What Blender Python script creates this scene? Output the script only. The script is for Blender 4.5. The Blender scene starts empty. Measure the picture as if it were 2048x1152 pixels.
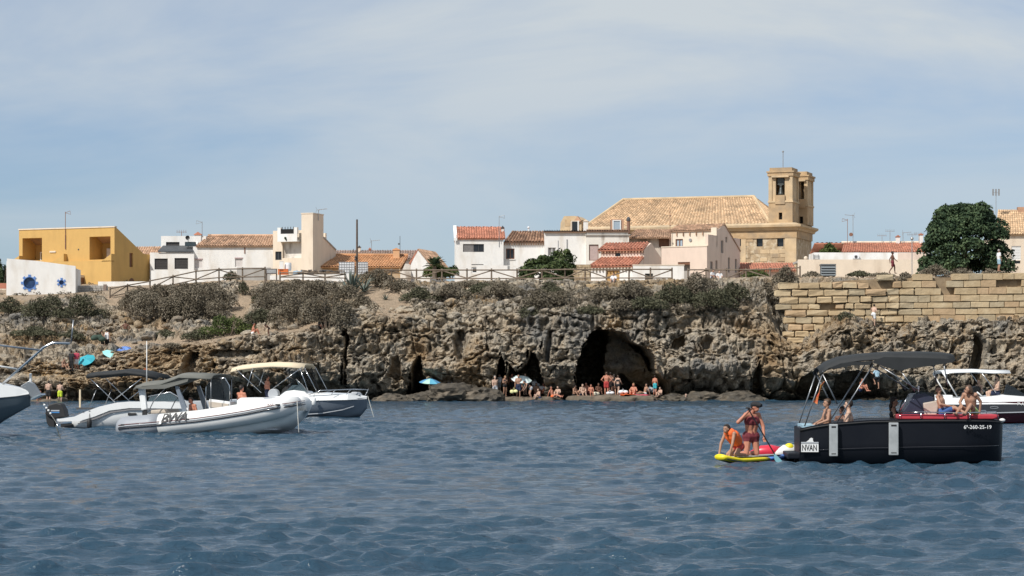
import bpy, bmesh, math, random
import numpy as np
from mathutils import Vector, Matrix
random.seed(7)
RNG = np.random.default_rng(11)
R = math.radians
scene = bpy.context.scene
COL = scene.collection

# ---------------------------------------------------------------- camera, sky, sun, exposure
F = 4619.0            # focal length in photograph pixels (2048 wide)
HORIZON = 740.0       # photograph row of the sea horizon
CAM_H = 2.33          # eye height above the water, metres
cam_d = bpy.data.cameras.new('camera')
cam = bpy.data.objects.new('camera', cam_d)
COL.objects.link(cam)
cam.location = (0, 0, CAM_H)
cam.rotation_euler = (R(90), 0, 0)
cam_d.sensor_fit = 'HORIZONTAL'
cam_d.sensor_width = 36.0
cam_d.lens = 36.0 * F / 2048.0
cam_d.shift_y = (HORIZON - 576.0) / 2048.0
cam_d.clip_start = 0.5
cam_d.clip_end = 20000
scene.camera = cam

SUN_EL, SUN_AZ = 46.0, 42.0      # azimuth: degrees to the left of straight behind the camera
sun_dir = Vector((-math.sin(R(SUN_AZ)) * math.cos(R(SUN_EL)), -math.cos(R(SUN_AZ)) * math.cos(R(SUN_EL)), math.sin(R(SUN_EL))))
world = bpy.data.worlds.new('World')
scene.world = world
world.use_nodes = True
wn, wl = world.node_tree.nodes, world.node_tree.links
wn.clear()
w_out = wn.new('ShaderNodeOutputWorld')
w_bg = wn.new('ShaderNodeBackground')
w_bg.inputs['Strength'].default_value = 0.106
sky = wn.new('ShaderNodeTexSky')
sky.sky_type = 'NISHITA'
sky.sun_disc = False
sky.sun_elevation = R(SUN_EL)
sky.sun_rotation = math.atan2(sun_dir.x, sun_dir.y)
sky.altitude = 0
sky.air_density = 1.0
sky.dust_density = 0.5
sky.ozone_density = 3.0
tc = wn.new('ShaderNodeTexCoord')
# thin high cloud streaks, laid out by direction of view
mp = wn.new('ShaderNodeMapping')
mp.inputs['Rotation'].default_value = (0, R(13), 0)
mp.inputs['Scale'].default_value = (1.5, 1.5, 5.0)
mp.inputs['Location'].default_value = (0.1, 0.0, 0.2)
cn = wn.new('ShaderNodeTexNoise')
cn.inputs['Scale'].default_value = 2.6
cn.inputs['Detail'].default_value = 6.0
cn.inputs['Roughness'].default_value = 0.55
cn.inputs['Distortion'].default_value = 0.5
cr = wn.new('ShaderNodeValToRGB')
cr.color_ramp.elements[0].position = 0.37
cr.color_ramp.elements[0].color = (0.42, 0.42, 0.42, 1)
cr.color_ramp.elements[1].position = 0.62
cr.color_ramp.elements[1].color = (0.97, 0.97, 0.97, 1)
mx = wn.new('ShaderNodeMixRGB')
mx.inputs[2].default_value = (5.7, 6.2, 6.55, 1)
# a slightly cooler horizon: clear sea air
tint = wn.new('ShaderNodeMixRGB')
tint.blend_type = 'MULTIPLY'
tint.inputs[0].default_value = 1.0
tint.inputs[2].default_value = (0.53, 0.695, 0.92, 1)
wl.new(tc.outputs['Generated'], mp.inputs['Vector'])
wl.new(mp.outputs['Vector'], cn.inputs['Vector'])
wl.new(cn.outputs['Fac'], cr.inputs['Fac'])
wl.new(sky.outputs['Color'], tint.inputs[1])
sep = wn.new('ShaderNodeSeparateXYZ'); wl.new(tc.outputs['Generated'], sep.inputs[0])
el = wn.new('ShaderNodeMapRange'); el.interpolation_type = 'SMOOTHSTEP'
el.inputs[1].default_value = 0.03; el.inputs[2].default_value = 0.15; el.inputs[3].default_value = 0.55; el.inputs[4].default_value = 1.0
wl.new(sep.outputs['Z'], el.inputs[0])          # the cloud veil thins towards the sea horizon
veil = wn.new('ShaderNodeMath'); veil.operation = 'MULTIPLY'
wl.new(cr.outputs['Color'], veil.inputs[0]); wl.new(el.outputs[0], veil.inputs[1])
wl.new(veil.outputs[0], mx.inputs[0])
wl.new(tint.outputs['Color'], mx.inputs[1])
wl.new(mx.outputs['Color'], w_bg.inputs['Color'])
wl.new(w_bg.outputs['Background'], w_out.inputs['Surface'])

sun_d = bpy.data.lights.new('sun', 'SUN')
sun_d.energy = 4.6
sun_d.angle = R(0.6)
sun_d.color = (1.0, 0.955, 0.89)
sun = bpy.data.objects.new('sun', sun_d)
COL.objects.link(sun)
sun.rotation_euler = sun_dir.to_track_quat('Z', 'Y').to_euler()
sun.location = (-60, -60, 80)

scene.view_settings.view_transform = 'Standard'
scene.view_settings.look = 'None'
scene.view_settings.exposure = 0.0
scene.view_settings.gamma = 1.0
scene.view_settings.use_curve_mapping = False
scene.cycles.use_denoising = True
scene.cycles.max_bounces = 6
scene.cycles.diffuse_bounces = 3
scene.cycles.glossy_bounces = 3
scene.cycles.transmission_bounces = 4
scene.cycles.transparent_max_bounces = 6

# ---------------------------------------------------------------- helpers
def P(x, y, D):
    """photograph pixel at distance D -> place in the world"""
    return Vector(((x - 1024.0) * D / F, D, CAM_H + (HORIZON - y) * D / F))

def Dwater(y, z=0.0):
    return F * (CAM_H - z) / (y - HORIZON)

def tag(o, label=None, cat=None, group=None, kind=None):
    if label: o['label'] = label
    if cat: o['category'] = cat
    if group: o['group'] = group
    if kind: o['kind'] = kind
    return o

def empty(name, loc=(0, 0, 0), rz=0.0, parent=None):
    o = bpy.data.objects.new(name, None)
    COL.objects.link(o)
    o.location = loc
    o.rotation_euler = (0, 0, rz)
    o.empty_display_size = 0.2
    if parent: o.parent = parent
    return o

def np_mesh(name, V, Fq, mat=None, parent=None, smooth=False, tint=None, loc=None):
    me = bpy.data.meshes.new(name)
    V = np.asarray(V, dtype=np.float32)
    Fq = np.asarray(Fq, dtype=np.int32)
    me.vertices.add(len(V)); me.vertices.foreach_set('co', V.ravel())
    k = Fq.shape[1]
    me.loops.add(Fq.size); me.loops.foreach_set('vertex_index', Fq.ravel())
    me.polygons.add(len(Fq))
    me.polygons.foreach_set('loop_start', np.arange(0, Fq.size, k, dtype=np.int32))
    me.polygons.foreach_set('use_smooth', np.full(len(Fq), smooth))
    if tint is not None:
        a = me.attributes.new('tint', 'FLOAT', 'FACE')
        a.data.foreach_set('value', np.asarray(tint, dtype=np.float32))
    me.update(calc_edges=True)
    if mat: me.materials.append(mat)
    o = bpy.data.objects.new(name, me)
    COL.objects.link(o)
    if parent: o.parent = parent
    if loc is not None: o.location = loc
    return o

class MB:
    """collects simple shapes, builds one mesh object"""
    def __init__(s):
        s.v = []; s.f = []; s.t = []
    def add(s, vs, fs, t=None):
        b = len(s.v)
        s.v += [tuple(v) for v in vs]
        for f in fs:
            s.f.append(tuple(b + i for i in f)); s.t.append(random.random() if t is None else t)
        return s
    def box(s, x0, x1, y0, y1, z0, z1, M=None):
        vs = [Vector(c) for c in ((x0,y0,z0),(x1,y0,z0),(x1,y1,z0),(x0,y1,z0),(x0,y0,z1),(x1,y0,z1),(x1,y1,z1),(x0,y1,z1))]
        if M is not None: vs = [M @ v for v in vs]
        return s.add(vs, [(3,2,1,0),(4,5,6,7),(0,1,5,4),(1,2,6,5),(2,3,7,6),(3,0,4,7)])
    def prism(s, poly, axis, a, b):
        """extrude a 2D polygon along axis 'x','y','z' between a and b"""
        n = len(poly)
        def pt(p, c):
            return {'x': (c, p[0], p[1]), 'y': (p[0], c, p[1]), 'z': (p[0], p[1], c)}[axis]
        vs = [pt(p, a) for p in poly] + [pt(p, b) for p in poly]
        fs = [tuple(range(n))[::-1], tuple(range(n, 2*n))]
        fs += [(i, (i+1) % n, n + (i+1) % n, n + i) for i in range(n)]
        return s.add(vs, fs)
    def tube(s, pts, rad, n=8, cap=True, t=None):
        pts = [Vector(p) for p in pts]
        if not hasattr(rad, '__len__'): rad = [rad] * len(pts)
        rings = []
        up = Vector((0, 0, 1))
        for i, p in enumerate(pts):
            d = (pts[min(i+1, len(pts)-1)] - pts[max(i-1, 0)]).normalized()
            u = up if abs(d.dot(up)) < 0.95 else Vector((1, 0, 0))
            a = d.cross(u).normalized(); b = a.cross(d).normalized()
            rings.append([p + (a * math.cos(2*math.pi*k/n) + b * math.sin(2*math.pi*k/n)) * rad[i] for k in range(n)])
        vs = [v for r in rings for v in r]
        fs = []
        for i in range(len(pts) - 1):
            for k in range(n):
                fs.append((i*n+k, i*n+(k+1) % n, (i+1)*n+(k+1) % n, (i+1)*n+k))
        if cap:
            fs.append(tuple(range(n))[::-1]); fs.append(tuple((len(pts)-1)*n + k for k in range(n)))
        return s.add(vs, fs, t)
    def loft(s, secs, close_u=False, cap=True):
        """sections: equal-length lists of points"""
        n = len(secs[0]); vs = [p for q in secs for p in q]; fs = []
        m = n if close_u else n - 1
        for i in range(len(secs) - 1):
            for k in range(m):
                fs.append((i*n+k, i*n+(k+1) % n, (i+1)*n+(k+1) % n, (i+1)*n+k))
        if cap:
            fs.append(tuple(range(n))[::-1]); fs.append(tuple((len(secs)-1)*n + k for k in range(n)))
        return s.add(vs, fs)
    def sphere(s, c, r, nu=10, nv=7, sc=(1, 1, 1)):
        c = Vector(c); vs = [c + Vector((0, 0, r*sc[2]))]
        for j in range(1, nv):
            th = math.pi * j / nv
            for i in range(nu):
                ph = 2*math.pi*i/nu
                vs.append(c + Vector((r*sc[0]*math.sin(th)*math.cos(ph), r*sc[1]*math.sin(th)*math.sin(ph), r*sc[2]*math.cos(th))))
        vs.append(c - Vector((0, 0, r*sc[2])))
        fs = [(0, 1+i, 1+(i+1) % nu) for i in range(nu)]
        for j in range(nv - 2):
            for i in range(nu):
                a = 1 + j*nu
                fs.append((a+i, a+nu+i, a+nu+(i+1) % nu, a+(i+1) % nu))
        last = len(vs) - 1; a = 1 + (nv-2)*nu
        fs += [(a+i, last, a+(i+1) % nu) for i in range(nu)]
        return s.add(vs, fs)
    def quad(s, a, b, c, d, t=None):
        return s.add([a, b, c, d], [(0, 1, 2, 3)], t)
    def build(s, name, mat, parent=None, smooth=False, loc=None, bevel=0.0, fix=True, solid=0.0):
        me = bpy.data.meshes.new(name)
        me.from_pydata(s.v, [], s.f)
        if fix and len(s.f) < 60000:
            bm = bmesh.new(); bm.from_mesh(me)
            bmesh.ops.recalc_face_normals(bm, faces=bm.faces[:])
            if bevel > 0:
                bmesh.ops.bevel(bm, geom=bm.edges[:], offset=bevel, segments=2, affect='EDGES', profile=0.6)
            bm.to_mesh(me); bm.free()
        if len(me.polygons) == len(s.t):
            a = me.attributes.new('tint', 'FLOAT', 'FACE')
            a.data.foreach_set('value', s.t)
        if smooth:
            me.polygons.foreach_set('use_smooth', [True] * len(me.polygons))
        me.update()
        me.materials.append(mat)
        o = bpy.data.objects.new(name, me)
        COL.objects.link(o)
        if solid:
            m = o.modifiers.new('thickness', 'SOLIDIFY'); m.thickness = solid; m.offset = 0
        if parent: o.parent = parent
        if loc is not None: o.location = loc
        return o

def text_mesh(name, txt, size, mat, parent, M, extrude=0.004, shear=0.0, spacing=1.0):
    cu = bpy.data.curves.new(name, 'FONT')
    cu.body = txt; cu.size = size; cu.extrude = extrude; cu.shear = shear; cu.space_character = spacing
    cu.align_x = 'CENTER'; cu.align_y = 'CENTER'; cu.offset = size * 0.012
    tmp = bpy.data.objects.new(name, cu); COL.objects.link(tmp)
    bpy.context.view_layer.update()
    me = bpy.data.meshes.new_from_object(tmp.evaluated_get(bpy.context.evaluated_depsgraph_get()))
    bpy.data.objects.remove(tmp); bpy.data.curves.remove(cu)
    me.transform(M)
    me.materials.clear(); me.materials.append(mat)
    me.name = name
    o = bpy.data.objects.new(name, me); COL.objects.link(o); o.parent = parent
    return o

# ---------------------------------------------------------------- numpy noise
def _hash(ix, iy, iz, seed):
    h = (ix.astype(np.int64) * 374761393 + iy.astype(np.int64) * 668265263 + iz.astype(np.int64) * 2147483647 + seed * 1274126177) & 0xffffffff
    h = ((h ^ (h >> 13)) * 1274126177) & 0xffffffff
    h = ((h ^ (h >> 16)) * 2246822519) & 0xffffffff
    return ((h ^ (h >> 15)) & 0xffffff) / float(0xffffff)
def vnoise(p, seed=0):
    f = np.floor(p); i = f.astype(np.int64); u = p - f; u = u*u*(3-2*u)
    r = 0.0
    for dx in (0, 1):
        wx = u[:, 0] if dx else 1-u[:, 0]
        for dy in (0, 1):
            wy = u[:, 1] if dy else 1-u[:, 1]
            for dz in (0, 1):
                wz = u[:, 2] if dz else 1-u[:, 2]
                r = r + wx*wy*wz*_hash(i[:, 0]+dx, i[:, 1]+dy, i[:, 2]+dz, seed)
    return r*2-1
def fbm(p, oct=4, seed=0, gain=0.5):
    a, s, r = 1.0, 0.0, 0.0
    for k in range(oct):
        r = r + a*vnoise(p*(2.03**k) + 17.3*k, seed+k); s += a; a *= gain
    return r/s
def ridged(p, oct=4, seed=0):
    a, s, r = 1.0, 0.0, 0.0
    for k in range(oct):
        r = r + a*(1-2*np.abs(vnoise(p*(2.07**k) + 9.1*k, seed+k))); s += a; a *= 0.55
    return r/s
def worley(p, seed=0):
    i = np.floor(p).astype(np.int64)
    d1 = np.full(len(p), 9.0); d2 = np.full(len(p), 9.0); idv = np.zeros(len(p))
    for dx in (-1, 0, 1):
        for dy in (-1, 0, 1):
            for dz in (-1, 0, 1):
                c = i + np.array([dx, dy, dz])
                q = np.stack([c[:, k] + _hash(c[:, 0], c[:, 1], c[:, 2], seed+k) for k in range(3)], 1)
                d = np.sqrt(((p-q)**2).sum(1))
                n = d < d1
                d2 = np.where(n, d1, np.minimum(d2, d)); idv = np.where(n, _hash(c[:, 0], c[:, 1], c[:, 2], seed+7), idv); d1 = np.where(n, d, d1)
    return d1, d2, idv
def sstep(a, b, x):
    t = np.clip((x-a)/(b-a), 0, 1); return t*t*(3-2*t)

# ---------------------------------------------------------------- materials
MATS = {}
def pmat(name, c1, c2=None, scale=2.0, rough=0.8, bump=0.0, bscale=None, metal=0.0, detail=5.0, stretch=(1, 1, 1), coords='Object',
         tint=None, c3=None, scale3=0.5, lo=0.38, hi=0.62, lo3=0.5, hi3=0.7, alpha=1.0, coat=0.0, spec=None, trans=0.0, bdist=0.02, sub=0.0):
    if name in MATS: return MATS[name]
    m = bpy.data.materials.new(name); m.use_nodes = True
    n, l = m.node_tree.nodes, m.node_tree.links
    b = n['Principled BSDF']
    b.inputs['Roughness'].default_value = rough
    b.inputs['Metallic'].default_value = metal
    if coat: b.inputs['Coat Weight'].default_value = coat; b.inputs['Coat Roughness'].default_value = 0.08
    if spec is not None: b.inputs['Specular IOR Level'].default_value = spec
    if alpha < 1: b.inputs['Alpha'].default_value = alpha
    if trans: b.inputs['Transmission Weight'].default_value = trans
    c1 = (*c1, 1)
    b.inputs['Base Color'].default_value = c1
    t = n.new('ShaderNodeTexCoord')
    mpn = n.new('ShaderNodeMapping'); mpn.inputs['Scale'].default_value = stretch
    if coords == 'World':
        g = n.new('ShaderNodeNewGeometry'); l.new(g.outputs['Position'], mpn.inputs['Vector'])
    else:
        l.new(t.outputs[coords], mpn.inputs['Vector'])
    out = None
    if c2 is not None:
        ns = n.new('ShaderNodeTexNoise'); ns.inputs['Scale'].default_value = scale; ns.inputs['Detail'].default_value = detail; ns.inputs['Roughness'].default_value = 0.6
        l.new(mpn.outputs['Vector'], ns.inputs['Vector'])
        r = n.new('ShaderNodeMapRange'); r.inputs[1].default_value = lo; r.inputs[2].default_value = hi
        l.new(ns.outputs['Fac'], r.inputs[0])
        mi = n.new('ShaderNodeMixRGB'); mi.inputs[1].default_value = c1; mi.inputs[2].default_value = (*c2, 1)
        l.new(r.outputs[0], mi.inputs[0]); out = mi.outputs[0]
    if c3 is not None:
        ns = n.new('ShaderNodeTexNoise'); ns.inputs['Scale'].default_value = scale3; ns.inputs['Detail'].default_value = 6
        mp3 = n.new('ShaderNodeMapping'); mp3.inputs['Location'].default_value = (13.1, 5.7, 3.3); l.new(mpn.outputs['Vector'], mp3.inputs['Vector'])
        l.new(mp3.outputs['Vector'], ns.inputs['Vector'])
        r = n.new('ShaderNodeMapRange'); r.inputs[1].default_value = lo3; r.inputs[2].default_value = hi3
        l.new(ns.outputs['Fac'], r.inputs[0])
        mi = n.new('ShaderNodeMixRGB'); mi.inputs[2].default_value = (*c3, 1)
        if out: l.new(out, mi.inputs[1])
        else: mi.inputs[1].default_value = c1
        l.new(r.outputs[0], mi.inputs[0]); out = mi.outputs[0]
    if tint is not None:
        at = n.new('ShaderNodeAttribute'); at.attribute_name = 'tint'
        mi = n.new('ShaderNodeMixRGB'); mi.blend_type = 'MULTIPLY'; mi.inputs[0].default_value = 1.0
        rr = n.new('ShaderNodeValToRGB')
        e = rr.color_ramp.elements
        e[0].color = (*tint[0], 1); e[1].color = (*tint[-1], 1)
        for k in range(1, len(tint)-1):
            q = e.new(k/(len(tint)-1)); q.color = (*tint[k], 1)
        l.new(at.outputs['Fac'], rr.inputs['Fac'])
        l.new(rr.outputs[0], mi.inputs[2])
        if out: l.new(out, mi.inputs[1])
        else: mi.inputs[1].default_value = c1
        out = mi.outputs[0]
    if out: l.new(out, b.inputs['Base Color'])
    if bump:
        ns = n.new('ShaderNodeTexNoise'); ns.inputs['Scale'].default_value = bscale or scale*4; ns.inputs['Detail'].default_value = 6
        l.new(mpn.outputs['Vector'], ns.inputs['Vector'])
        bp = n.new('ShaderNodeBump'); bp.inputs['Strength'].default_value = bump; bp.inputs['Distance'].default_value = bdist
        l.new(ns.outputs['Fac'], bp.inputs['Height']); l.new(bp.outputs[0], b.inputs['Normal'])
    MATS[name] = m
    return m

# ================================================================ THE SEA
def water_material():
    m = bpy.data.materials.new('sea_water'); m.use_nodes = True
    n, l = m.node_tree.nodes, m.node_tree.links
    b = n['Principled BSDF']
    b.inputs['Base Color'].default_value = (0.013, 0.036, 0.068, 1)
    b.inputs['Roughness'].default_value = 0.10
    b.inputs['IOR'].default_value = 1.33
    g = n.new('ShaderNodeNewGeometry')
    mpn = n.new('ShaderNodeMapping'); mpn.inputs['Scale'].default_value = (0.8, 1.5, 1.0)
    l.new(g.outputs['Position'], mpn.inputs['Vector'])
    n1 = n.new('ShaderNodeTexNoise'); n1.inputs['Scale'].default_value = 4.5; n1.inputs['Detail'].default_value = 5; n1.inputs['Roughness'].default_value = 0.6; n1.inputs['Distortion'].default_value = 0.4
    l.new(mpn.outputs[0], n1.inputs['Vector'])
    bp = n.new('ShaderNodeBump'); bp.inputs['Strength'].default_value = 0.9; bp.inputs['Distance'].default_value = 0.075
    pw = n.new('ShaderNodeMath'); pw.operation = 'POWER'; pw.inputs[1].default_value = 2.2; l.new(n1.outputs['Fac'], pw.inputs[0])
    l.new(pw.outputs[0], bp.inputs['Height'])
    n3 = n.new('ShaderNodeTexNoise'); n3.inputs['Scale'].default_value = 1.5; n3.inputs['Detail'].default_value = 3; n3.inputs['Distortion'].default_value = 0.6
    l.new(mpn.outputs[0], n3.inputs['Vector']); b3 = n.new('ShaderNodeBump'); b3.inputs['Strength'].default_value = 0.8; b3.inputs['Distance'].default_value = 0.12
    l.new(n3.outputs['Fac'], b3.inputs['Height']); l.new(b3.outputs[0], bp.inputs['Normal'])
    l.new(bp.outputs[0], b.inputs['Normal'])
    # broad patches of slightly greener and bluer water
    n2 = n.new('ShaderNodeTexNoise'); n2.inputs['Scale'].default_value = 0.05; n2.inputs['Detail'].default_value = 3
    l.new(g.outputs['Position'], n2.inputs['Vector'])
    mi = n.new('ShaderNodeMixRGB'); mi.inputs[1].default_value = (0.023, 0.053, 0.090, 1); mi.inputs[2].default_value = (0.026, 0.063, 0.093, 1)
    l.new(n2.outputs['Fac'], mi.inputs[0]); l.new(mi.outputs[0], b.inputs['Base Color'])
    return m

WAVES = []
_wr = random.Random(5)
for k in range(84):
    lam = 0.22 * (5.0/0.22) ** (k/83.0)
    th = _wr.gauss(R(-82), 0.42)                      # crests roughly across the view, running towards the shore side
    steep = 0.041 * (1.0 if lam < 0.6 else (0.6/lam)**1.08)
    WAVES.append((2*math.pi/lam*math.cos(th), 2*math.pi/lam*math.sin(th), steep*lam/(2*math.pi)*1.15, _wr.random()*6.283, lam))

def wave_z(X, Y, dy=None):
    Z = np.zeros_like(X); X0, Y0 = X.copy(), Y.copy()
    for kx, ky, a, ph, lam in WAVES:
        a_ = kx*X0 + ky*Y0 + ph; s = np.sin(a_)
        amp = a if dy is None else a*sstep(1.8, 3.0, lam/dy)
        Z += amp*s; kk = math.hypot(kx, ky); cc = 0.85*amp*np.cos(a_); X += cc*kx/kk; Y += cc*ky/kk
    # gusts: patches of livelier and calmer chop
    sg = 0.018; return 0.85*(Z + 0.45*np.clip(Z, -0.025, 0.055)**2/sg)

def build_sea():
    Ds = [15.0]
    while Ds[-1] < 184:
        d = Ds[-1]; Ds.append(d + min(0.15 if d < 100 else 0.27, max(0.055, d*d/15000.0)))
    Ds = np.array(Ds); nc = 430
    u = np.linspace(-1, 1, nc)
    half = Ds*0.2217*1.25 + 5.0
    X = u[None, :]*half[:, None]; Y = np.repeat(Ds[:, None], nc, 1)
    dy = np.gradient(Ds)[:, None]
    dmax = np.maximum(dy, (half[:, None]*2/nc))
    gust = 0.92 + 0.55*(vnoise(np.stack([X.ravel()*0.09, Y.ravel()*0.045, np.zeros(X.size)], 1), 3)).reshape(X.shape)
    Z = wave_z(X, Y, dmax)*gust
    V = np.stack([X.ravel(), Y.ravel(), Z.ravel()], 1)
    nr = len(Ds)
    idx = np.arange(nr*nc).reshape(nr, nc)
    Q = np.stack([idx[:-1, :-1].ravel(), idx[:-1, 1:].ravel(), idx[1:, 1:].ravel(), idx[1:, :-1].ravel()], 1)
    b = len(V); S = 9000.0
    V = np.vstack([V, [[-S, -2000, -0.45], [S, -2000, -0.45], [S, S, -0.45], [-S, S, -0.45]]])
    Q = np.vstack([Q, [[b, b+1, b+2, b+3]]])
    o = np_mesh('sea', V, Q, water_material(), smooth=True)
    tag(o, 'choppy dark blue sea water in front of the cliffs', 'sea', kind='structure')
build_sea()

# ================================================================ THE HEADLAND
COLS = [  # photograph column: rows and distances of waterline, undercut, cliff top, slope, lip of the plateau
 (-500, (799,172.0),(768,171.8),(735,175.0),(665,184),(604,199)),
 (0,    (799,172.0),(770,171.5),(738,174.0),(662,184),(604,198)),
 (100,  (799,172.0),(765,171.8),(728,175.0),(663,184),(600,198)),
 (200,  (799,172.5),(765,172.0),(714,176.5),(658,187),(590,201)),
 (300,  (799,173.0),(760,172.5),(702,177.0),(655,187),(577,202)),
 (380,  (799,174.5),(745,174.0),(690,177.0),(652,188),(567,204)),
 (450,  (799,174.5),(745,173.5),(684,176.5),(655,187),(562,205)),
 (600,  (799,175.0),(745,174.0),(669,176.5),(645,185),(562,205)),
 (680,  (799,175.2),(745,174.4),(652,177.0),(625,183),(566,203)),
 (760,  (799,175.5),(740,174.3),(634,177.0),(612,184),(569,200)),
 (900,  (799,175.5),(740,174.0),(640,177.0),(606,184),(566,196)),
 (1000, (799,175.5),(735,173.5),(632,177.0),(600,184),(566,194)),
 (1150, (799,175.5),(735,173.3),(625,177.0),(595,182),(563,192)),
 (1300, (799,175.5),(735,173.5),(622,177.0),(592,181),(561,191)),
 (1450, (799,175.5),(740,173.8),(622,176.5),(590,181),(557,190)),
 (1530, (799,175.0),(740,173.8),(645,176.5),(582,180),(554,186)),
 (1562, (799,175.0),(740,173.8),(690,176.0),(676,179.4),(556,183.5)),
 (1600, (799,174.5),(745,173.5),(700,175.6),(690,179.4),(556,182.5)),
 (1640, (799,174.2),(745,173.4),(676,175.6),(664,179.2),(556,180.6)),
 (1690, (799,174.0),(745,173.2),(642,175.6),(636,178.9),(556,180.4)),
 (1740, (799,173.8),(745,173.2),(656,175.8),(644,178.9),(556,180.4)),
 (1800, (799,173.5),(745,173.0),(656,175.8),(640,178.9),(553,180.4)),
 (1950, (799,173.5),(742,173.0),(650,175.8),(640,178.9),(551,180.4)),
 (2048, (799,173.5),(740,173.0),(645,175.5),(636,178.9),(550,180.4)),
 (2600, (799,173.5),(740,173.0),(640,175.5),(632,178.9),(548,180.4)),
]
CAVES = [  # outline in photograph pixels on the cliff face, depth into the rock, softness of the rim
 ([(1150,800),(1152,745),(1163,702),(1178,668),(1198,652),(1216,655),(1228,672),(1224,700),(1216,722),(1214,800)], 15.0, 5),
 ([(1175,800),(1180,720),(1200,664),(1226,660),(1258,668),(1288,690),(1308,718),(1318,742),(1345,762),(1348,800)], 6.2, 9),
 ([(1256,674),(1290,688),(1311,716),(1320,748),(1304,744),(1290,712),(1268,696)], 9.0, 5),
 ([(1218,800),(1224,752),(1250,742),(1276,762),(1300,780),(1304,800)], 9.0, 6),
 ([(1316,800),(1318,764),(1342,764),(1346,800)], 7.0, 5),
 ([(986,800),(990,735),(1003,704),(1012,722),(1018,800)], 8.0, 5),
 ([(1014,800),(1016,722),(1034,742),(1050,728),(1062,700),(1074,712),(1088,760),(1092,800)], 6.0, 6),
 ([(818,800),(822,735),(836,712),(846,728),(858,770),(862,800)], 6.0, 6),
 ([(684,770),(686,700),(690,655),(699,655),(697,720),(696,775)], 3.0, 3),
 ([(352,775),(362,720),(376,700),(398,696),(394,730),(390,780)], 3.4, 6),
 ([(404,716),(420,694),(470,690),(520,700),(515,712),(450,720)], 1.8, 7),
 ([(1944,752),(1948,700),(1945,668),(1962,672),(1978,695),(1976,745),(1968,790),(1952,790)], 4.0, 6),
 ([(1655,800),(1662,752),(1700,735),(1740,740),(1770,765),(1782,800)], 3.6, 8),
 ([(1500,790),(1506,752),(1520,720),(1530,740),(1526,790)], 2.2, 6),
 ([(1340,700),(1352,672),(1374,668),(1378,690),(1362,708)], 2.0, 7),
 ([(1395,690),(1410,672),(1432,676),(1430,700),(1408,706)], 1.2, 8),
 ([(0,752),(10,738),(130,742),(136,752),(60,756)], 1.2, 5),
 ([(900,715),(910,660),(926,650),(936,690),(930,730)], 1.4, 7),
 ([(770,760),(780,720),(800,705),(806,740),(800,770)], 1.6, 8),
 ([(1085,720),(1092,660),(1106,650),(1112,690),(1100,730)], 1.1, 9),
 ([(1590,795),(1600,755),(1625,735),(1640,760),(1640,795)], 1.8, 8),
 ([(560,800),(575,765),(640,752),(700,770),(720,800)], 1.5, 12),
]
SAND = [([(508,556),(500,580),(490,600),(478,622),(470,645)], 17), ([(735,578),(760,595),(790,610),(800,620)], 26), ([(225,592),(245,600),(262,606)], 22),
        ([(180,690),(260,690),(340,682),(420,682),(560,664),(640,658)], 7), ([(250,660),(300,650),(360,668)], 6), ([(700,625),(790,628)], 6)]

def seg_dist(px, py, poly, closed=False):
    n = len(poly); d = np.full(px.shape, 1e9)
    for i in range(n if closed else n-1):
        (x0, y0), (x1, y1) = poly[i], poly[(i+1) % n]
        ex, ey = x1-x0, y1-y0
        t = np.clip(((px-x0)*ex + (py-y0)*ey)/(ex*ex+ey*ey+1e-9), 0, 1)
        d = np.minimum(d, np.hypot(px-x0-t*ex, py-y0-t*ey))
    return d
def inside(px, py, poly):
    r = np.zeros(px.shape, bool); n = len(poly)
    for i in range(n):
        (x0, y0), (x1, y1) = poly[i], poly[(i+1) % n]
        c = ((y0 > py) != (y1 > py)) & (px < (x1-x0)*(py-y0)/((y1-y0)+1e-9)+x0)
        r ^= c
    return r

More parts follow.
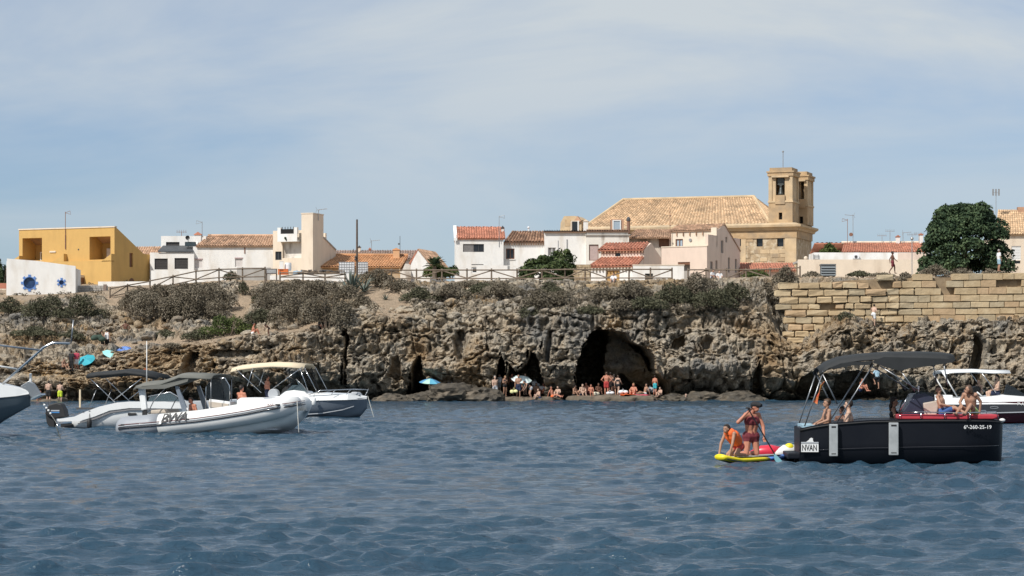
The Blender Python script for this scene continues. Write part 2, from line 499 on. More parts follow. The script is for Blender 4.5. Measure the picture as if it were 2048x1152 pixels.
def rock_material():
    m = bpy.data.materials.new('limestone_cliff'); m.use_nodes = True
    n, l = m.node_tree.nodes, m.node_tree.links
    b = n['Principled BSDF']; b.inputs['Roughness'].default_value = 0.92; b.inputs['Specular IOR Level'].default_value = 0.2
    g = n.new('ShaderNodeNewGeometry')
    def noise(scale, detail=6, off=0.0, rough=0.6, stretch=(1, 1, 1)):
        mpn = n.new('ShaderNodeMapping'); mpn.inputs['Location'].default_value = (off, off*0.7, off*1.3); mpn.inputs['Scale'].default_value = stretch
        l.new(g.outputs['Position'], mpn.inputs['Vector'])
        q = n.new('ShaderNodeTexNoise'); q.inputs['Scale'].default_value = scale; q.inputs['Detail'].default_value = detail; q.inputs['Roughness'].default_value = rough
        l.new(mpn.outputs[0], q.inputs['Vector']); return q.outputs['Fac']
    def rng(s, a, c):
        r = n.new('ShaderNodeMapRange'); r.inputs[1].default_value = a; r.inputs[2].default_value = c; l.new(s, r.inputs[0]); return r.outputs[0]
    def mix(f, a, c):
        q = n.new('ShaderNodeMixRGB')
        if hasattr(f, 'links'): l.new(f, q.inputs[0])
        else: q.inputs[0].default_value = f
        for i, v in ((1, a), (2, c)):
            if isinstance(v, tuple): q.inputs[i].default_value = (*v, 1)
            else: l.new(v, q.inputs[i])
        return q.outputs[0]
    base = mix(rng(noise(0.55), 0.40, 0.60), (0.50, 0.405, 0.29), (0.34, 0.31, 0.26))
    base = mix(rng(noise(0.22, off=31), 0.52, 0.66), base, (0.40, 0.255, 0.115))
    base = mix(rng(noise(2.8, off=77), 0.46, 0.66), base, (0.60, 0.52, 0.40))
    base = mix(rng(noise(1.6, off=120, stretch=(1, 1, 0.4)), 0.50, 0.64), base, (0.165, 0.135, 0.10))
    base = mix(rng(noise(0.12, off=210), 0.50, 0.60), base, mix(rng(noise(1.1, off=230), 0.42, 0.6), (0.33, 0.225, 0.125), (0.47, 0.36, 0.23)))
    base = mix(rng(noise(0.16, off=260, stretch=(1, 1, 0.5)), 0.54, 0.64), base, (0.25, 0.235, 0.21))
    # sandy paths and dusty ground
    at = n.new('ShaderNodeAttribute'); at.attribute_name = 'tint'
    sand = mix(rng(noise(1.3, off=9), 0.35, 0.65), (0.50, 0.375, 0.26), (0.40, 0.31, 0.215))
    base = mix(at.outputs['Fac'], base, sand)
    # wet, weed-stained tide band
    sx = n.new('ShaderNodeSeparateXYZ'); l.new(g.outputs['Position'], sx.inputs[0])
    ad = n.new('ShaderNodeMath'); ad.operation = 'MULTIPLY_ADD'; ad.inputs[1].default_value = 2.6; l.new(noise(0.5, off=55), ad.inputs[0]); 
    su = n.new('ShaderNodeMath'); su.operation = 'MULTIPLY'; su.inputs[1].default_value = -1.0; l.new(sx.outputs['Z'], su.inputs[0]); l.new(su.outputs[0], ad.inputs[2])
    base = mix(rng(ad.outputs[0], -0.3, 1.0), base, (0.075, 0.062, 0.043))
    l.new(base, b.inputs['Base Color'])
    bp = n.new('ShaderNodeBump'); bp.inputs['Strength'].default_value = 1.0; bp.inputs['Distance'].default_value = 0.24
    l.new(noise(3.4, 8, 3.0, 0.7), bp.inputs['Height'])
    bq = n.new('ShaderNodeBump'); bq.inputs['Strength'].default_value = 1.0; bq.inputs['Distance'].default_value = 0.14; l.new(noise(9.0, 6, 7.0, 0.7), bq.inputs['Height']); l.new(bp.outputs[0], bq.inputs['Normal']); l.new(bq.outputs[0], b.inputs['Normal'])
    return m
ROCK = rock_material()

TERR = {}
def build_headland():
    xs = np.concatenate([np.arange(-500, -40, 6.0), np.arange(-40, 2090, 1.9), np.arange(2090, 2600, 6.0)])
    cx = np.array([c[0] for c in COLS], float)
    K = [np.interp(xs, cx, [c[1+k][0] for c in COLS]) for k in range(5)]
    KD = [np.interp(xs, cx, [c[1+k][1] for c in COLS]) for k in range(5)]
    def z_of(y, D): return CAM_H + (HORIZON-y)*D/F
    Zk = [np.full(xs.shape, -1.6)] + [z_of(K[k], KD[k]) for k in range(5)]
    Dk = [KD[0]-0.6] + KD
    # behind the lip: the village plateau
    z6 = np.maximum(np.minimum(z_of(566.0, 224.0) + 0*xs, Zk[5]+2.6), Zk[5]+0.15)
    Zk += [z6, np.full(xs.shape, 11.3), np.full(xs.shape, 11.5), np.full(xs.shape, -3.0)]
    Dk += [np.full(xs.shape, 224.0), np.full(xs.shape, 262.0), np.full(xs.shape, 420.0), np.full(xs.shape, 440.0)]
    nseg = [14, 88, 96, 84, 96, 24, 14, 8, 2]
    V = []; W = []; Sg = []
    for s, ns in enumerate(nseg):
        for j in range(ns + (1 if s == len(nseg)-1 else 0)):
            t = j/ns
            D = Dk[s]*(1-t) + Dk[s+1]*t; Z = Zk[s]*(1-t) + Zk[s+1]*t
            V.append(np.stack([(xs-1024)*D/F, D, Z], 1)); Sg.append(s+t)
    V = np.array(V); nr, nc, _ = V.shape
    S = np.repeat(np.array(Sg)[:, None], nc, 1)
    p = V.reshape(-1, 3).copy(); S = S.ravel()
    px = np.tile(xs, nr); py = HORIZON - (p[:, 2]-CAM_H)*F/p[:, 1]
    wc = sstep(0.3, 1.3, S)*(1-sstep(2.85, 3.35, S))             # cliff
    ws = sstep(2.9, 3.3, S)*(1-sstep(4.6, 5.2, S))               # slope
    near = S < 5.5
    q = p[near]
    qs = q*np.array([1, 1, 1.0])
    big = fbm(qs*0.13, 3, 1)
    mid = ridged(qs*np.array([0.42, 0.42, 0.30]), 3, 20)
    d1, d2, idv = worley(qs*np.array([0.62, 0.62, 0.52]) + 0.35*fbm(qs*0.9, 2, 4)[:, None], 5)
    e1, e2, ide = worley(qs*np.array([1.7, 1.7, 1.9]), 9)
    fine = fbm(qs*2.6, 4, 40, 0.6)
    crack = sstep(0.0, 0.16, d2-d1); crack2 = sstep(0.0, 0.2, e2-e1)
    h, h2, hid = worley(qs*np.array([0.95, 0.95, 1.25]) + 3.1, 15)      # honeycomb hollows
    pit = sstep(0.42, 0.12, h)*(hid > 0.55)
    strat = vnoise(np.stack([qs[:, 0]*0.12, qs[:, 1]*0.12, qs[:, 2]*1.9 + 0.5*big], 1), 60)
    knob = ridged(qs*np.array([1.25, 1.25, 1.0]), 4, 24)
    o1, o2, oid = worley(qs*np.array([2.3, 2.3, 2.9]) + 0.5*fine[:, None] + 7.7, 51); pit2 = sstep(0.50, 0.15, o1)*(oid > 0.45)
    sl = qs[:, 2]*0.95 + 1.1*big + 0.35*mid; saw = sl - np.floor(sl); led = (saw - 0.5)*sstep(-0.25, 0.3, vnoise(qs*np.array([0.25, 0.25, 0.5]) + 3.3, 66))
    sharp = np.abs(vnoise(qs*np.array([2.6, 2.6, 2.2]) + 5.1, 71))
    dc = 2.2*big + 0.75*mid + 0.30*(idv-0.5)*crack - 0.42*(1-crack) + 0.16*(ide-0.5)*crack2 - 0.12*(1-crack2) + 0.46*knob + 0.42*fine - 0.75*pit - 0.36*pit2 + 0.22*strat + 0.50*led - 0.35*sharp
    # slope rubble
    sand = np.zeros(len(q)); qx, qy = px[near], py[near]
    for poly, wdt in SAND:
        dd = seg_dist(qx, qy, poly) + 5*fbm(qs*0.7, 2, 80)
        sand = np.maximum(sand, 1-sstep(wdt*0.55, wdt*1.15, dd))
    r1, r2, idr = worley(qs*np.array([1.15, 0.9, 0.6]) + 0.3*fine[:, None], 33)
    rub = (0.5*idr*sstep(0.0, 0.3, r2-r1) + 0.28*ide*crack2 + 0.12*fine)*(1-0.92*sand)
    dz = 0.55*big + rub
    cave = np.zeros(len(q)); tot = np.zeros(len(q))
    for poly, dep, soft in CAVES:
        ins = inside(qx + 5*fine + 6*mid, qy + 5*fbm(qs*1.3, 2, 70), poly)
        d = np.where(ins, seg_dist(qx, qy, poly, True), 0)
        c = sstep(0, soft, d)*ins
        tot = np.maximum(tot, dep*c); cave = np.maximum(cave, c)
    wcn, wsn = wc[near], ws[near]
    q[:, 1] += -dc*wcn*(1-0.75*cave) + tot
    q[:, 2] += dz*wsn + 0.25*fine*wcn + 0.3*strat*wcn*(1-cave)
    q[:, 0] += 0.25*fbm(qs*0.8 + 50, 2, 90)*wcn
    q[:, 1] -= wsn*0.5*rub
    p[near] = q
    tint = np.zeros(len(p)); tint[near] = np.clip(sand, 0, 1)*(1-wcn*0.7)
    flat = (S >= 4.95); tint[flat] = 0.8
    idx = np.arange(nr*nc).reshape(nr, nc)
    Q = np.stack([idx[:-1, :-1].ravel(), idx[:-1, 1:].ravel(), idx[1:, 1:].ravel(), idx[1:, :-1].ravel()], 1)
    ft = tint[Q].mean(1)
    o = np_mesh('headland', p, Q, ROCK, smooth=False, tint=ft)
    o.data.polygons.foreach_set('use_smooth', (np.repeat(np.arange(nr-1), nc-1) % 1 == 1))
    tag(o, 'eroded tan limestone headland with sea caves, rubble and dusty paths', 'cliff', kind='structure')
    # a coarse map of the displaced ground for standing things on it
    TERR['V'] = p.reshape(nr, nc, 3); TERR['xs'] = xs; TERR['S'] = S.reshape(nr, nc)[:, 0]
    return o
HEAD = build_headland()

def ground(x, y, smin=2.6):
    """world point of the slope or plateau seen at photograph pixel (x, y)"""
    j = int(np.argmin(np.abs(TERR['xs']-x)))
    c = TERR['V'][:, j, :]
    rows = HORIZON - (c[:, 2]-CAM_H)*F/c[:, 1]
    ok = TERR['S'] >= smin
    k = np.where(ok)[0]
    i = k[np.argmin(np.abs(rows[k]-y))]
    return Vector(((x-1024)*c[i, 1]/F, c[i, 1], c[i, 2]))
def ground_at(X, D):
    """height of the ground at a place on the plan"""
    x = X*F/D + 1024
    j = int(np.argmin(np.abs(TERR['xs']-x))); c = TERR['V'][:, j, :]
    k = np.where(TERR['S'] >= 2.9)[0]
    i = k[np.argmin(np.abs(c[k, 1]-D))]
    return float(c[i, 2])

# ================================================================ BUILDING MATERIALS
def plaster(name, c, dirt=(0.45, 0.40, 0.33), amt=(0.60, 0.80), rough=0.9):
    return pmat(name, c, tuple(v*0.93 for v in c), 1.4, rough, bump=0.25, bscale=9, c3=dirt, scale3=0.9, lo3=amt[0], hi3=amt[1], stretch=(1, 1, 0.35))
WHITE = plaster('white_plaster', (0.80, 0.785, 0.75), (0.58, 0.52, 0.44), (0.50, 0.78))
WHITE_OLD = plaster('weathered_white_plaster', (0.76, 0.72, 0.65), (0.30, 0.25, 0.20), (0.56, 0.70))
CREAM = plaster('cream_plaster', (0.74, 0.63, 0.50), (0.50, 0.40, 0.30), (0.55, 0.80))
PINKISH = plaster('pale_pink_plaster', (0.72, 0.58, 0.48), (0.50, 0.38, 0.30), (0.58, 0.85))
YELLOW = plaster('ochre_yellow_plaster', (0.60, 0.375, 0.125), (0.47, 0.29, 0.10), (0.55, 0.85))
GREYW = plaster('grey_render', (0.42, 0.40, 0.37), (0.28, 0.26, 0.23), (0.5, 0.8))
CHURCH = pmat('church_sandstone', (0.52, 0.37, 0.215), (0.42, 0.285, 0.155), 0.9, 0.92, bump=0.4, bscale=5, c3=(0.33, 0.25, 0.165), scale3=0.6, lo3=0.46, hi3=0.66)
CHURCH_L = pmat('church_pale_stone', (0.60, 0.455, 0.285), (0.51, 0.375, 0.225), 0.8, 0.92, bump=0.3, bscale=6, c3=(0.42, 0.33, 0.22), scale3=0.7, lo3=0.48, hi3=0.7)
RUBBLE_ST = pmat('rough_masonry', (0.46, 0.35, 0.22), (0.34, 0.25, 0.155), 2.2, 0.95, bump=0.8, bscale=5, c3=(0.55, 0.46, 0.33), scale3=1.6, lo3=0.5, hi3=0.62, bdist=0.08)
STONEBLOCK = pmat('sandstone_block', (0.51, 0.385, 0.23), (0.42, 0.31, 0.18), 1.3, 0.95, bump=0.7, bscale=5, coords='World', c3=(0.56, 0.45, 0.29), scale3=0.7, lo3=0.5, hi3=0.75, bdist=0.05)
STONEBLOCK2 = pmat('sandstone_block_red', (0.49, 0.345, 0.205), (0.40, 0.28, 0.16), 1.3, 0.95, bump=0.7, bscale=5, coords='World', bdist=0.05)
STONEBLOCK3 = pmat('sandstone_block_grey', (0.45, 0.365, 0.24), (0.36, 0.285, 0.18), 1.3, 0.95, bump=0.7, bscale=5, coords='World', bdist=0.05)
MORTAR = pmat('dark_earth_joint', (0.32, 0.24, 0.15), (0.22, 0.16, 0.10), 2.0, 1.0)
def tilemat(name, c, dark=0.45, lite=1.25):
    return pmat(name, c, tuple(v*0.8 for v in c), 1.3, 0.85, tint=[(dark,)*3, (0.9, 0.88, 0.86), (lite,)*3], c3=tuple(v*0.55 for v in c), scale3=0.5, lo3=0.52, hi3=0.75)
T_CHURCH = tilemat('straw_clay_tiles', (0.72, 0.505, 0.31), 0.72, 1.2)
T_ORANGE = tilemat('orange_clay_tiles', (0.70, 0.37, 0.18), 0.78, 1.2)
T_RED = tilemat('red_clay_tiles', (0.58, 0.245, 0.155), 0.8, 1.2)
T_BROWN = tilemat('brown_clay_tiles', (0.42, 0.25, 0.16), 0.45, 1.3)
T_TAN = tilemat('tan_clay_tiles', (0.60, 0.385, 0.25), 0.65, 1.25)
SLATE = pmat('dark_awning', (0.075, 0.08, 0.085), (0.06, 0.065, 0.07), 2.0, 0.6)
GLASS_D = pmat('dark_window_glass', (0.02, 0.022, 0.026), None, rough=0.12)
SHUTTER = pmat('dark_roller_shutter', (0.045, 0.04, 0.038), (0.06, 0.055, 0.05), 8.0, 0.5)
SHUT_G = pmat('grey_roller_shutter', (0.16, 0.15, 0.145), (0.20, 0.19, 0.18), 6.0, 0.5)
BLIND_W = pmat('pale_blind', (0.62, 0.58, 0.55), (0.56, 0.52, 0.49), 5.0, 0.7)
FRAME_W = pmat('white_window_frame', (0.78, 0.78, 0.76), None, rough=0.4)
WOODB = pmat('brown_varnished_wood', (0.20, 0.085, 0.04), (0.14, 0.06, 0.03), 6.0, 0.6)
WOODY = pmat('yellow_pine_door', (0.50, 0.30, 0.11), (0.42, 0.25, 0.09), 6.0, 0.6, stretch=(6, 6, 1))
WOODF = pmat('weathered_fence_wood', (0.14, 0.105, 0.075), (0.20, 0.155, 0.115), 5.0, 0.9, stretch=(1, 1, 1))
WOODP = pmat('dark_pole_wood', (0.085, 0.06, 0.045), (0.12, 0.09, 0.07), 5.0, 0.9)
METAL = pmat('galvanised_metal', (0.42, 0.42, 0.42), (0.32, 0.31, 0.30), 9.0, 0.45, metal=0.6)
METAL_D = pmat('dark_metal', (0.06, 0.06, 0.062), None, rough=0.5)
RUST = pmat('rusty_antenna', (0.27, 0.14, 0.09), (0.20, 0.11, 0.08), 9.0, 0.8)
BLUE = pmat('blue_glazed_tile', (0.14, 0.27, 0.58), (0.10, 0.21, 0.50), 4.0, 0.35)
NAVY = pmat('navy_shutter_glass', (0.012, 0.03, 0.09), (0.03, 0.07, 0.16), 2.5, 0.2)
BRONZE = pmat('bronze_bell', (0.055, 0.06, 0.055), (0.08, 0.09, 0.085), 4.0, 0.45, metal=0.4)
BLACK = pmat('black_void', (0.012, 0.011, 0.010), None, rough=0.9)
PLASTIC_W = pmat('white_plastic', (0.74, 0.75, 0.76), None, rough=0.4)
TARP = pmat('blue_tarpaulin', (0.30, 0.45, 0.58), (0.5, 0.6, 0.66), 2.0, 0.6)
ORANGE_P = pmat('orange_plastic', (0.65, 0.16, 0.04), None, rough=0.5)

class House:
    """local frame: s runs along the front (left to right), t into depth, z up; origin on the front-left corner at the ground"""
    def __init__(s, name, x0, D0, theta, label, cat='house', z0=None, group=None):
        s.th = R(theta); s.u = Vector((math.cos(s.th), math.sin(s.th), 0)); s.n = Vector((-math.sin(s.th), math.cos(s.th), 0))
        s.C = Vector(((x0-1024)*D0/F, D0, 0))
        s.z0 = 10.2 if z0 is None else z0
        s.root = empty(name, (s.C.x, s.C.y, s.z0), s.th)
        tag(s.root, label, cat, group, 'thing')
    def fs(s, x, t=0.0):
        """s of the front plane (set back t) seen at photograph column x"""
        k = (x-1024)/F; C = s.C + s.n*t
        return (k*C.y - C.x)/(s.u.x - k*s.u.y)
    def fz(s, x, y, t=0.0):
        C = s.C + s.n*t + s.u*s.fs(x, t)
        return CAM_H + (HORIZON-y)*C.y/F - s.z0
    def st(s, x, sr):
        """t of the side plane at s=sr seen at column x"""
        k = (x-1024)/F; C = s.C + s.u*sr
        return (k*C.y - C.x)/(s.n.x - k*s.n.y)
    def sz(s, x, y, sr):
        C = s.C + s.u*sr + s.n*s.st(x, sr)
        return CAM_H + (HORIZON-y)*C.y/F - s.z0
    def part(s, name, mb, mat, parent=None, **k):
        return mb.build(name, mat, parent or s.root, **k)

def panel(s0, s1, z0, z1, holes=(), t0=0.0, thick=0.3, top=None, axis='s'):
    """a wall slab with rectangular openings; top(s) gives a sloping top"""
    ss = sorted({s0, s1, *[h[0] for h in holes], *[h[1] for h in holes]})
    if top:
        k = 24 if not hasattr(top, 'knots') else 0
        ss = sorted(set(ss) | {s0 + (s1-s0)*i/24 for i in range(1, 24)} | set(getattr(top, 'knots', [])))
    ss = [a for a in ss if s0-1e-6 <= a <= s1+1e-6]
    zs = sorted({z0, z1, *[h[2] for h in holes], *[h[3] for h in holes]})
    zs = [a for a in zs if z0-1e-6 <= a <= z1+1e-6]
    nS, nZ = len(ss)-1, len(zs)-1
    def filled(i, j):
        if not (0 <= i < nS and 0 <= j < nZ): return False
        cs, cz = (ss[i]+ss[i+1])/2, (zs[j]+zs[j+1])/2
        return not any(h[0] < cs < h[1] and h[2] < cz < h[3] for h in holes)
    mb = MB()
    def V(a, zz, t):
        if top and abs(zz-z1) < 1e-6: zz = max(top(a), zs[-2] + 0.01)
        return (a, t, zz) if axis == 's' else (t, a, zz)
    ta, tb = t0, t0+thick
    for i in range(nS):
        for j in range(nZ):
            if not filled(i, j): continue
            a, c, z, w = ss[i], ss[i+1], zs[j], zs[j+1]
            mb.quad(V(a, z, ta), V(c, z, ta), V(c, w, ta), V(a, w, ta)); mb.quad(V(a, z, tb), V(a, w, tb), V(c, w, tb), V(c, z, tb))
            if not filled(i-1, j): mb.quad(V(a, z, ta), V(a, w, ta), V(a, w, tb), V(a, z, tb))
            if not filled(i+1, j): mb.quad(V(c, z, ta), V(c, z, tb), V(c, w, tb), V(c, w, ta))
            if not filled(i, j-1): mb.quad(V(a, z, ta), V(a, z, tb), V(c, z, tb), V(c, z, ta))
            if not filled(i, j+1): mb.quad(V(a, w, ta), V(c, w, ta), V(c, w, tb), V(a, w, tb))
    return mb

def tile_roof(a, b, c, d, pitch=0.26, rows=None, r=0.085, seed=1, drop=0.03):
    """barrel-tile slope: a,b eave left/right, c,d ridge right/left"""
    a, b, c, d = map(Vector, (a, b, c, d))
    rr = random.Random(seed)
    nrm = (b-a).cross(d-a).normalized()
    if nrm.z < 0: nrm = -nrm
    L = max((b-a).length, (c-d).length); H = ((d-a).length + (c-b).length)/2
    nc = max(3, int(L/pitch)); nr = rows or max(3, int(H/0.42))
    prof = [(0.0, 0.0), (0.16, 0.75), (0.36, 1.0), (0.58, 0.75), (0.74, 0.0)]
    k = len(prof)
    V = []; Fq = []; T = []
    tilt = [[rr.random() for _ in range(nr)] for _ in range(nc)]
    for j in range(nr):
        v0, v1 = j/nr, min(1.0, (j+1.12)/nr)
        for i in range(nc):
            tb = len(V); jit = rr.uniform(-0.12, 0.12)*r
            for v, lift in ((v0, drop), (v1, 0.0)):
                for q in prof + [(1.0, 0.0)]:
                    u = (i+q[0])/nc
                    p = (a*(1-u)+b*u)*(1-v) + (d*(1-u)+c*u)*v
                    V.append(p + nrm*(q[1]*r + lift + jit))
            m = k+1
            for q in range(m-1):
                Fq.append((tb+q, tb+q+1, tb+m+q+1, tb+m+q))
                T.append(min(1, max(0, tilt[i][j] if q < m-2 else tilt[i][j]*0.4)))
    return np.array([tuple(v) for v in V]), np.array(Fq), T

def roof_part(h, a, b, c, d, mat, name='roof', seed=1, pitch=0.26, under=0.12, parent=None, r=0.085):
    V, Q, T = tile_roof(a, b, c, d, pitch, seed=seed, r=r)
    a, b, c, d = map(Vector, (a, b, c, d)); nrm = (b-a).cross(d-a).normalized()
    if nrm.z < 0: nrm = -nrm
    # closed slab below the tiles
    n0 = len(V); top = [p - nrm*0.004 for p in (a, b, c, d)]; bot = [p - nrm*under for p in (a, b, c, d)]
    V = np.vstack([V, [tuple(p) for p in top+bot]])
    Q = np.vstack([Q, [[n0, n0+1, n0+2, n0+3], [n0+7, n0+6, n0+5, n0+4], [n0, n0+4, n0+5, n0+1], [n0+1, n0+5, n0+6, n0+2], [n0+2, n0+6, n0+7, n0+3], [n0+3, n0+7, n0+4, n0]]])
    T = list(T) + [0.1]*6
    return np_mesh(name, V, Q, mat, parent or h.root, tint=T)

def window(h, s0, s1, z0, z1, t=0.16, glass=GLASS_D, frame=None, name='window', bars=1, sill=None, axis='s', slats=0, fw=0.06):
    """pane set into an opening, with a frame, mullions, slats or a sill of its own"""
    def bx(mb, a, b, ta, tb, c, d):
        if axis == 's': mb.box(a, b, ta, tb, c, d)
        else: mb.box(ta, tb, a, b, c, d)
    o = -1 if axis != 's' else 1
    m = MB(); bx(m, s0, s1, *sorted((t, t+0.05*o)), z0, z1)
    w = h.part(name, m, glass)
    if slats:
        for k in range(slats):
            m = MB(); zz = z0 + (z1-z0)*(k+0.1)/slats; bx(m, s0+0.01, s1-0.01, *sorted((t-0.005*o, t-0.035*o)), zz, zz+(z1-z0)*0.72/slats)
            m.build('slat', glass, w)
    if frame:
        m = MB(); ta, tb = sorted((t-0.004*o, t-0.06*o))
        bx(m, s0, s0+fw, ta, tb, z0, z1); bx(m, s1-fw, s1, ta, tb, z0, z1); bx(m, s0+fw, s1-fw, ta, tb, z0, z0+fw); bx(m, s0+fw, s1-fw, ta, tb, z1-fw, z1)
        for k in range(1, bars+1):
            c = s0 + (s1-s0)*k/(bars+1); bx(m, c-fw*0.5, c+fw*0.5, ta, tb, z0+fw, z1-fw)
        m.build('frame', frame, w)
    if sill:
        m = MB(); ta, tb = sorted((-0.08*o + (0 if axis == 's' else t-0.16*o - 0.0), t))
        bx(m, s0-0.06, s1+0.06, ta, tb, z0-0.09, z0-0.003); m.build('sill', sill, w)
    return w

def antenna(h, s, t, z, height, mat=METAL, kind=0, flip=1, name='antenna'):
    m = MB(); m.tube([(s, t, z-0.6), (s, t, z+height)], 0.03, 6)
    if kind == 0:                                     # yagi with cross elements
        y = z+height*0.96
        m.tube([(s-0.1*flip, t, y), (s+0.9*flip, t, y+0.1)], 0.022, 5)
        for k in range(5):
            a = s + (0.0+0.2*k)*flip; m.tube([(a, t-0.28, y+0.02*k), (a, t+0.28, y+0.02*k)], 0.014, 4)
        for zz in (0.12, -0.12): m.tube([(s-0.05*flip, t-0.3, y), (s-0.14*flip, t-0.3, y+zz*2.4)], 0.014, 4)
    elif kind == 1:                                   # small log-periodic tilted down
        y = z+height*0.95
        m.tube([(s, t, y), (s-0.55*flip, t, y+0.18)], 0.022, 5); m.tube([(s, t, y), (s-0.6*flip, t, y-0.16)], 0.018, 5); m.tube([(s-0.55*flip, t, y+0.18), (s-0.6*flip, t, y-0.16)], 0.014, 5)
    elif kind == 2:                                   # comb
        y = z+height*0.92; m.tube([(s-0.5, t, y), (s+0.5, t, y)], 0.02, 5)
        for k in range(5): m.tube([(s-0.45+0.22*k, t, y-0.1), (s-0.45+0.22*k, t, y+0.22)], 0.014, 4)
    elif kind == 3:                                   # clustered panel mast
        for k in (-1, 0, 1): m.box(s+k*0.3-0.07, s+k*0.3+0.07, t-0.06, t+0.06, z+height*0.82, z+height)
        m.tube([(s-0.3, t, z+height*0.9), (s+0.3, t, z+height*0.9)], 0.02, 5)
    return m.build(name, mat, h.root)

def dish(h, s, t, z, r=0.4, mat=METAL_D):
    m = MB(); n = 14; rings = []
    for j in range(5):
        q = r*j/4; rings.append([(s+q*math.cos(2*math.pi*k/n), t-0.10+0.18*(j/4)**2*-1+0.18, z+q*math.sin(2*math.pi*k/n)) for k in range(n)])
    m.loft(rings, close_u=True, cap=False)
    m.tube([(s, t+0.1, z), (s, t+0.3, z-0.3), (s, t+0.3, z-0.9)], 0.03, 6); m.tube([(s, t+0.05, z-r*0.8), (s, t-0.35, z)], 0.015, 5)
    return m.build('satellite_dish', mat, h.root, fix=False)

def chimney(h, s0, s1, t0, t1, z0, z1, mat, cap=None, capz=0.14):
    m = MB(); m.box(s0, s1, t0, t1, z0, z1); c = h.part('chimney', m, mat)
    m = MB(); m.box(s0-0.06, s1+0.06, t0-0.06, t1+0.06, z1+0.002, z1+capz*0.5)
    m.prism([(s0, z1+capz*0.5+0.002), (s1, z1+capz*0.5+0.002), ((s0+s1)/2, z1+capz*1.6)], 'y', t0, t1)
    m.build('chimney_cap', cap or mat, c)
    return c

# ================================================================ LEFT GROUP OF HOUSES
def garden_wall():
    h = House('garden_wall', 12, 206, 4, 'white garden wall with two blue gear-shaped windows at the left', 'wall', z0=7.6)
    s1 = h.fs(151); zb = -0.4
    topL, topR = h.fz(12, 517), h.fz(151, 532)
    def gear(cx, cy, ro, teeth, frac, rin):
        c = (h.fs(cx), h.fz(cx, cy)); k = 206/F; pts = []
        for i in range(teeth):
            a0 = 2*math.pi*(i-0.5*frac)/teeth + math.pi/2; a1 = 2*math.pi*(i+0.5*frac)/teeth + math.pi/2; a2 = 2*math.pi*(i+1-0.5*frac)/teeth + math.pi/2
            for r_, a in ((rin, a0), (ro, a0+0.02), (ro, a1-0.02), (rin, a1)): pts.append((c[0]+r_*k*math.cos(a), c[1]+r_*k*math.sin(a)))
        return c, pts
    # the wall itself, pierced by the two round openings
    bm = bmesh.new()
    outer = [(0, zb), (s1, zb), (s1, topR), (s1*0.45, (topL+topR)/2+0.12), (0.08, topL)]
    g1 = gear(59, 566, 17, 8, 0.46, 13.2); g2 = gear(123, 565, 9.5, 6, 0.55, 5.6)
    loops = [outer, g1[1], g2[1]]
    edges = []
    for lp in loops:
        vs = [bm.verts.new((p[0], 0, p[1])) for p in lp]
        edges += [bm.edges.new((vs[i], vs[(i+1) % len(vs)])) for i in range(len(vs))]
    res = bmesh.ops.triangle_fill(bm, edges=edges, use_beauty=True)
    ext = bmesh.ops.extrude_face_region(bm, geom=bm.faces[:])
    bmesh.ops.translate(bm, vec=(0, 0.28, 0), verts=[v for v in ext['geom'] if isinstance(v, bmesh.types.BMVert)])
    bmesh.ops.recalc_face_normals(bm, faces=bm.faces[:])
    me = bpy.data.meshes.new('wall'); bm.to_mesh(me); bm.free(); me.materials.append(WHITE)
    o = bpy.data.objects.new('wall', me); COL.objects.link(o); o.parent = h.root
    for (c, pts), rin, nm in ((g1, 11.5, 'gear window'), (g2, 4.6, 'flower window')):
        k = 206/F; n = len(pts); ring = [(c[0]+rin*k*math.cos(2*math.pi*i/n+math.pi/2-0.3), c[1]+rin*k*math.sin(2*math.pi*i/n+math.pi/2-0.3)) for i in range(n)]
        m = MB()
        m.loft([[(p[0], -0.05, p[1]) for p in pts], [(p[0], -0.05, p[1]) for p in ring], [(p[0], 0.2, p[1]) for p in ring]], close_u=True, cap=False)
        m.loft([[(p[0], -0.05, p[1]) for p in pts], [(p[0], 0.1, p[1]) for p in pts]], close_u=True, cap=False)
        w = m.build('window', BLUE, h.root); tag(w, 'blue toothed surround of the ' + nm)
        m = MB(); m.add([(p[0], 0.16, p[1]) for p in ring], [tuple(range(n))]); m.build('pane', NAVY, w)
    # return wall at the left and the thickness of the garden behind
    m = MB(); m.box(0.0, 0.3, 0.285, 5.0, zb, topL-0.25); h.part('side_wall', m, WHITE)
    m = MB(); m.box(s1-0.3, s1, 0.285, 4.0, zb, topR-0.2); h.part('side_wall', m, WHITE)
garden_wall()

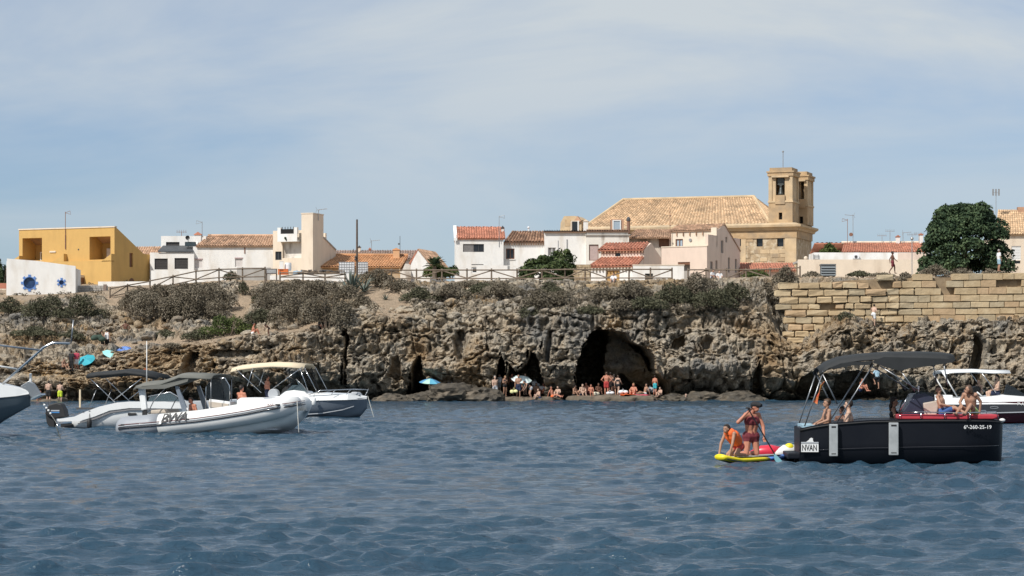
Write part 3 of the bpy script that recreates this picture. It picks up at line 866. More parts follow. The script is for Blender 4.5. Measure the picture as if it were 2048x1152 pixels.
def yellow_house():
    h = House('yellow_house', 38, 226, -24, 'ochre yellow house with two deep roof-terrace recesses and a sloping side wall', z0=9.4)
    k = 226/F
    s1 = h.fs(229); zt = h.fz(38, 458)
    zt = (h.fz(38, 459)+h.fz(229, 456))/2
    def H(xa, xb, ya, yb): return (h.fs(xa), h.fs(xb), h.fz((xa+xb)/2, yb), h.fz((xa+xb)/2, ya))
    zb = -0.6
    h1 = H(45, 84, 476, 521); h2 = H(179, 221, 473, 519)
    # parapet tooth cuts: the upper storey steps out over the lower one at the corners
    h.part('front_wall', panel(0, s1, zb, zt, [h1, h2], 0.0, 0.3), YELLOW)
    # right flank: slopes down with the roof
    kx = [(229, 456), (300, 517)]
    t1 = h.st(300, s1); z_back = h.sz(300, 520, s1)
    zf = zt
    top = lambda t: zf + 0.0 if t < 0.3 else zf + (z_back-zf)*(t-0.3)/(t1-0.3)
    tw = (h.st(259, s1), h.st(266, s1)); zw = (h.sz(262, 534, s1), h.sz(262, 506, s1))
    td = (h.st(258, s1), h.st(268, s1)); zd = (zb, h.sz(262, 556, s1))
    h.part('side_wall', panel(0.302, t1, zb, zf+0.01, [(tw[0], tw[1], zw[0], zw[1])], s1-0.3, 0.3, top=top, axis='t'), YELLOW)
    h.part('side_wall', panel(0.302, t1, zb, zf+0.01, [], 0.0, 0.3, top=top, axis='t'), YELLOW)
    window(h, tw[0], tw[1], zw[0], zw[1], t=s1-0.14, axis='t', glass=WOODB, name='window')
    m = MB(); n = 9; c = (td[0]+td[1])/2; w = (td[1]-td[0])/2
    arc = [(td[0], zd[0]), (td[1], zd[0]), (td[1], zd[1]-w)] + [(c+w*math.cos(math.pi*i/n), zd[1]-w+w*math.sin(math.pi*i/n)) for i in range(1, n)] + [(td[0], zd[1]-w)]
    m.prism(arc, 'x', s1+0.002, s1+0.05); h.part('door', m, WOODB)
    # roof slab down the slope, recess boxes
    m = MB(); m.add([(0.3, 0.3, zf-0.15), (s1-0.3, 0.3, zf-0.15), (s1-0.3, t1-0.3, z_back-0.15), (0.3, t1-0.3, z_back-0.15), (0.3, 0.3, zf-0.4), (s1-0.3, 0.3, zf-0.4), (s1-0.3, t1-0.3, z_back-0.4), (0.3, t1-0.3, z_back-0.4)],
            [(0, 1, 2, 3), (4, 7, 6, 5), (0, 4, 5, 1), (1, 5, 6, 2), (2, 6, 7, 3), (3, 7, 4, 0)])
    h.part('roof', m, T_TAN)
    for (a, b, z, w) in (h1, h2):
        m = MB(); dp = 2.2
        m.box(a-0.1, a-0.003, 0.302, dp, z-0.1, w+0.1); m.box(b+0.003, b+0.1, 0.302, dp, z-0.1, w+0.1); m.box(a-0.1, b+0.1, dp+0.002, dp+0.1, z-0.1, w+0.1); m.box(a-0.1, b+0.1, 0.302, dp, w+0.003, w+0.1); m.box(a-0.1, b+0.1, 0.302, dp, z-0.1, z-0.003)
        h.part('terrace_recess', m, YELLOW)
    m1 = h1; window(h, m1[0]+0.33*(m1[1]-m1[0]), m1[1], m1[2]+0.02, m1[2]+0.42*(m1[3]-m1[2]), t=1.9, frame=FRAME_W, name='terrace_door', fw=0.11)
    window(h, h2[0]+0.3*(h2[1]-h2[0]), h2[1]-0.05, h2[2]+0.02, h2[2]+0.52*(h2[3]-h2[2]), t=1.9, frame=FRAME_W, glass=GLASS_D, name='terrace_door', fw=0.1, bars=2)
    m = MB(); m.box(h2[0]+0.3*(h2[1]-h2[0])+0.1, h2[1]-0.15, 1.7, 1.83, h2[2]+0.16*(h2[3]-h2[2]), h2[2]+0.50*(h2[3]-h2[2])); h.part('roller_blind', m, BLIND_W)
    # lower storey steps forward at the foot: sloped parapet fins under the terraces
    for xa, xb, ya in ((27, 45, 512), (112, 134, 508), (208, 229, 508)):
        a, b = h.fs(xa), h.fs(xb); z = h.fz(xb, ya); zl = h.fz(xa, 521)
        m = MB(); m.prism([(a, zl-0.15), (b, zl-0.15), (b, z)], 'y', -0.55, -0.004); h.part('parapet_fin', m, YELLOW)
    m = MB(); m.box(h.fs(27), s1+0.0, -0.55, -0.004, zb, h.fz(100, 521)-0.155); h.part('lower_front', m, YELLOW)
    # coping, vent, scupper
    m = MB(); m.box(-0.05, s1+0.05, -0.06, 0.36, zt+0.003, zt+0.12); h.part('coping', m, CREAM)
    m = MB(); m.box(h.fs(100), h.fs(112), -0.08, -0.004, h.fz(105, 505), h.fz(105, 502)); h.part('ledge', m, CREAM)
    m = MB(); m.tube([(h.fs(157), -0.02, h.fz(157, 499)), (h.fs(157), 0.02, h.fz(157, 499))], 0.08, 10); h.part('vent', m, METAL_D)
    antenna(h, h.fs(131.5), -0.06, h.fz(131, 470), (470-424)*k, RUST, 1, -1)
    m = MB(); m.tube([(h.fs(131.5), -0.06, h.fz(131, 498)), (h.fs(131.5), -0.06, h.fz(131, 470))], 0.05, 6); h.part('antenna_bracket', m, RUST)
    # porch with the brown arch at the foot
    m = MB(); a, b = h.fs(153), h.fs(175)
    m.box(a, b, -1.6, -0.56, h.fz(160, 556), h.fz(160, 551)); h.part('porch_roof', m, CREAM)
    for q in (a, b-0.25): m = MB(); m.box(q, q+0.25, -1.6, -0.56, zb, h.fz(160, 556)-0.003); h.part('porch_pillar', m, WOODB)
    m = MB(); m.box(a+0.3, b-0.3, -0.62, -0.57, zb, h.fz(160, 558)); h.part('porch_window', m, GLASS_D)
    return h
yellow_house()

def stone_wall_grey():
    h = House('dry_stone_wall', 152, 208, 0, 'rough grey rubble wall right of the white garden wall', 'wall', z0=7.9)
    s1 = h.fs(214); m = MB(); m.box(0, s1, 0.05, 0.5, -0.6, h.fz(180, 571)); h.part('wall_core', m, GREYW)
    rr = random.Random(3); z = -0.5
    while z < h.fz(180, 571)-0.1:
        hh = rr.uniform(0.16, 0.28); s = 0.0
        while s < s1-0.1:
            w = min(rr.uniform(0.2, 0.5), s1-s)
            m = MB(); m.box(s+0.012, s+w-0.012, 0.0-rr.uniform(0, 0.05), 0.06, z+0.01, z+hh-0.01); m.build('stone', GREYW, h.root, bevel=0.02)
            s += w
        z += hh
    m = MB(); m.box(h.fs(208), h.fs(214), -0.35, -0.06, -0.7, h.fz(211, 569)); h.part('end_pillar', m, pmat('brown_pillar', (0.24, 0.18, 0.15), (0.18, 0.14, 0.12), 3.0, 0.9))
stone_wall_grey()

def left_edge_house():
    h = House('balustrade_terrace', -90, 214, 0, 'terrace with a pale balustrade at the left picture edge', 'terrace', z0=7.6)
    m = MB(); m.box(0, h.fs(12), 0.3, 6.0, -0.5, h.fz(0, 566)); h.part('terrace_wall', m, plaster('terracotta_wall', (0.42, 0.17, 0.11)))
    zt = h.fz(0, 580); m = MB(); m.box(0, h.fs(12), -0.1, 0.15, zt, zt+0.12); m.box(0, h.fs(12), -0.1, 0.15, zt-0.95, zt-0.85); h.part('rail', m, CREAM)
    k = 0
    while 0.05+0.24*k < h.fs(12):
        s = 0.05+0.24*k; m = MB(); m.tube([(s, 0.02, zt-0.85), (s, 0.02, zt-0.6), (s, 0.02, zt-0.35), (s, 0.02, zt)], [0.05, 0.085, 0.06, 0.045], 8); m.build('baluster', CREAM, h.root, smooth=True); k += 1
left_edge_house()

def back_roof_left():
    h = House('tan_roof_house', 262, 246, -8, 'tan tiled roof peeking out behind the yellow house', z0=11.0)
    s1 = h.fs(328); ze = h.fz(290, 520); zr = h.fz(290, 491)
    m = MB(); m.box(0, s1, 0.2, 5.0, -0.5, ze-0.15); h.part('wall', m, WHITE)
    roof_part(h, (-0.2, -0.1, ze), (s1+0.2, -0.1, ze), (s1+0.2, 2.6, zr), (-0.2, 2.6, zr), T_TAN, seed=3)
    m = MB(); m.tube([(h.fs(309), -0.15, ze+0.1), (h.fs(309), -0.15, ze+0.75)], [0.07, 0.16], 8); h.part('roof_vent', m, METAL_D)
back_roof_left()

def white_house_left():
    h = House('white_cubic_house', 300, 226.6, 0, 'small white two-storey cubic house with two dark shuttered windows and grey awning roof', z0=9.8)
    def H(xa, xb, ya, yb): return (h.fs(xa), h.fs(xb), h.fz((xa+xb)/2, yb), h.fz((xa+xb)/2, ya))
    s1 = h.fs(388); zt = h.fz(340, 505); zb = -0.6
    w1 = H(309, 335.5, 517, 539); w2 = H(349, 376, 516, 538)
    h.part('front_wall', panel(0, s1, zb, zt, [w1, w2]), WHITE)
    m = MB(); m.box(0, 0.3, 0.302, 6, zb, zt); m.box(s1-0.3, s1, 0.302, 6, zb, zt); m.box(0.3, s1-0.3, 5.7, 6, zb, zt); m.box(0.3, s1-0.3, 0.302, 5.7, zt-0.3, zt-0.05); h.part('wall', m, WHITE)
    for w in (w1, w2): window(h, *w, t=0.14, glass=SHUTTER, slats=7)
    # upper storey set back
    u = 2.0; a, b = h.fs(322, u), h.fs(412, u); z2 = h.fz(350, 472, u)
    hole = (h.fs(332, u), h.fs(359, u), h.fz(345, 494, u), h.fz(345, 484, u))
    h.part('upper_wall', panel(a, b, zt-0.02, z2, [hole], u, 0.3), WHITE)
    m = MB(); m.box(a, a+0.3, u+0.302, 6, zt, z2); m.box(a+0.3, b, 5.7, 6, zt, z2); m.box(a+0.3, b, u+0.302, 5.7, z2-0.3, z2-0.06); h.part('upper_storey', m, WHITE)
    window(h, *hole, t=u+0.14, glass=SHUTTER)
    m = MB(); ze = h.fz(345, 502); zr = h.fz(345, 491, u)
    m.add([(h.fs(316), -0.12, ze), (h.fs(386), -0.12, ze), (h.fs(388, u), u-0.01, zr), (h.fs(326, u), u-0.01, zr), (h.fs(316), -0.12, ze-0.12), (h.fs(386), -0.12, ze-0.12), (h.fs(388, u), u-0.01, zr-0.12), (h.fs(326, u), u-0.01, zr-0.12)],
          [(0, 1, 2, 3), (7, 6, 5, 4), (0, 4, 5, 1), (1, 5, 6, 2), (2, 6, 7, 3), (3, 7, 4, 0)])
    h.part('awning_roof', m, SLATE)
    m = MB(); m.box(h.fs(368), h.fs(389), 0.6, 1.2, h.fz(378, 491), h.fz(378, 483)); h.part('solar_tank', m, pmat('dark_green_tank', (0.03, 0.05, 0.06), None, rough=0.5))
    dish(h, h.fs(374), 0.5, h.fz(374, 475), 0.22)
    antenna(h, h.fs(362, u), u+0.4, z2, 0.45, RUST, 2)
    return h
white_house_left()

def white_long_house():
    h = House('long_white_house', 386, 227, 0, 'long white house under a straw tile roof with two small blank windows', z0=9.8)
    def H(xa, xb, ya, yb): return (h.fs(xa), h.fs(xb), h.fz((xa+xb)/2, yb), h.fz((xa+xb)/2, ya))
    s1 = h.fs(547); zb = -0.6; ze = h.fz(460, 493); zr = h.fz(460, 472, 2.6)
    w1 = H(389, 404.5, 519, 536); w2 = H(470, 485, 517, 534)
    zf = lambda s: ze + (h.fz(547, 491)-ze)*(s/s1)
    h.part('front_wall', panel(0, s1, zb, ze, [w1, w2]), WHITE)
    m = MB(); m.box(0, 0.3, 0.302, 5.2, zb, ze); m.box(s1-0.3, s1, 0.302, 5.2, zb, ze); m.box(0.3, s1-0.3, 4.9, 5.2, zb, ze)
    m.prism([(0.302, ze+0.003), (4.9, ze+0.003), (2.6, zr-0.15)], 'x', 0, 0.3); m.prism([(0.302, ze+0.003), (4.9, ze+0.003), (2.6, zr-0.15)], 'x', s1-0.3, s1)
    h.part('wall', m, WHITE)
    for w in (w1, w2):
        window(h, *w, t=0.08, glass=BLIND_W)
        m = MB(); m.box(w[0]-0.03, w[1]+0.03, -0.05, -0.003, w[3], w[3]+0.10); h.part('lintel', m, pmat('mauve_lintel', (0.45, 0.33, 0.33), None, rough=0.8))
    roof_part(h, (h.fs(392), -0.22, ze+0.02), (s1+0.05, -0.22, ze+0.02), (s1+0.05, 2.6, zr), (h.fs(409), 2.6, zr), T_TAN, seed=5)
    roof_part(h, (s1+0.05, 5.4, ze+0.02), (h.fs(392), 5.4, ze+0.02), (h.fs(409), 2.6, zr), (s1+0.05, 2.6, zr), T_TAN, name='rear_roof', seed=6, pitch=0.4)
    m = MB(); m.tube([(h.fs(409), 2.6, zr+0.05), (s1, 2.6, zr+0.05)], 0.13, 8); h.part('ridge', m, T_TAN)
    chimney(h, h.fs(389, 1.5), h.fs(402, 1.5), 1.5, 2.1, ze, h.fz(395, 470, 1.5), WHITE, T_RED, 0.2)
    antenna(h, h.fs(404, 1.6), 1.7, ze+1.0, h.fz(404, 443, 1.6)-ze-1.0, METAL, 1, 1)
    m = MB(); m.box(h.fs(488.5), h.fs(490.5), -0.05, -0.003, h.fz(489, 507), ze-0.02); h.part('rust_stain_pipe', m, RUST)
white_long_house()

def cream_tower_house():
    h = House('cream_tower_house', 546, 226, -20, 'cream house with a tall square stair tower and small white roof balcony', z0=9.8)
    def H(xa, xb, ya, yb, t=0.0): return (h.fs(xa, t), h.fs(xb, t), h.fz((xa+xb)/2, yb, t), h.fz((xa+xb)/2, ya, t))
    zb = -0.6; s1 = h.fs(606); zt = h.fz(575, 461)
    garage = H(565, 608.5, 485, 516); win = H(550.5, 566.5, 503, 520)
    win = (win[0], garage[0]-0.1, win[2], win[3])
    h.part('front_wall', panel(0, s1, zb, zt, [garage, win]), CREAM)
    m = MB(); m.box(0, 0.3, 0.302, 5.5, zb, zt); m.box(0.3, s1, 5.2, 5.5, zb, zt); m.box(0.3, s1, 0.302, 5.2, zt-0.55, zt-0.4); h.part('wall', m, CREAM)
    m = MB(); m.box(garage[0], garage[1], 0.22, 0.27, garage[2], garage[3]); g = h.part('blank_panel', m, WHITE_OLD)
    window(h, *win, t=0.14, frame=METAL_D, glass=GLASS_D)
    # balcony with posts and dark infill
    b = H(562, 601, 459, 484); m = MB(); m.box(b[0], b[1], -0.8, -0.004, b[2], b[2]+0.16); m.box(b[0], b[1], -0.8, -0.7, b[2]+0.162, b[2]+0.62*(b[3]-b[2])); h.part('balcony', m, WHITE)
    for q in (b[0], b[1]-0.34): m = MB(); m.box(q, q+0.34, -0.8, -0.46, b[2]+0.62*(b[3]-b[2])+0.002, b[3]+0.15); h.part('balcony_post', m, WHITE)
    m = MB(); m.box(b[0]+0.35, b[1]-0.35, -0.72, -0.68, b[2]+0.62*(b[3]-b[2])+0.01, b[3]); h.part('balcony_screen', m, BLACK)
    for q in range(5): m = MB(); m.tube([(b[0]+0.5+0.3*q, -0.75, b[3]), (b[0]+0.5+0.3*q, -0.75, b[3]+0.22)], 0.035, 5); h.part('railing_post', m, METAL_D)
    m = MB(); m.sphere((h.fs(578), -0.85, b[2]+0.35), 0.12, 8, 6); m.sphere((h.fs(579.5), -0.85, b[2]+0.2), 0.09, 8, 6); h.part('hanging_plant', m, pmat('dark_leaf', (0.03, 0.045, 0.02), None, rough=0.9))
    # the tower
    a, c = h.fs(605), h.fs(628); ztw = h.fz(616, 428)
    tb = h.st(647, c); tbz = h.sz(647, 431, c)
    m = MB(); m.box(a, c, -0.25, tb, zb, ztw); h.part('tower', m, CREAM)
    m = MB(); m.box(a-0.04, c+0.04, -0.29, tb+0.04, ztw+0.002, ztw+0.1); h.part('tower_coping', m, CREAM)
    # the flank that slopes down behind the tower
    te = h.st(672, c); ze = h.sz(672, 500, c); zs = h.sz(648, 475, c)
    m = MB(); m.prism([(tb+0.002, zb), (te, zb), (te, ze), (tb+0.002, zs)], 'x', c-0.3, c-0.02); h.part('flank_wall', m, CREAM)
    m = MB(); m.add([(c-3.5, tb, zs+0.02), (c+0.05, tb, zs+0.02), (c+0.05, te, ze+0.02), (c-3.5, te, ze+0.02)], [(0, 1, 2, 3)]); h.part('flank_roof', m, GREYW, solid=0.12)
    antenna(h, h.fs(630), 0.8, ztw, 0.45, METAL, 0, 1)
cream_tower_house()

def yard_left():
    h = House('yard_wall', 540, 215, -2, 'low white yard wall below the cream tower house', 'wall', z0=9.6)
    s1 = h.fs(698)
    top = lambda s: h.fz(540, 551) + (h.fz(690, 548)-h.fz(540, 551))*s/s1
    h.part('wall', panel(0, s1, -0.8, h.fz(540, 548), [], 0, 0.3, top=top), WHITE)
    h2 = House('grey_ramp_wall', 474, 218, 0, 'plain grey ramp wall between the long white house and yard wall', 'wall', z0=9.6)
    h2.part('wall', panel(0, h2.fs(541), -0.8, h2.fz(505, 535), [], 0, 0.3), GREYW)
    h3 = House('white_boundary_wall', 196, 216, -4, 'low white boundary wall at the foot of the yellow house', 'wall', z0=9.0)
    s3 = h3.fs(302); h3.part('wall', panel(0, s3, -1.2, h3.fz(250, 563), [], 0, 0.3), WHITE)
    h5 = House('white_terrace_wall', 302, 213, 0, 'low white terrace wall below the long white house behind the fence', 'wall', z0=9.4)
    h5.part('wall', panel(0, h5.fs(474), -1.2, h5.fz(400, 541), [], 0, 0.3), WHITE)
    # information board on two legs
    t = empty('information_board', P(543, 556, 204)); tag(t, 'dark framed information board on the fence line', 'sign')
    m = MB(); m.box(-0.5, 0.5, -0.03, 0.03, 0.35, 0.82); m.build('board_frame', WOODP, t)
    m = MB(); m.box(-0.42, 0.42, -0.045, -0.032, 0.42, 0.75); m.build('board_face', pmat('grey_print', (0.25, 0.26, 0.27), (0.4, 0.4, 0.4), 9.0, 0.6), t)
    for q in (-0.44, 0.44): m = MB(); m.box(q-0.05, q+0.05, 0.035, 0.12, -0.5, 0.8); m.build('leg', WOODP, t)
    # yard clutter: water tanks in cages, crates, stacked wood
    for px, w, lab in ((693, 30, 'white caged water tank left of the wooden pole'), (725, 20, 'white caged water tank right of the wooden pole')):
        D = 219; k = D/F; t = empty('water_tank', P(px, 549, D)); tag(t, lab, 'tank', 'caged water tanks')
        hw = w*k*0.5; hh = 25*k
        m = MB(); m.box(-hw, hw, 0, 1.0, 0, hh); m.build('tank', PLASTIC_W, t, bevel=0.04)
        m = MB()
        for q in range(6): zz = hh*q/5; m.box(-hw-0.03, hw+0.03, -0.04, -0.015, zz-0.015, zz+0.015)
        for q in range(7): ss = -hw+2*hw*q/6; m.box(ss-0.012, ss+0.012, -0.07, -0.042, 0, hh)
        m.build('cage', METAL, t)
    for px, py, w, hgt, mat, lab, nm in ((566, 549, 20, 10, ORANGE_P, 'orange-red crate on the yard wall by the cream house', 'crate'), (563, 541, 8, 18, WHITE, 'white panel standing behind the orange-red crate', 'panel'),
                                 (575, 541, 14, 16, PLASTIC_W, 'pale plastic drum beside the white panel in the yard', 'drum'), (595, 549, 18, 9, TARP, 'folded pale blue tarpaulin in the yard', 'tarpaulin')):
        D = 219; k = D/F; t = empty({'panel': 'leaning_board'}.get(nm, 'plastic_'+nm), P(px, py, D)); tag(t, lab, {'panel': 'board'}.get(nm, nm))
        m = MB()
        if nm == 'drum': m.tube([(0, 0.5, 0), (0, 0.5, hgt*k*0.25), (0, 0.5, hgt*k*0.75), (0, 0.5, hgt*k)], [w*k*0.46, w*k*0.5, w*k*0.5, w*k*0.44], 14); m.build('body', mat, t)
        elif nm == 'crate':
            m.box(-w*k/2, w*k/2, 0, 0.6, 0, 0.04); m.box(-w*k/2, w*k/2, 0, 0.04, 0.04, hgt*k); m.box(-w*k/2, w*k/2, 0.56, 0.6, 0.04, hgt*k); m.box(-w*k/2, -w*k/2+0.04, 0.04, 0.56, 0.04, hgt*k); m.box(w*k/2-0.04, w*k/2, 0.04, 0.56, 0.04, hgt*k); m.build('body', mat, t)
            m = MB(); m.box(-w*k/2-0.02, w*k/2+0.02, -0.02, 0.62, hgt*k+0.002, hgt*k+0.05); m.build('rim', mat, t)
        elif nm == 'tarpaulin':
            rr = random.Random(4); n = 9; secs = []
            for i in range(n):
                s = -w*k/2 + w*k*i/(n-1); secs.append([(s, 0, 0), (s, 0.02, hgt*k*(0.6+0.4*rr.random())), (s, 0.4, hgt*k*(0.7+0.4*rr.random())), (s, 0.7, 0)])
            m.loft(secs); m.build('body', mat, t)
        else:
            m.box(-w*k/2, w*k/2, 0, 0.06, 0, hgt*k); m.build('body', mat, t); m = MB(); m.box(-w*k/2-0.02, w*k/2+0.02, -0.02, 0.08, hgt*k+0.002, hgt*k+0.03); m.build('rim', mat, t)
    # stacked timber along the wall top
    t = empty('timber_pile', P(640, 549, 217.5)); tag(t, 'untidy pile of grey timber and branches behind the yard wall', 'timber pile'); rr = random.Random(8)
    for q in range(34):
        m = MB(); s = rr.uniform(-1.8, 2.0); z = rr.uniform(0.05, 0.42); L = rr.uniform(0.3, 0.9); a = rr.uniform(-0.3, 0.3)
        m.tube([(s-L/2, 0.3+rr.uniform(-0.2, 0.2), z-L*a*0.3), (s+L/2, 0.3+rr.uniform(-0.2, 0.2), z+L*a*0.3)], rr.uniform(0.03, 0.06), 5); m.build('plank', WOODF if q % 3 else METAL_D, t)
    # wooden pole
    t = empty('utility_pole', P(714, 560, 214)); tag(t, 'tall bare dark wooden pole above the agave', 'pole'); k = 214/F
    m = MB(); m.tube([(0, 0, -0.5), (0, 0, 60*k), (0, 0, 120*k)], [0.11, 0.10, 0.085], 10); m.build('shaft', WOODP, t)
    m = MB(); m.tube([(-0.12, -0.1, 54*k), (-0.3, -0.1, 56*k), (-0.32, -0.1, 62*k)], 0.03, 5); m.build('bracket', METAL_D, t)
    for q, zz in ((-0.12, 46), (-0.14, 41)): m = MB(); m.sphere((q, -0.12, zz*k), 0.11, 8, 6); m.build('insulator', METAL_D, t)
    m = MB(); m.tube([(0, 0, 120*k), (0, 0, 121.5*k)], [0.1, 0.05], 10); m.build('cap', METAL_D, t)
yard_left()

def orange_roof_house():
    h = House('orange_roof_house', 632, 226, 3, 'low house with a broad bright orange tile roof and square chimney', z0=9.6)
    s1 = h.fs(800); ze = h.fz(720, 534); t_r = 3.6; zr = h.fz(720, 511, t_r)
    sr0, sr1 = h.fs(654, t_r), h.fs(816, t_r)
    m = MB(); m.box(0.2, s1-0.1, 0.3, 6.5, -0.6, ze-0.1); h.part('wall', m, plaster('tan_plaster', (0.52, 0.36, 0.20)))
    roof_part(h, (-0.4, -0.1, ze), (s1+0.1, -0.1, ze), (sr1, t_r, zr), (sr0, t_r, zr), T_ORANGE, seed=11, pitch=0.27)
    roof_part(h, (s1+0.2, 7.2, ze), (-0.4, 7.2, ze), (sr0, t_r, zr), (sr1, t_r, zr), T_ORANGE, name='rear_roof', seed=12, pitch=0.4)
    m = MB(); m.prism([(-0.05, ze-0.15), (t_r, zr-0.1), (t_r, -0.6), (-0.05, -0.6)], 'x', s1-0.09, s1+0.02); h.part('gable', m, plaster('tan_plaster', (0.52, 0.36, 0.20)))
    m = MB(); m.tube([(sr0, t_r, zr+0.06), (sr1, t_r, zr+0.06)], 0.14, 8); h.part('ridge', m, T_ORANGE)
    chimney(h, h.fs(786, 2.6), h.fs(799, 2.6), 2.6, 3.2, ze, h.fz(792, 500, 2.6), plaster('orange_chimney', (0.66, 0.40, 0.22)), T_ORANGE)
    m = MB(); m.tube([(h.fs(800, 3.4), 3.4, ze), (h.fs(800, 3.4), 3.4, h.fz(800, 472, 3.4))], 0.025, 5)
    for dx, dz in ((-0.3, 0.62), (0.34, 0.45), (-0.12, 0.82), (-0.12, 0.4)):
        m.sphere((h.fs(800, 3.4)+dx, 3.4, ze+dz*3.0), 0.09, 8, 6); m.tube([(h.fs(800, 3.4), 3.4, ze+dz*3.0-0.05), (h.fs(800, 3.4)+dx, 3.4, ze+dz*3.0)], 0.014, 4)
    h.part('wind_vane', m, METAL_D)
    h2 = House('grey_ridge_house', 664, 238, 0, 'greyish tan roof ridge running behind the orange roofed house', z0=10.2)
    a = h2.fs(836); ze = h2.fz(750, 518); zr = h2.fz(750, 501, 3.0)
    m = MB(); m.box(0, a, 0.2, 6.0, -0.6, ze-0.1); h2.part('wall', m, WHITE_OLD)
    m2 = plaster('grey_tan_tiles', (0.36, 0.28, 0.235)); roof_part(h2, (0, -0.1, ze), (a, -0.1, ze), (a, 3.0, zr), (0, 3.0, zr), tilemat('faded_tiles', (0.40, 0.29, 0.235), 0.8, 1.1), seed=13)
    antenna(h2, h2.fs(743, 2), 2.0, zr-0.5, 1.5, METAL, 0, 1); 
    chimney(h2, h2.fs(716, 2.5), h2.fs(721, 2.5), 2.5, 2.9, ze, h2.fz(718, 495, 2.5), CREAM, METAL_D); chimney(h2, h2.fs(737.5, 2.6), h2.fs(742, 2.6), 2.6, 2.9, ze, h2.fz(739, 499, 2.6), T_RED, T_RED)
    h3 = House('white_gable_house', 822, 229, -14, 'white gable end right of the orange roof, shaded', z0=9.6)
    s1 = h3.fs(860); zb = -0.6
    poly = [(0, zb), (s1, zb), (s1, h3.fz(860, 530)), (h3.fs(836), h3.fz(836, 500)), (0, h3.fz(822, 528))]
    m = MB(); m.prism(poly, 'y', 0, 0.3); h3.part('gable_wall', m, WHITE)
    m = MB(); m.box(0, 0.3, 0.302, 6, zb, h3.fz(822, 530)); m.box(s1-0.3, s1, 0.302, 6, zb, h3.fz(860, 532)); h3.part('wall', m, WHITE)
    z0, z1, sm = h3.fz(822, 526), h3.fz(836, 498), h3.fs(836)
    roof_part(h3, (-0.2, 6.2, z0-0.1), (-0.2, 0.0, z0-0.1), (sm, 0.0, z1), (sm, 6.2, z1), T_RED, seed=15); roof_part(h3, (s1+0.15, 0.0, h3.fz(860, 531)), (s1+0.15, 6.2, h3.fz(860, 531)), (sm, 6.2, z1), (sm, 0.0, z1), T_TAN, name='rear_roof', seed=16)
orange_roof_house()

# ================================================================ RIGHT GROUP OF HOUSES
def white_red_roof_house():
    h = House('red_roof_white_house', 912, 244, 3, 'white two-storey house with a red tile roof, leftmost of the middle terrace', z0=10.4)
    def H(xa, xb, ya, yb): return (h.fs(xa), h.fs(xb), h.fz((xa+xb)/2, yb), h.fz((xa+xb)/2, ya))
    s1 = h.fs(1007); zb = -0.8; ze = h.fz(960, 477); tr = 2.8; zr = h.fz(960, 454, tr)
    w1 = H(926, 968, 488, 504); wl = H(926, 947, 488, 507.5); w2 = H(943, 967, 534, 547); w3 = H(943, 967, 528.5, 530)
    w1 = (wl[0], w1[1], w1[2], w1[3])
    h.part('front_wall', panel(0, s1, zb, ze, [w1, w2, w3]), WHITE)
    m = MB(); m.box(0, 0.3, 0.302, 5.6, zb, ze); m.box(s1-0.3, s1, 0.302, 5.6, zb, ze); m.box(0.3, s1-0.3, 5.3, 5.6, zb, ze)
    for a, b in ((0, 0.3), (s1-0.3, s1)): m.prism([(0.0, ze+0.002), (5.6, ze+0.002), (tr, zr-0.12)], 'x', a, b)
    h.part('wall', m, WHITE)
    roof_part(h, (-0.05, -0.2, ze), (s1+0.2, -0.2, ze), (s1+0.2, tr, zr), (-0.05, tr, zr), T_RED, seed=21)
    roof_part(h, (s1+0.2, 5.8, ze), (-0.05, 5.8, ze), (-0.05, tr, zr), (s1+0.2, tr, zr), T_RED, name='rear_roof', seed=22, pitch=0.4)
    m = MB(); m.add([(-0.22, -0.28, ze+0.05), (0.12, -0.28, ze+0.05), (0.12, tr, zr+0.16), (-0.22, tr, zr+0.16), (-0.22, -0.28, ze-0.25), (0.12, -0.28, ze-0.25), (0.12, tr, zr-0.15), (-0.22, tr, zr-0.15)], [(0, 1, 2, 3), (7, 6, 5, 4), (0, 4, 5, 1), (1, 5, 6, 2), (2, 6, 7, 3), (3, 7, 4, 0)])
    h.part('verge', m, WHITE)
    sm = h.fs(947); window(h, w1[0], sm, w1[2], w1[3], t=0.1, glass=SHUT_G); window(h, sm+0.01, w1[1], w1[2], w1[3], t=0.16, frame=METAL_D, bars=1)
    window(h, *w2, t=0.14, frame=FRAME_W, bars=1, fw=0.14); window(h, *w3, t=0.14)
    chimney(h, h.fs(1003, 1.5), h.fs(1008, 1.5), 1.5, 1.9, ze, h.fz(1005, 457, 1.5), WHITE, METAL_D, 0.2)
    antenna(h, h.fs(998), -0.25, h.fz(998, 470), 38*244/F, METAL, 1, -1)
    m = MB(); m.box(h.fs(997.5), h.fs(999), -0.04, -0.003, h.fz(998, 494), ze-0.05); h.part('cable', m, METAL)
    # low white yard wall in front
    h.part('yard_wall', panel(h.fs(953, -1.5), h.fs(1040, -1.5), zb, h.fz(990, 531, -1.5), [(h.fs(1015, -1.5), h.fs(1022, -1.5), h.fz(1018, 539, -1.5), h.fz(1018, 532, -1.5)), (h.fs(1025, -1.5), h.fs(1038, -1.5), h.fz(1030, 539, -1.5), h.fz(1030, 533.5, -1.5))], -1.5, 0.2), WHITE)
white_red_roof_house()

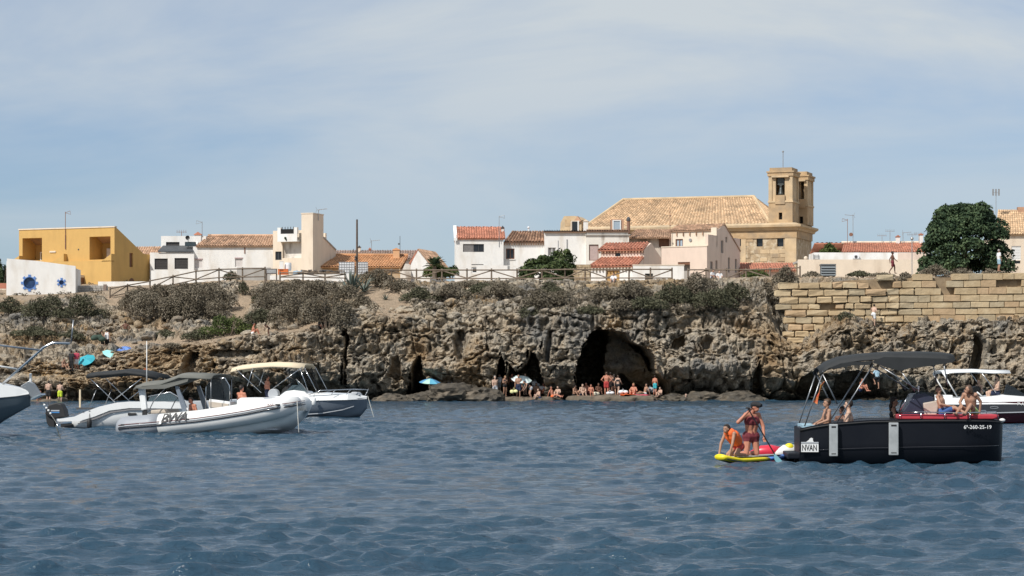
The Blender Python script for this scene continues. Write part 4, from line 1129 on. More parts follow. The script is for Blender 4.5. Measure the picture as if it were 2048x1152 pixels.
def white_brown_roof_house():
    h = House('brown_roof_white_house', 1007, 245, 0, 'white house with a brown barrel-tile roof and one brown square window', z0=10.4)
    def H(xa, xb, ya, yb): return (h.fs(xa), h.fs(xb), h.fz((xa+xb)/2, yb), h.fz((xa+xb)/2, ya))
    s1 = h.fs(1089); zb = -0.8; ze = h.fz(1050, 484); tr = 2.4; zr = h.fz(1050, 463, tr)
    w = H(1012, 1029, 497, 518)
    h.part('front_wall', panel(0, s1, zb, ze, [w]), WHITE)
    m = MB(); m.box(s1-0.3, s1, 0.302, 5.0, zb, ze); m.box(0.0, 0.3, 0.302, 5.0, zb, ze); m.box(0.3, s1-0.3, 4.7, 5, zb, ze); h.part('wall', m, WHITE)
    roof_part(h, (0.03, -0.25, ze), (s1-0.02, -0.25, ze), (s1-0.02, tr, zr), (h.fs(1024, tr), tr, zr), T_BROWN, seed=23, pitch=0.32, r=0.13)
    roof_part(h, (s1-0.02, 5.2, ze), (0.0, 5.2, ze), (h.fs(1024, tr), tr, zr), (s1-0.02, tr, zr), T_BROWN, name='rear_roof', seed=24, pitch=0.4)
    for k in range(17):
        a = 0.12 + (s1-0.24)*k/16.0; m = MB(); m.box(a-0.05, a+0.05, -0.2, -0.003, ze-0.32, ze-0.14); m.build('eave_tile', T_BROWN, h.root)
    window(h, *w, t=0.15, frame=WOODB, sill=WHITE, fw=0.09)
    m = MB(); m.tube([(h.fs(1057, tr), tr, zr), (h.fs(1057, tr), tr, zr+0.35)], [0.08, 0.05], 8); m.sphere((h.fs(1057, tr), tr, zr+0.42), 0.14, 8, 6); h.part('roof_vent', m, PLASTIC_W)
white_brown_roof_house()

def white_flat_house():
    h = House('flat_white_house', 1089, 243.5, 0, 'flat-topped white house with peeling paint behind the fig tree', z0=10.4)
    def H(xa, xb, ya, yb): return (h.fs(xa), h.fs(xb), h.fz((xa+xb)/2, yb), h.fz((xa+xb)/2, ya))
    s1 = h.fs(1172); zb = -0.8; ze = h.fz(1130, 464); w = H(1096, 1112, 495, 512)
    h.part('front_wall', panel(0, s1, zb, ze, [w]), WHITE)
    m = MB(); m.box(0, 0.3, 0.302, 4.6, zb, ze); m.box(s1-0.3, s1, 0.302, 4.6, zb, ze); m.box(0.3, s1-0.3, 0.302, 4.6, ze-0.35, ze-0.1); h.part('wall', m, WHITE)
    window(h, *w, t=0.14, frame=FRAME_W, glass=SHUT_G)
    roof_part(h, (-0.05, -0.25, ze+0.02), (s1+0.05, -0.25, ze+0.02), (s1+0.05, 3.0, ze+0.30), (-0.05, 3.0, ze+0.30), T_BROWN, name='eave_tiles', seed=25)
    m = MB(); m.box(h.fs(1133), h.fs(1135), -0.05, -0.003, h.fz(1134, 505), h.fz(1134, 479)); h.part('downpipe', m, METAL)
    m = MB(); m.tube([(h.fs(1116.5, -2), -2.0, h.fz(1116, 525, -2)), (h.fs(1116.5, -2), -2.0, h.fz(1116, 481, -2))], 0.05, 6); h.part('post', m, METAL)
white_flat_house()

def old_parapet_house():
    h = House('old_parapet_house', 1172, 243, 0, 'weathered cream house with a stained parapet, white dormer and rusty chimney', z0=10.4)
    def H(xa, xb, ya, yb, t=0): return (h.fs(xa, t), h.fs(xb, t), h.fz((xa+xb)/2, yb, t), h.fz((xa+xb)/2, ya, t))
    s1 = h.fs(1258); zb = -0.8; ze = h.fz(1210, 471); w = H(1178, 1197, 489, 521); w2 = H(1205, 1213, 478, 495)
    h.part('front_wall', panel(0, s1, zb, ze, [w]), WHITE_OLD)
    m = MB(); m.box(0, 0.3, 0.302, 5, zb, ze); m.box(s1-0.3, s1, 0.302, 5, zb, ze); m.box(0.3, s1-0.3, 0.302, 5, ze-0.3, ze-0.05); h.part('wall', m, WHITE_OLD)
    window(h, *w, t=0.12, glass=pmat('mauve_blind', (0.48, 0.37, 0.34), (0.42, 0.32, 0.30), 4, 0.8), frame=WOODB, bars=0, name='window')
    m = MB(); m.box(-0.12, s1+0.12, -0.15, 0.2, ze+0.003, ze+0.12); h.part('cornice', m, GREYW)
    zt = h.fz(1210, 463); m = MB(); m.box(0.1, s1-0.1, 0.0, 0.2, ze+0.123, zt); h.part('parapet', m, WHITE_OLD)
    roof_part(h, (0.05, -0.15, zt+0.02), (s1-0.05, -0.15, zt+0.02), (s1-0.05, 0.9, zt+0.25), (0.05, 0.9, zt+0.25), T_BROWN, name='parapet_tiles', seed=27)
    # white framed dormer
    d = H(1225, 1242, 440, 461, 2.0); m = MB(); m.box(d[0]-0.15, d[1]+0.3, 2.1, 4.5, zt-0.6, d[3]+0.1); dm = h.part('dormer', m, T_BROWN)
    m = MB(); m.box(d[0]+0.12, d[1]-0.1, 2.06, 2.098, d[2]+0.1, d[3]-0.1); m.build('pane', pmat('pale_pane', (0.35, 0.42, 0.48), None, rough=0.2), dm)
    m = MB(); m.box(d[0], d[0]+0.12, 2.0, 2.098, d[2]-0.2, d[3]); m.box(d[1]-0.1, d[1], 2.0, 2.098, d[2]-0.2, d[3]); m.box(d[0]+0.12, d[1]-0.1, 2.0, 2.098, d[3]-0.1, d[3]); m.build('frame', FRAME_W, dm)
    # rooftop door at the left and white chimney
    e = H(1144, 1155, 443, 461, 2.5); m = MB(); m.box(e[0]-0.1, e[1]+0.2, 2.6, 4.6, zt-0.8, e[3]+0.1); dh = h.part('roof_hatch', m, CREAM)
    m = MB(); m.box(e[0], e[1], 2.54, 2.598, e[2]-0.1, e[3]); m.build('door', GLASS_D, dh)
    m = MB(); m.box(e[1]+0.002, e[1]+0.14, 2.52, 2.598, e[2]-0.1, e[3]+0.05); m.build('frame', FRAME_W, dh)
    chimney(h, h.fs(1167, 1.2), h.fs(1176, 1.2), 1.2, 1.7, zt-0.5, h.fz(1171, 443, 1.2), WHITE, CREAM)
    c = H(1254, 1260, 438, 455, 1.6); m = MB(); m.tube([((c[0]+c[1])/2, 1.7, c[2]-0.6), ((c[0]+c[1])/2, 1.7, c[3]-0.2)], [0.2, 0.17], 10); ch = h.part('chimney', m, RUST)
    m = MB(); m.tube([((c[0]+c[1])/2, 1.7, c[3]-0.198), ((c[0]+c[1])/2, 1.7, c[3]+0.05), ((c[0]+c[1])/2, 1.7, c[3]+0.25)], [0.24, 0.22, 0.08], 10); m.build('chimney_cap', METAL_D, ch)
old_parapet_house()

def tan_low_house():
    h = House('tan_shed_roof_house', 1254, 246, 0, 'cream house with a shallow tan tile roof and crumbling shaded wall', z0=10.4)
    s1 = h.fs(1352); zb = -0.8; ze = h.fz(1300, 476); zr = h.fz(1300, 459, 2.6)
    h.part('front_wall', panel(0, s1, zb, ze-0.05, [(h.fs(1318), h.fs(1338), h.fz(1328, 494), h.fz(1328, 477.5))]), plaster('crumbling_wall', (0.60, 0.52, 0.44), (0.26, 0.20, 0.155), (0.44, 0.56)))
    m = MB(); m.box(h.fs(1318), h.fs(1338), 0.14, 0.2, h.fz(1328, 494), h.fz(1328, 477.5)); h.part('door', m, WOODB)
    m = MB(); m.box(0, s1, 0.302, 5, zb, ze-0.2); h.part('wall', m, WHITE_OLD)
    roof_part(h, (-0.1, -0.7, ze), (s1, -0.7, ze), (s1, 2.6, zr), (h.fs(1272, 2.6), 2.6, zr), T_TAN, seed=29)
    for k in range(26):
        a = 0.05 + (s1-0.1)*k/25.0; m = MB(); m.tube([(a, -0.74, ze-0.02), (a, -0.4, ze+0.06)], 0.07, 6); m.build('eave_tile', T_TAN, h.root)
tan_low_house()

def red_roof_cottage():
    h = House('red_tile_cottage', 1182, 226, -22, 'small pink cottage with two stepped red tile roofs and a yellow door', z0=10.0)
    def H(xa, xb, ya, yb, t=0): return (h.fs(xa, t), h.fs(xb, t), h.fz((xa+xb)/2, yb, t), h.fz((xa+xb)/2, ya, t))
    zb = -0.8; s1 = h.fs(1272); ze = h.fz(1225, 533); up = 2.2; zl = h.fz(1235, 515, up)
    dd = H(1213, 1239, 541, 566); dd = (dd[0], dd[1], zb, dd[3])
    h.part('front_wall', panel(0, s1, zb, ze-0.05, [dd]), WHITE)
    m = MB(); m.box(dd[0], dd[1], 0.12, 0.18, zb, dd[3]); d = h.part('door', m, WOODY)
    m = MB(); m.box((dd[0]+dd[1])/2-0.02, (dd[0]+dd[1])/2+0.02, 0.10, 0.118, zb, dd[3]); m.build('door_joint', WOODB, d)
    a0, a1 = h.fs(1202, up), h.fs(1288, up); zu = h.fz(1240, 500, up); tr = 4.6; zr = h.fz(1250, 486, tr)
    w = H(1230, 1241, 506, 515, up)
    h.part('upper_wall', panel(a0, a1, zb, zu-0.03, [(w[0], w[1], zl+0.12, w[3])], up, 0.3), PINKISH)
    window(h, w[0], w[1], zl+0.12, w[3], t=up+0.14, glass=GLASS_D)
    roof_part(h, (-0.25, -0.3, ze), (s1+0.1, -0.3, ze), (a1-0.02, up-0.01, zl), (a0+0.02, up-0.01, zl), T_RED, seed=31, pitch=0.34, r=0.12)
    roof_part(h, (a0-0.25, up-0.3, zu), (a1+0.05, up-0.3, zu), (h.fs(1298, tr), tr, zr), (h.fs(1212, tr), tr, zr), T_RED, name='upper_roof', seed=32, pitch=0.34, r=0.12)
    for k in range(15):
        a = -0.15 + (s1+0.1)*k/14.0; m = MB(); m.box(a-0.07, a+0.07, -0.24, -0.004, ze-0.36, ze-0.14); m.build('eave_tile', WHITE if k % 1 else CREAM, h.root)
    for k in range(15):
        a = a0-0.1 + (a1-a0)*k/14.0; m = MB(); m.box(a-0.06, a+0.06, up-0.24, up-0.004, zu-0.3, zu-0.12); m.build('eave_tile', T_BROWN, h.root)
    # right flank with the pitched outline
    te = h.st(1322, s1); xs = s1
    poly = [(0.302, zb), (te, zb), (te, h.sz(1322, 516, s1)), (tr, zr-0.05), (up, zu-0.05), (up, zl-0.05), (0.302, ze-0.1)]
    m = MB(); m.prism(poly, 'x', s1-0.2, s1+0.02); h.part('side_wall', m, PINKISH)
    roof_part(h, (h.fs(1300, te), te, h.sz(1322, 516, s1)), (a0, te, h.sz(1322, 516, s1)), (a0, tr, zr), (h.fs(1298, tr), tr, zr), T_RED, name='rear_roof', seed=33, pitch=0.4)
    h2 = House('white_yard_wall', 1266, 221, 0, 'low white yard wall right of the red tile cottage', 'wall', z0=9.8)
    s2 = h2.fs(1368); h2.part('wall', panel(0, s2, -0.8, h2.fz(1300, 531), [(h2.fs(1290), h2.fs(1306), -0.8, h2.fz(1298, 547))], 0, 0.25), WHITE)
    m = MB(); m.box(h2.fs(1290), h2.fs(1306), 0.12, 0.16, -0.8, h2.fz(1298, 547)); h2.part('gate', m, pmat('dark_green_gate', (0.03, 0.035, 0.03), None, rough=0.6))
    m = MB(); m.box(-0.05, s2+0.05, -0.04, 0.29, h2.fz(1300, 531)+0.002, h2.fz(1300, 531)+0.09); h2.part('coping', m, CREAM)
    h3 = House('rubble_shed_wall', 1140, 223, 0, 'low ruined rubble wall left of the red tile cottage', 'wall', z0=9.8)
    s3 = h3.fs(1182); m = MB(); m.box(0, s3, 0.06, 0.6, -0.8, h3.fz(1160, 529)); h3.part('wall_core', m, MORTAR); rr = random.Random(12); z = -0.7
    while z < h3.fz(1160, 529)-0.1:
        hh = rr.uniform(0.18, 0.3); s = 0
        while s < s3-0.1:
            w = min(rr.uniform(0.25, 0.6), s3-s); m = MB(); m.box(s+0.012, s+w-0.012, -rr.uniform(0, 0.06), 0.07, z+0.01, z+hh-0.01); m.build('stone', RUBBLE_ST, h3.root, bevel=0.025); s += w
        z += hh
red_roof_cottage()

def beige_house():
    h = House('pink_beige_house', 1323, 233, -27, 'large pale pink house with flat annex, tall gabled flank and small windows', z0=10.2)
    def H(xa, xb, ya, yb, t=0): return (h.fs(xa, t), h.fs(xb, t), h.fz((xa+xb)/2, yb, t), h.fz((xa+xb)/2, ya, t))
    zb = -0.8; s1 = h.fs(1414); zt = h.fz(1370, 494)
    dd = H(1356, 1380, 524, 566); dd = (dd[0], dd[1], zb, dd[3])
    h.part('front_wall', panel(0, s1, zb, zt, [dd]), PINKISH)
    m = MB(); m.box(dd[0], dd[1], 0.6, 0.7, zb, dd[3]); h.part('doorway_back', m, GREYW)
    m = MB(); m.box(dd[0], dd[1], 0.05, 0.25, dd[3]-0.28, dd[3]-0.003); h.part('blind', m, WOODB)
    m = MB(); m.box(-0.03, s1+0.04, -0.05, 0.35, zt+0.002, zt+0.10); h.part('coping', m, CREAM)
    # annex flank + tall main block set back
    t1 = h.st(1434, s1); t2 = h.st(1480, s1)
    zs = h.sz(1425, 494, s1)
    def T(xa, xb, ya, yb): return (h.st(xa, s1), h.st(xb, s1), h.sz((xa+xb)/2, yb, s1), h.sz((xa+xb)/2, ya, s1))
    wins = [T(1420.5, 1426, 523, 539), T(1431, 1435, 521, 540), T(1442, 1447, 481, 506), T(1451, 1454.5, 474, 485), T(1456, 1460, 515, 545), T(1470, 1474, 518, 545)]
    t0 = h.st(1435, s1); zpk = h.sz(1450, 449, s1); tp = h.st(1449, s1); zb2 = h.sz(1480, 502, s1)
    def top(t):
        if t < t0: return zt
        if t < tp: return h.sz(1436, 460, s1) + (zpk-h.sz(1436, 460, s1))*(t-t0)/(tp-t0)
        return zpk + (zb2-zpk)*(t-tp)/(t2-tp)
    top.knots = [t0-0.001, t0+0.001, tp]
    ztop = zpk + 0.01
    low = [w for w in wins]
    h.part('side_wall', panel(0.302, t2, zb, ztop, low, s1-0.3, 0.3, top=top, axis='t'), PINKISH)
    for w in wins: window(h, *w, t=s1-0.12, axis='t', glass=SHUT_G)
    # main block front, seen above the annex
    m0 = h.fs(1350, t0); zm = h.fz(1400, 461, t0)
    w = H(1350, 1366, 478, 494, t0); w = (h.fs(1351, t0), h.fs(1366, t0), max(zt+0.02, w[2]), w[3])
    h.part('upper_wall', panel(m0-0.4, s1-0.302, zt-0.4, zm, [w], t0, 0.3), CREAM)
    window(h, *w, t=t0+0.14, frame=WOODB, glass=pmat('pale_pane', (0.35, 0.42, 0.48), None, rough=0.2), fw=0.1)
    m = MB(); m.box(0, s1-0.302, 0.302, t0, zt-0.3, zt-0.1); h.part('flat_roof', m, GREYW)
    m = MB(); m.box(0, 0.3, 0.302, t0, zb, zt); m.box(m0-0.4, m0-0.1, t0+0.302, t2, zb, zm); m.box(m0-0.1, s1-0.302, t2-0.3, t2, zb, zb2); h.part('wall', m, PINKISH)
    roof_part(h, (m0-0.6, t0-0.15, zm), (s1-0.1, t0-0.15, zm), (s1+0.02, tp, zpk+0.06), (m0-0.6, tp, zpk+0.06), T_TAN, seed=35)
    roof_part(h, (s1+0.06, t2+0.1, zb2+0.02), (m0-0.6, t2+0.1, zb2+0.02), (m0-0.6, tp, zpk+0.06), (s1+0.06, tp, zpk+0.06), T_TAN, name='rear_roof', seed=36, pitch=0.4)
    for px in (1354, 1367, 1380, 1393, 1406):
        a = h.fs(px, t0); m = MB(); m.box(a-0.05, a+0.05, t0-0.12, t0-0.003, zm-0.5, zm-0.15); h.part('spout', m, T_BROWN)
    m = MB(); a = h.fs(1381, t0); m.tube([(a, t0-0.1, h.fz(1381, 480, t0)), (a, t0-0.003, h.fz(1381, 480, t0))], 0.16, 12); h.part('round_vent', m, METAL)
    m = MB(); a, b = h.fs(1424, t0), h.fs(1435, t0); m.box(a, b, t0-0.25, t0-0.003, zt+0.1, zm+0.25); h.part('chimney_breast', m, CREAM)
    m = MB(); a = h.fs(1343, t0); m.tube([(a, t0-0.4, h.fz(1343, 490, t0)), (a, t0-0.4, h.fz(1343, 417, t0))], 0.03, 5)
    for y in (433, 452, 480): m.box(a-0.05, a+0.12, t0-0.45, t0-0.35, h.fz(1343, y, t0), h.fz(1343, y, t0)+0.1)
    h.part('antenna', m, RUST)
    h3 = House('low_red_outhouse', 1484, 238, 0, 'low outhouse with a faded red roof under the church wall', z0=10.4)
    a = h3.fs(1592); ze = h3.fz(1530, 541); zr = h3.fz(1530, 526, 2.5); m = MB(); m.box(0, a, 0.2, 4, -0.6, ze-0.1); h3.part('wall', m, PINKISH)
    roof_part(h3, (-0.2, -0.2, ze), (a, -0.2, ze), (a, 2.5, zr), (-0.2, 2.5, zr), T_RED, seed=38)
beige_house()

# ================================================================ THE CHURCH
def church():
    D0 = 286.0; h = House('church', 1180, D0, -20, 'sandstone church with a huge straw-coloured hipped tile roof and twin bell towers', 'church', z0=11.0)
    zb = -1.5
    s1 = h.fs(1592)
    zc = h.fz(1540, 462)                                 # underside of cornice
    tE = h.st(1623, s1)
    # stone courses as real blocks on the visible wall right of the houses
    def T(xa, xb, ya, yb): return (h.st(xa, s1), h.st(xb, s1), h.sz((xa+xb)/2, yb, s1), h.sz((xa+xb)/2, ya, s1))
    def H(xa, xb, ya, yb, t=0): return (h.fs(xa, t), h.fs(xb, t), h.fz((xa+xb)/2, yb, t), h.fz((xa+xb)/2, ya, t))
    wins = [H(1478, 1483, 472, 492), H(1513, 1525.5, 470, 493), H(1554, 1567, 470, 493), H(1553, 1567, 528, 531)]
    h.part('front_wall', panel(0, s1, zb, zc, wins, 0, 0.5), RUBBLE_ST)
    for w in wins: window(h, *w, t=0.32, glass=GLASS_D)
    m = MB(); m.box(s1-0.5, s1, 0.502, tE, zb, zc); h.part('side_wall', m, RUBBLE_ST)
    m = MB(); m.box(0, 0.5, 0.502, tE, zb, zc); m.box(0.5, s1-0.5, tE-0.5, tE, zb, zc); h.part('wall', m, RUBBLE_ST)
    # rough ashlar facing blocks, proud of the wall
    rr = random.Random(31); z = h.fz(1540, 548); k = D0/F; z1 = zc-0.9; sa, sb = h.fs(1484), s1
    while z < z1-0.2:
        hh = rr.uniform(0.42, 0.62); s = sa + rr.uniform(0, 0.5)
        while s < sb-0.2:
            w = min(rr.uniform(0.6, 1.3), sb-s)
            if not any(q[0]-0.12 < s+w and s < q[1]+0.12 and q[2]-0.12 < z+hh and z < q[3]+0.12 for q in wins) and rr.random() < 0.86:
                m = MB(); m.box(s+0.02, s+w-0.02, -rr.uniform(0.015, 0.07), 0.05, z+0.02, z+hh-0.02); m.build('stone', rr.choice((CHURCH, RUBBLE_ST, CHURCH_L, CHURCH)), h.root, bevel=0.03)
            s += w
        z += hh
    # pilasters at the corner
    for a, b in ((h.fs(1570), s1+0.06), (h.fs(1484)-0.1, h.fs(1492))):
        m = MB(); m.box(a, b, -0.1, -0.075, zb, zc-0.9); h.part('pilaster', m, CHURCH_L)
    # entablature and cornice
    m = MB(); m.box(-0.1, s1+0.12, -0.14, 0.3, zc-0.88, zc-0.003); h.part('frieze', m, CHURCH)
    m = MB(); m.box(s1-0.3, s1+0.14, 0.302, tE, zc-0.88, zc-0.003); h.part('frieze', m, CHURCH)
    prof = [(0.0, 0.0), (-0.25, 0.05), (-0.4, 0.3), (-0.72, 0.45), (-0.76, 0.70), (0.3, 1.0)]
    m = MB(); m.loft([[(-0.4, p[0], zc+p[1]) for p in prof], [(s1-p[0] if False else s1+1.05*0, p[0], zc+p[1]) for p in prof]], cap=False)
    secs = [[(-0.5, p[0], zc+p[1]) for p in prof], [(s1-p[0], p[0], zc+p[1]) for p in prof], [(s1-p[0], tE+0.6, zc+p[1]) for p in prof]]
    m = MB(); m.loft(secs, cap=True); h.part('cornice', m, CHURCH_L, fix=True)
    m = MB(); m.box(-0.4, s1, 0.3, tE+0.4, zc+0.6, zc+0.98); h.part('roof_deck', m, CHURCH)
    # hipped nave roof
    ze = zc + 1.0; zr_px = 398
    tR = 8.5; zr = h.fz(1400, zr_px, tR); te0 = 1.2
    ze2 = h.fz(1400, 450, te0)
    a = (h.fs(1168, te0), te0, h.fz(1168, 456, te0)); b = (h.fs(1540, te0), te0, h.fz(1540, 447, te0)); c = (h.fs(1508, tR), tR, h.fz(1508, 395, tR)); d = (h.fs(1247, tR), tR, h.fz(1247, 401, tR))
    roof_part(h, a, b, c, d, T_CHURCH, seed=41, pitch=0.42, under=0.2, r=0.13)
    b2 = (h.fs(1545, te0), 15.8, b[2]); a2 = (a[0], 15.8, a[2])
    roof_part(h, b, b2, c, c, T_CHURCH, name='hip_roof', seed=42, pitch=0.5, r=0.13)
    roof_part(h, a2, a, d, d, T_CHURCH, name='hip_roof', seed=43, pitch=0.5, r=0.13)
    roof_part(h, b2, a2, d, c, T_CHURCH, name='rear_roof', seed=44, pitch=0.6, r=0.13)
    for p, q in ((a, d), (d, c), (c, b)):
        m = MB(); m.tube([Vector(p)+Vector((0, 0, 0.1)), Vector(q)+Vector((0, 0, 0.12))], 0.2, 8); h.part('ridge', m, CHURCH_L)
    m = MB(); m.box(a[0], b[0], te0-0.05, 15.6, zc+0.982, a[2]-0.25); h.part('clerestory', m, CHURCH_L)
    # twin towers
    def tower(x0, x1, xs, ytop, ybase, t, nm, bell):
        r = MB(); sa, sb = h.fs(x0, t), h.fs(x1, t); tb = t + (h.st(xs, sb) - t if False else 3.3)
        z0 = zc+0.99; zt = h.fz((x0+x1)/2, ytop, t); zm = h.fz((x0+x1)/2, ytop+70, t)
        w = sb-sa; cs = (sa+sb)/2
        # lower stage with slit
        sl = (cs-0.22, cs+0.22, h.fz((x0+x1)/2, ytop+104, t), h.fz((x0+x1)/2, ytop+90, t))
        tw = h.part('tower', panel(sa, sb, z0, zm, [sl], t, 0.5), CHURCH); tag(tw, nm)
        m = MB(); m.box(sa, sa+0.5, t+0.502, tb, z0, zm); m.box(sb-0.5, sb, t+0.502, tb, z0, zm); m.box(sa+0.5, sb-0.5, tb-0.5, tb, z0, zm); m.build('shaft', CHURCH, tw)
        m = MB(); m.box(sl[0]-0.05, sl[1]+0.05, t+0.4, t+0.45, sl[2]-0.05, sl[3]+0.05); m.build('slit', BLACK, tw)
        m = MB(); m.box(sa-0.08, sb+0.08, t-0.08, tb+0.08, zm+0.002, zm+0.22); m.build('string_course', CHURCH_L, tw)
        # belfry
        z2 = zm+0.224; op = (cs-0.62, cs+0.5, h.fz((x0+x1)/2, ytop+55, t), h.fz((x0+x1)/2, ytop+20, t))
        zc2 = h.fz((x0+x1)/2, ytop+17, t)
        panel(sa+0.14, sb-0.14, z2, zc2, [op], t+0.12, 0.45).build('belfry_wall', CHURCH_L, tw)
        m = MB(); opt = (t+1.2, t+2.3, op[2], op[3]); panel(t+0.572, tb-0.14, z2, zc2, [], sb-0.59, 0.45, axis='t').build('belfry_wall', CHURCH_L, tw)
        panel(t+0.572, tb-0.14, z2, zc2, [], sa+0.14, 0.45, axis='t').build('belfry_wall', CHURCH_L, tw); panel(sa+0.6, sb-0.6, z2, zc2, [], tb-0.59, 0.45).build('belfry_wall', CHURCH_L, tw)
        for aa in (sa, sb-0.42):
            for tt in (t, tb-0.42):
                m = MB(); m.box(aa, aa+0.42, tt, tt+0.42, z2, zc2); m.build('corner_pier', CHURCH_L, tw)
        m = MB(); m.box(cs-w*0.36, cs+w*0.36, t-0.28, t+0.118, op[3]+0.02, op[3]+0.22); m.build('hood', CHURCH_L, tw)
        m = MB(); m.box(cs-0.65, cs+0.55, t-0.12, t+0.116, op[2]-1.1, op[2]-0.01); m.build('apron', CHURCH, tw)
        m = MB(); m.box(sa-0.12, sb+0.12, t-0.12, tb+0.12, zc2+0.002, zc2+0.42); m.box(sa-0.22, sb+0.22, t-0.22, tb+0.22, zc2+0.424, zc2+0.6); m.build('cornice', CHURCH, tw)
        m = MB(); m.box(sa+0.1, sb-0.1, t+0.1, tb-0.1, zc2+0.602, zt); m.build('attic', CHURCH, tw)
        if bell:
            bz = op[2]+0.06; m = MB(); prof = [(0.02, 1.0), (0.16, 0.95), (0.24, 0.7), (0.28, 0.35), (0.40, 0.08), (0.50, 0.0), (0.44, 0.02)]
            n = 16; m.loft([[(cs-0.06+p[0]*0.92*math.cos(2*math.pi*i/n), t+0.5+p[0]*math.sin(2*math.pi*i/n), bz+p[1]*0.98) for i in range(n)] for p in prof], close_u=True, cap=False); m.build('bell', BRONZE, tw, smooth=True, fix=False)
            m = MB(); m.prism([(cs-0.16, bz+0.98), (cs+0.06, bz+0.98), (cs+0.1, bz+1.15), (cs+0.34, bz+1.22), (cs+0.28, bz+1.4), (cs+0.36, bz+1.6), (cs+0.3, bz+2.0), (cs-0.42, bz+2.0), (cs-0.48, bz+1.6), (cs-0.4, bz+1.4), (cs-0.45, bz+1.22), (cs-0.2, bz+1.15)], 'y', t+0.35, t+0.65); m.build('headstock', BRONZE, tw)
            m = MB(); m.tube([(cs-0.06, t+0.5, bz+0.4), (cs-0.06, t+0.5, bz-0.12)], [0.03, 0.07], 8); m.build('clapper', METAL_D, tw)
            m = MB(); a0 = h.fs(1563, t); m.tube([(a0, t+0.8, zt), (a0, t+0.8, h.fz(1563, 301, t))], 0.045, 6); m.sphere((a0, t+0.8, h.fz(1563, 302, t)), 0.12, 8, 6); m.build('lightning_rod', METAL, tw)
    tower(1537, 1585, 1592, 335, 460, 0.3, 'nearer bell tower with a dark bell in the opening', True)
    tower(1590, 1615, 1619, 343, 460, 5.2, 'farther bell tower, half hidden', False)
    # small apse turret at the left end of the nave
    t = 3.5; sa, sb = h.fs(1125, t), h.fs(1163, t); z0 = h.fz(1140, 470, t); zt = h.fz(1140, 432, t)
    m = MB(); m.prism([(sa-0.35, z0), (sb, z0), (sb, zt-0.5), ((sa+sb)/2+0.4, zt), (sa+0.2, zt), (sa-0.25, zt-0.8)], 'y', t, t+3.0); tu = h.part('apse_turret', m, CHURCH_L)
    m = MB(); a, b = h.fs(1130, t), h.fs(1142, t); m.box(a, b, t-0.04, t-0.003, h.fz(1136, 452, t), h.fz(1136, 439, t)); m.build('niche', CHURCH, tu)
    m = MB(); a, b = h.fs(1146, t), h.fs(1164, t); m.prism([(a, zt-0.9), (b, zt-0.7), ((a+b)/2+0.1, zt-0.05)], 'y', t-0.3, t-0.003); m.build('turret_gable', T_BROWN, tu)
church()

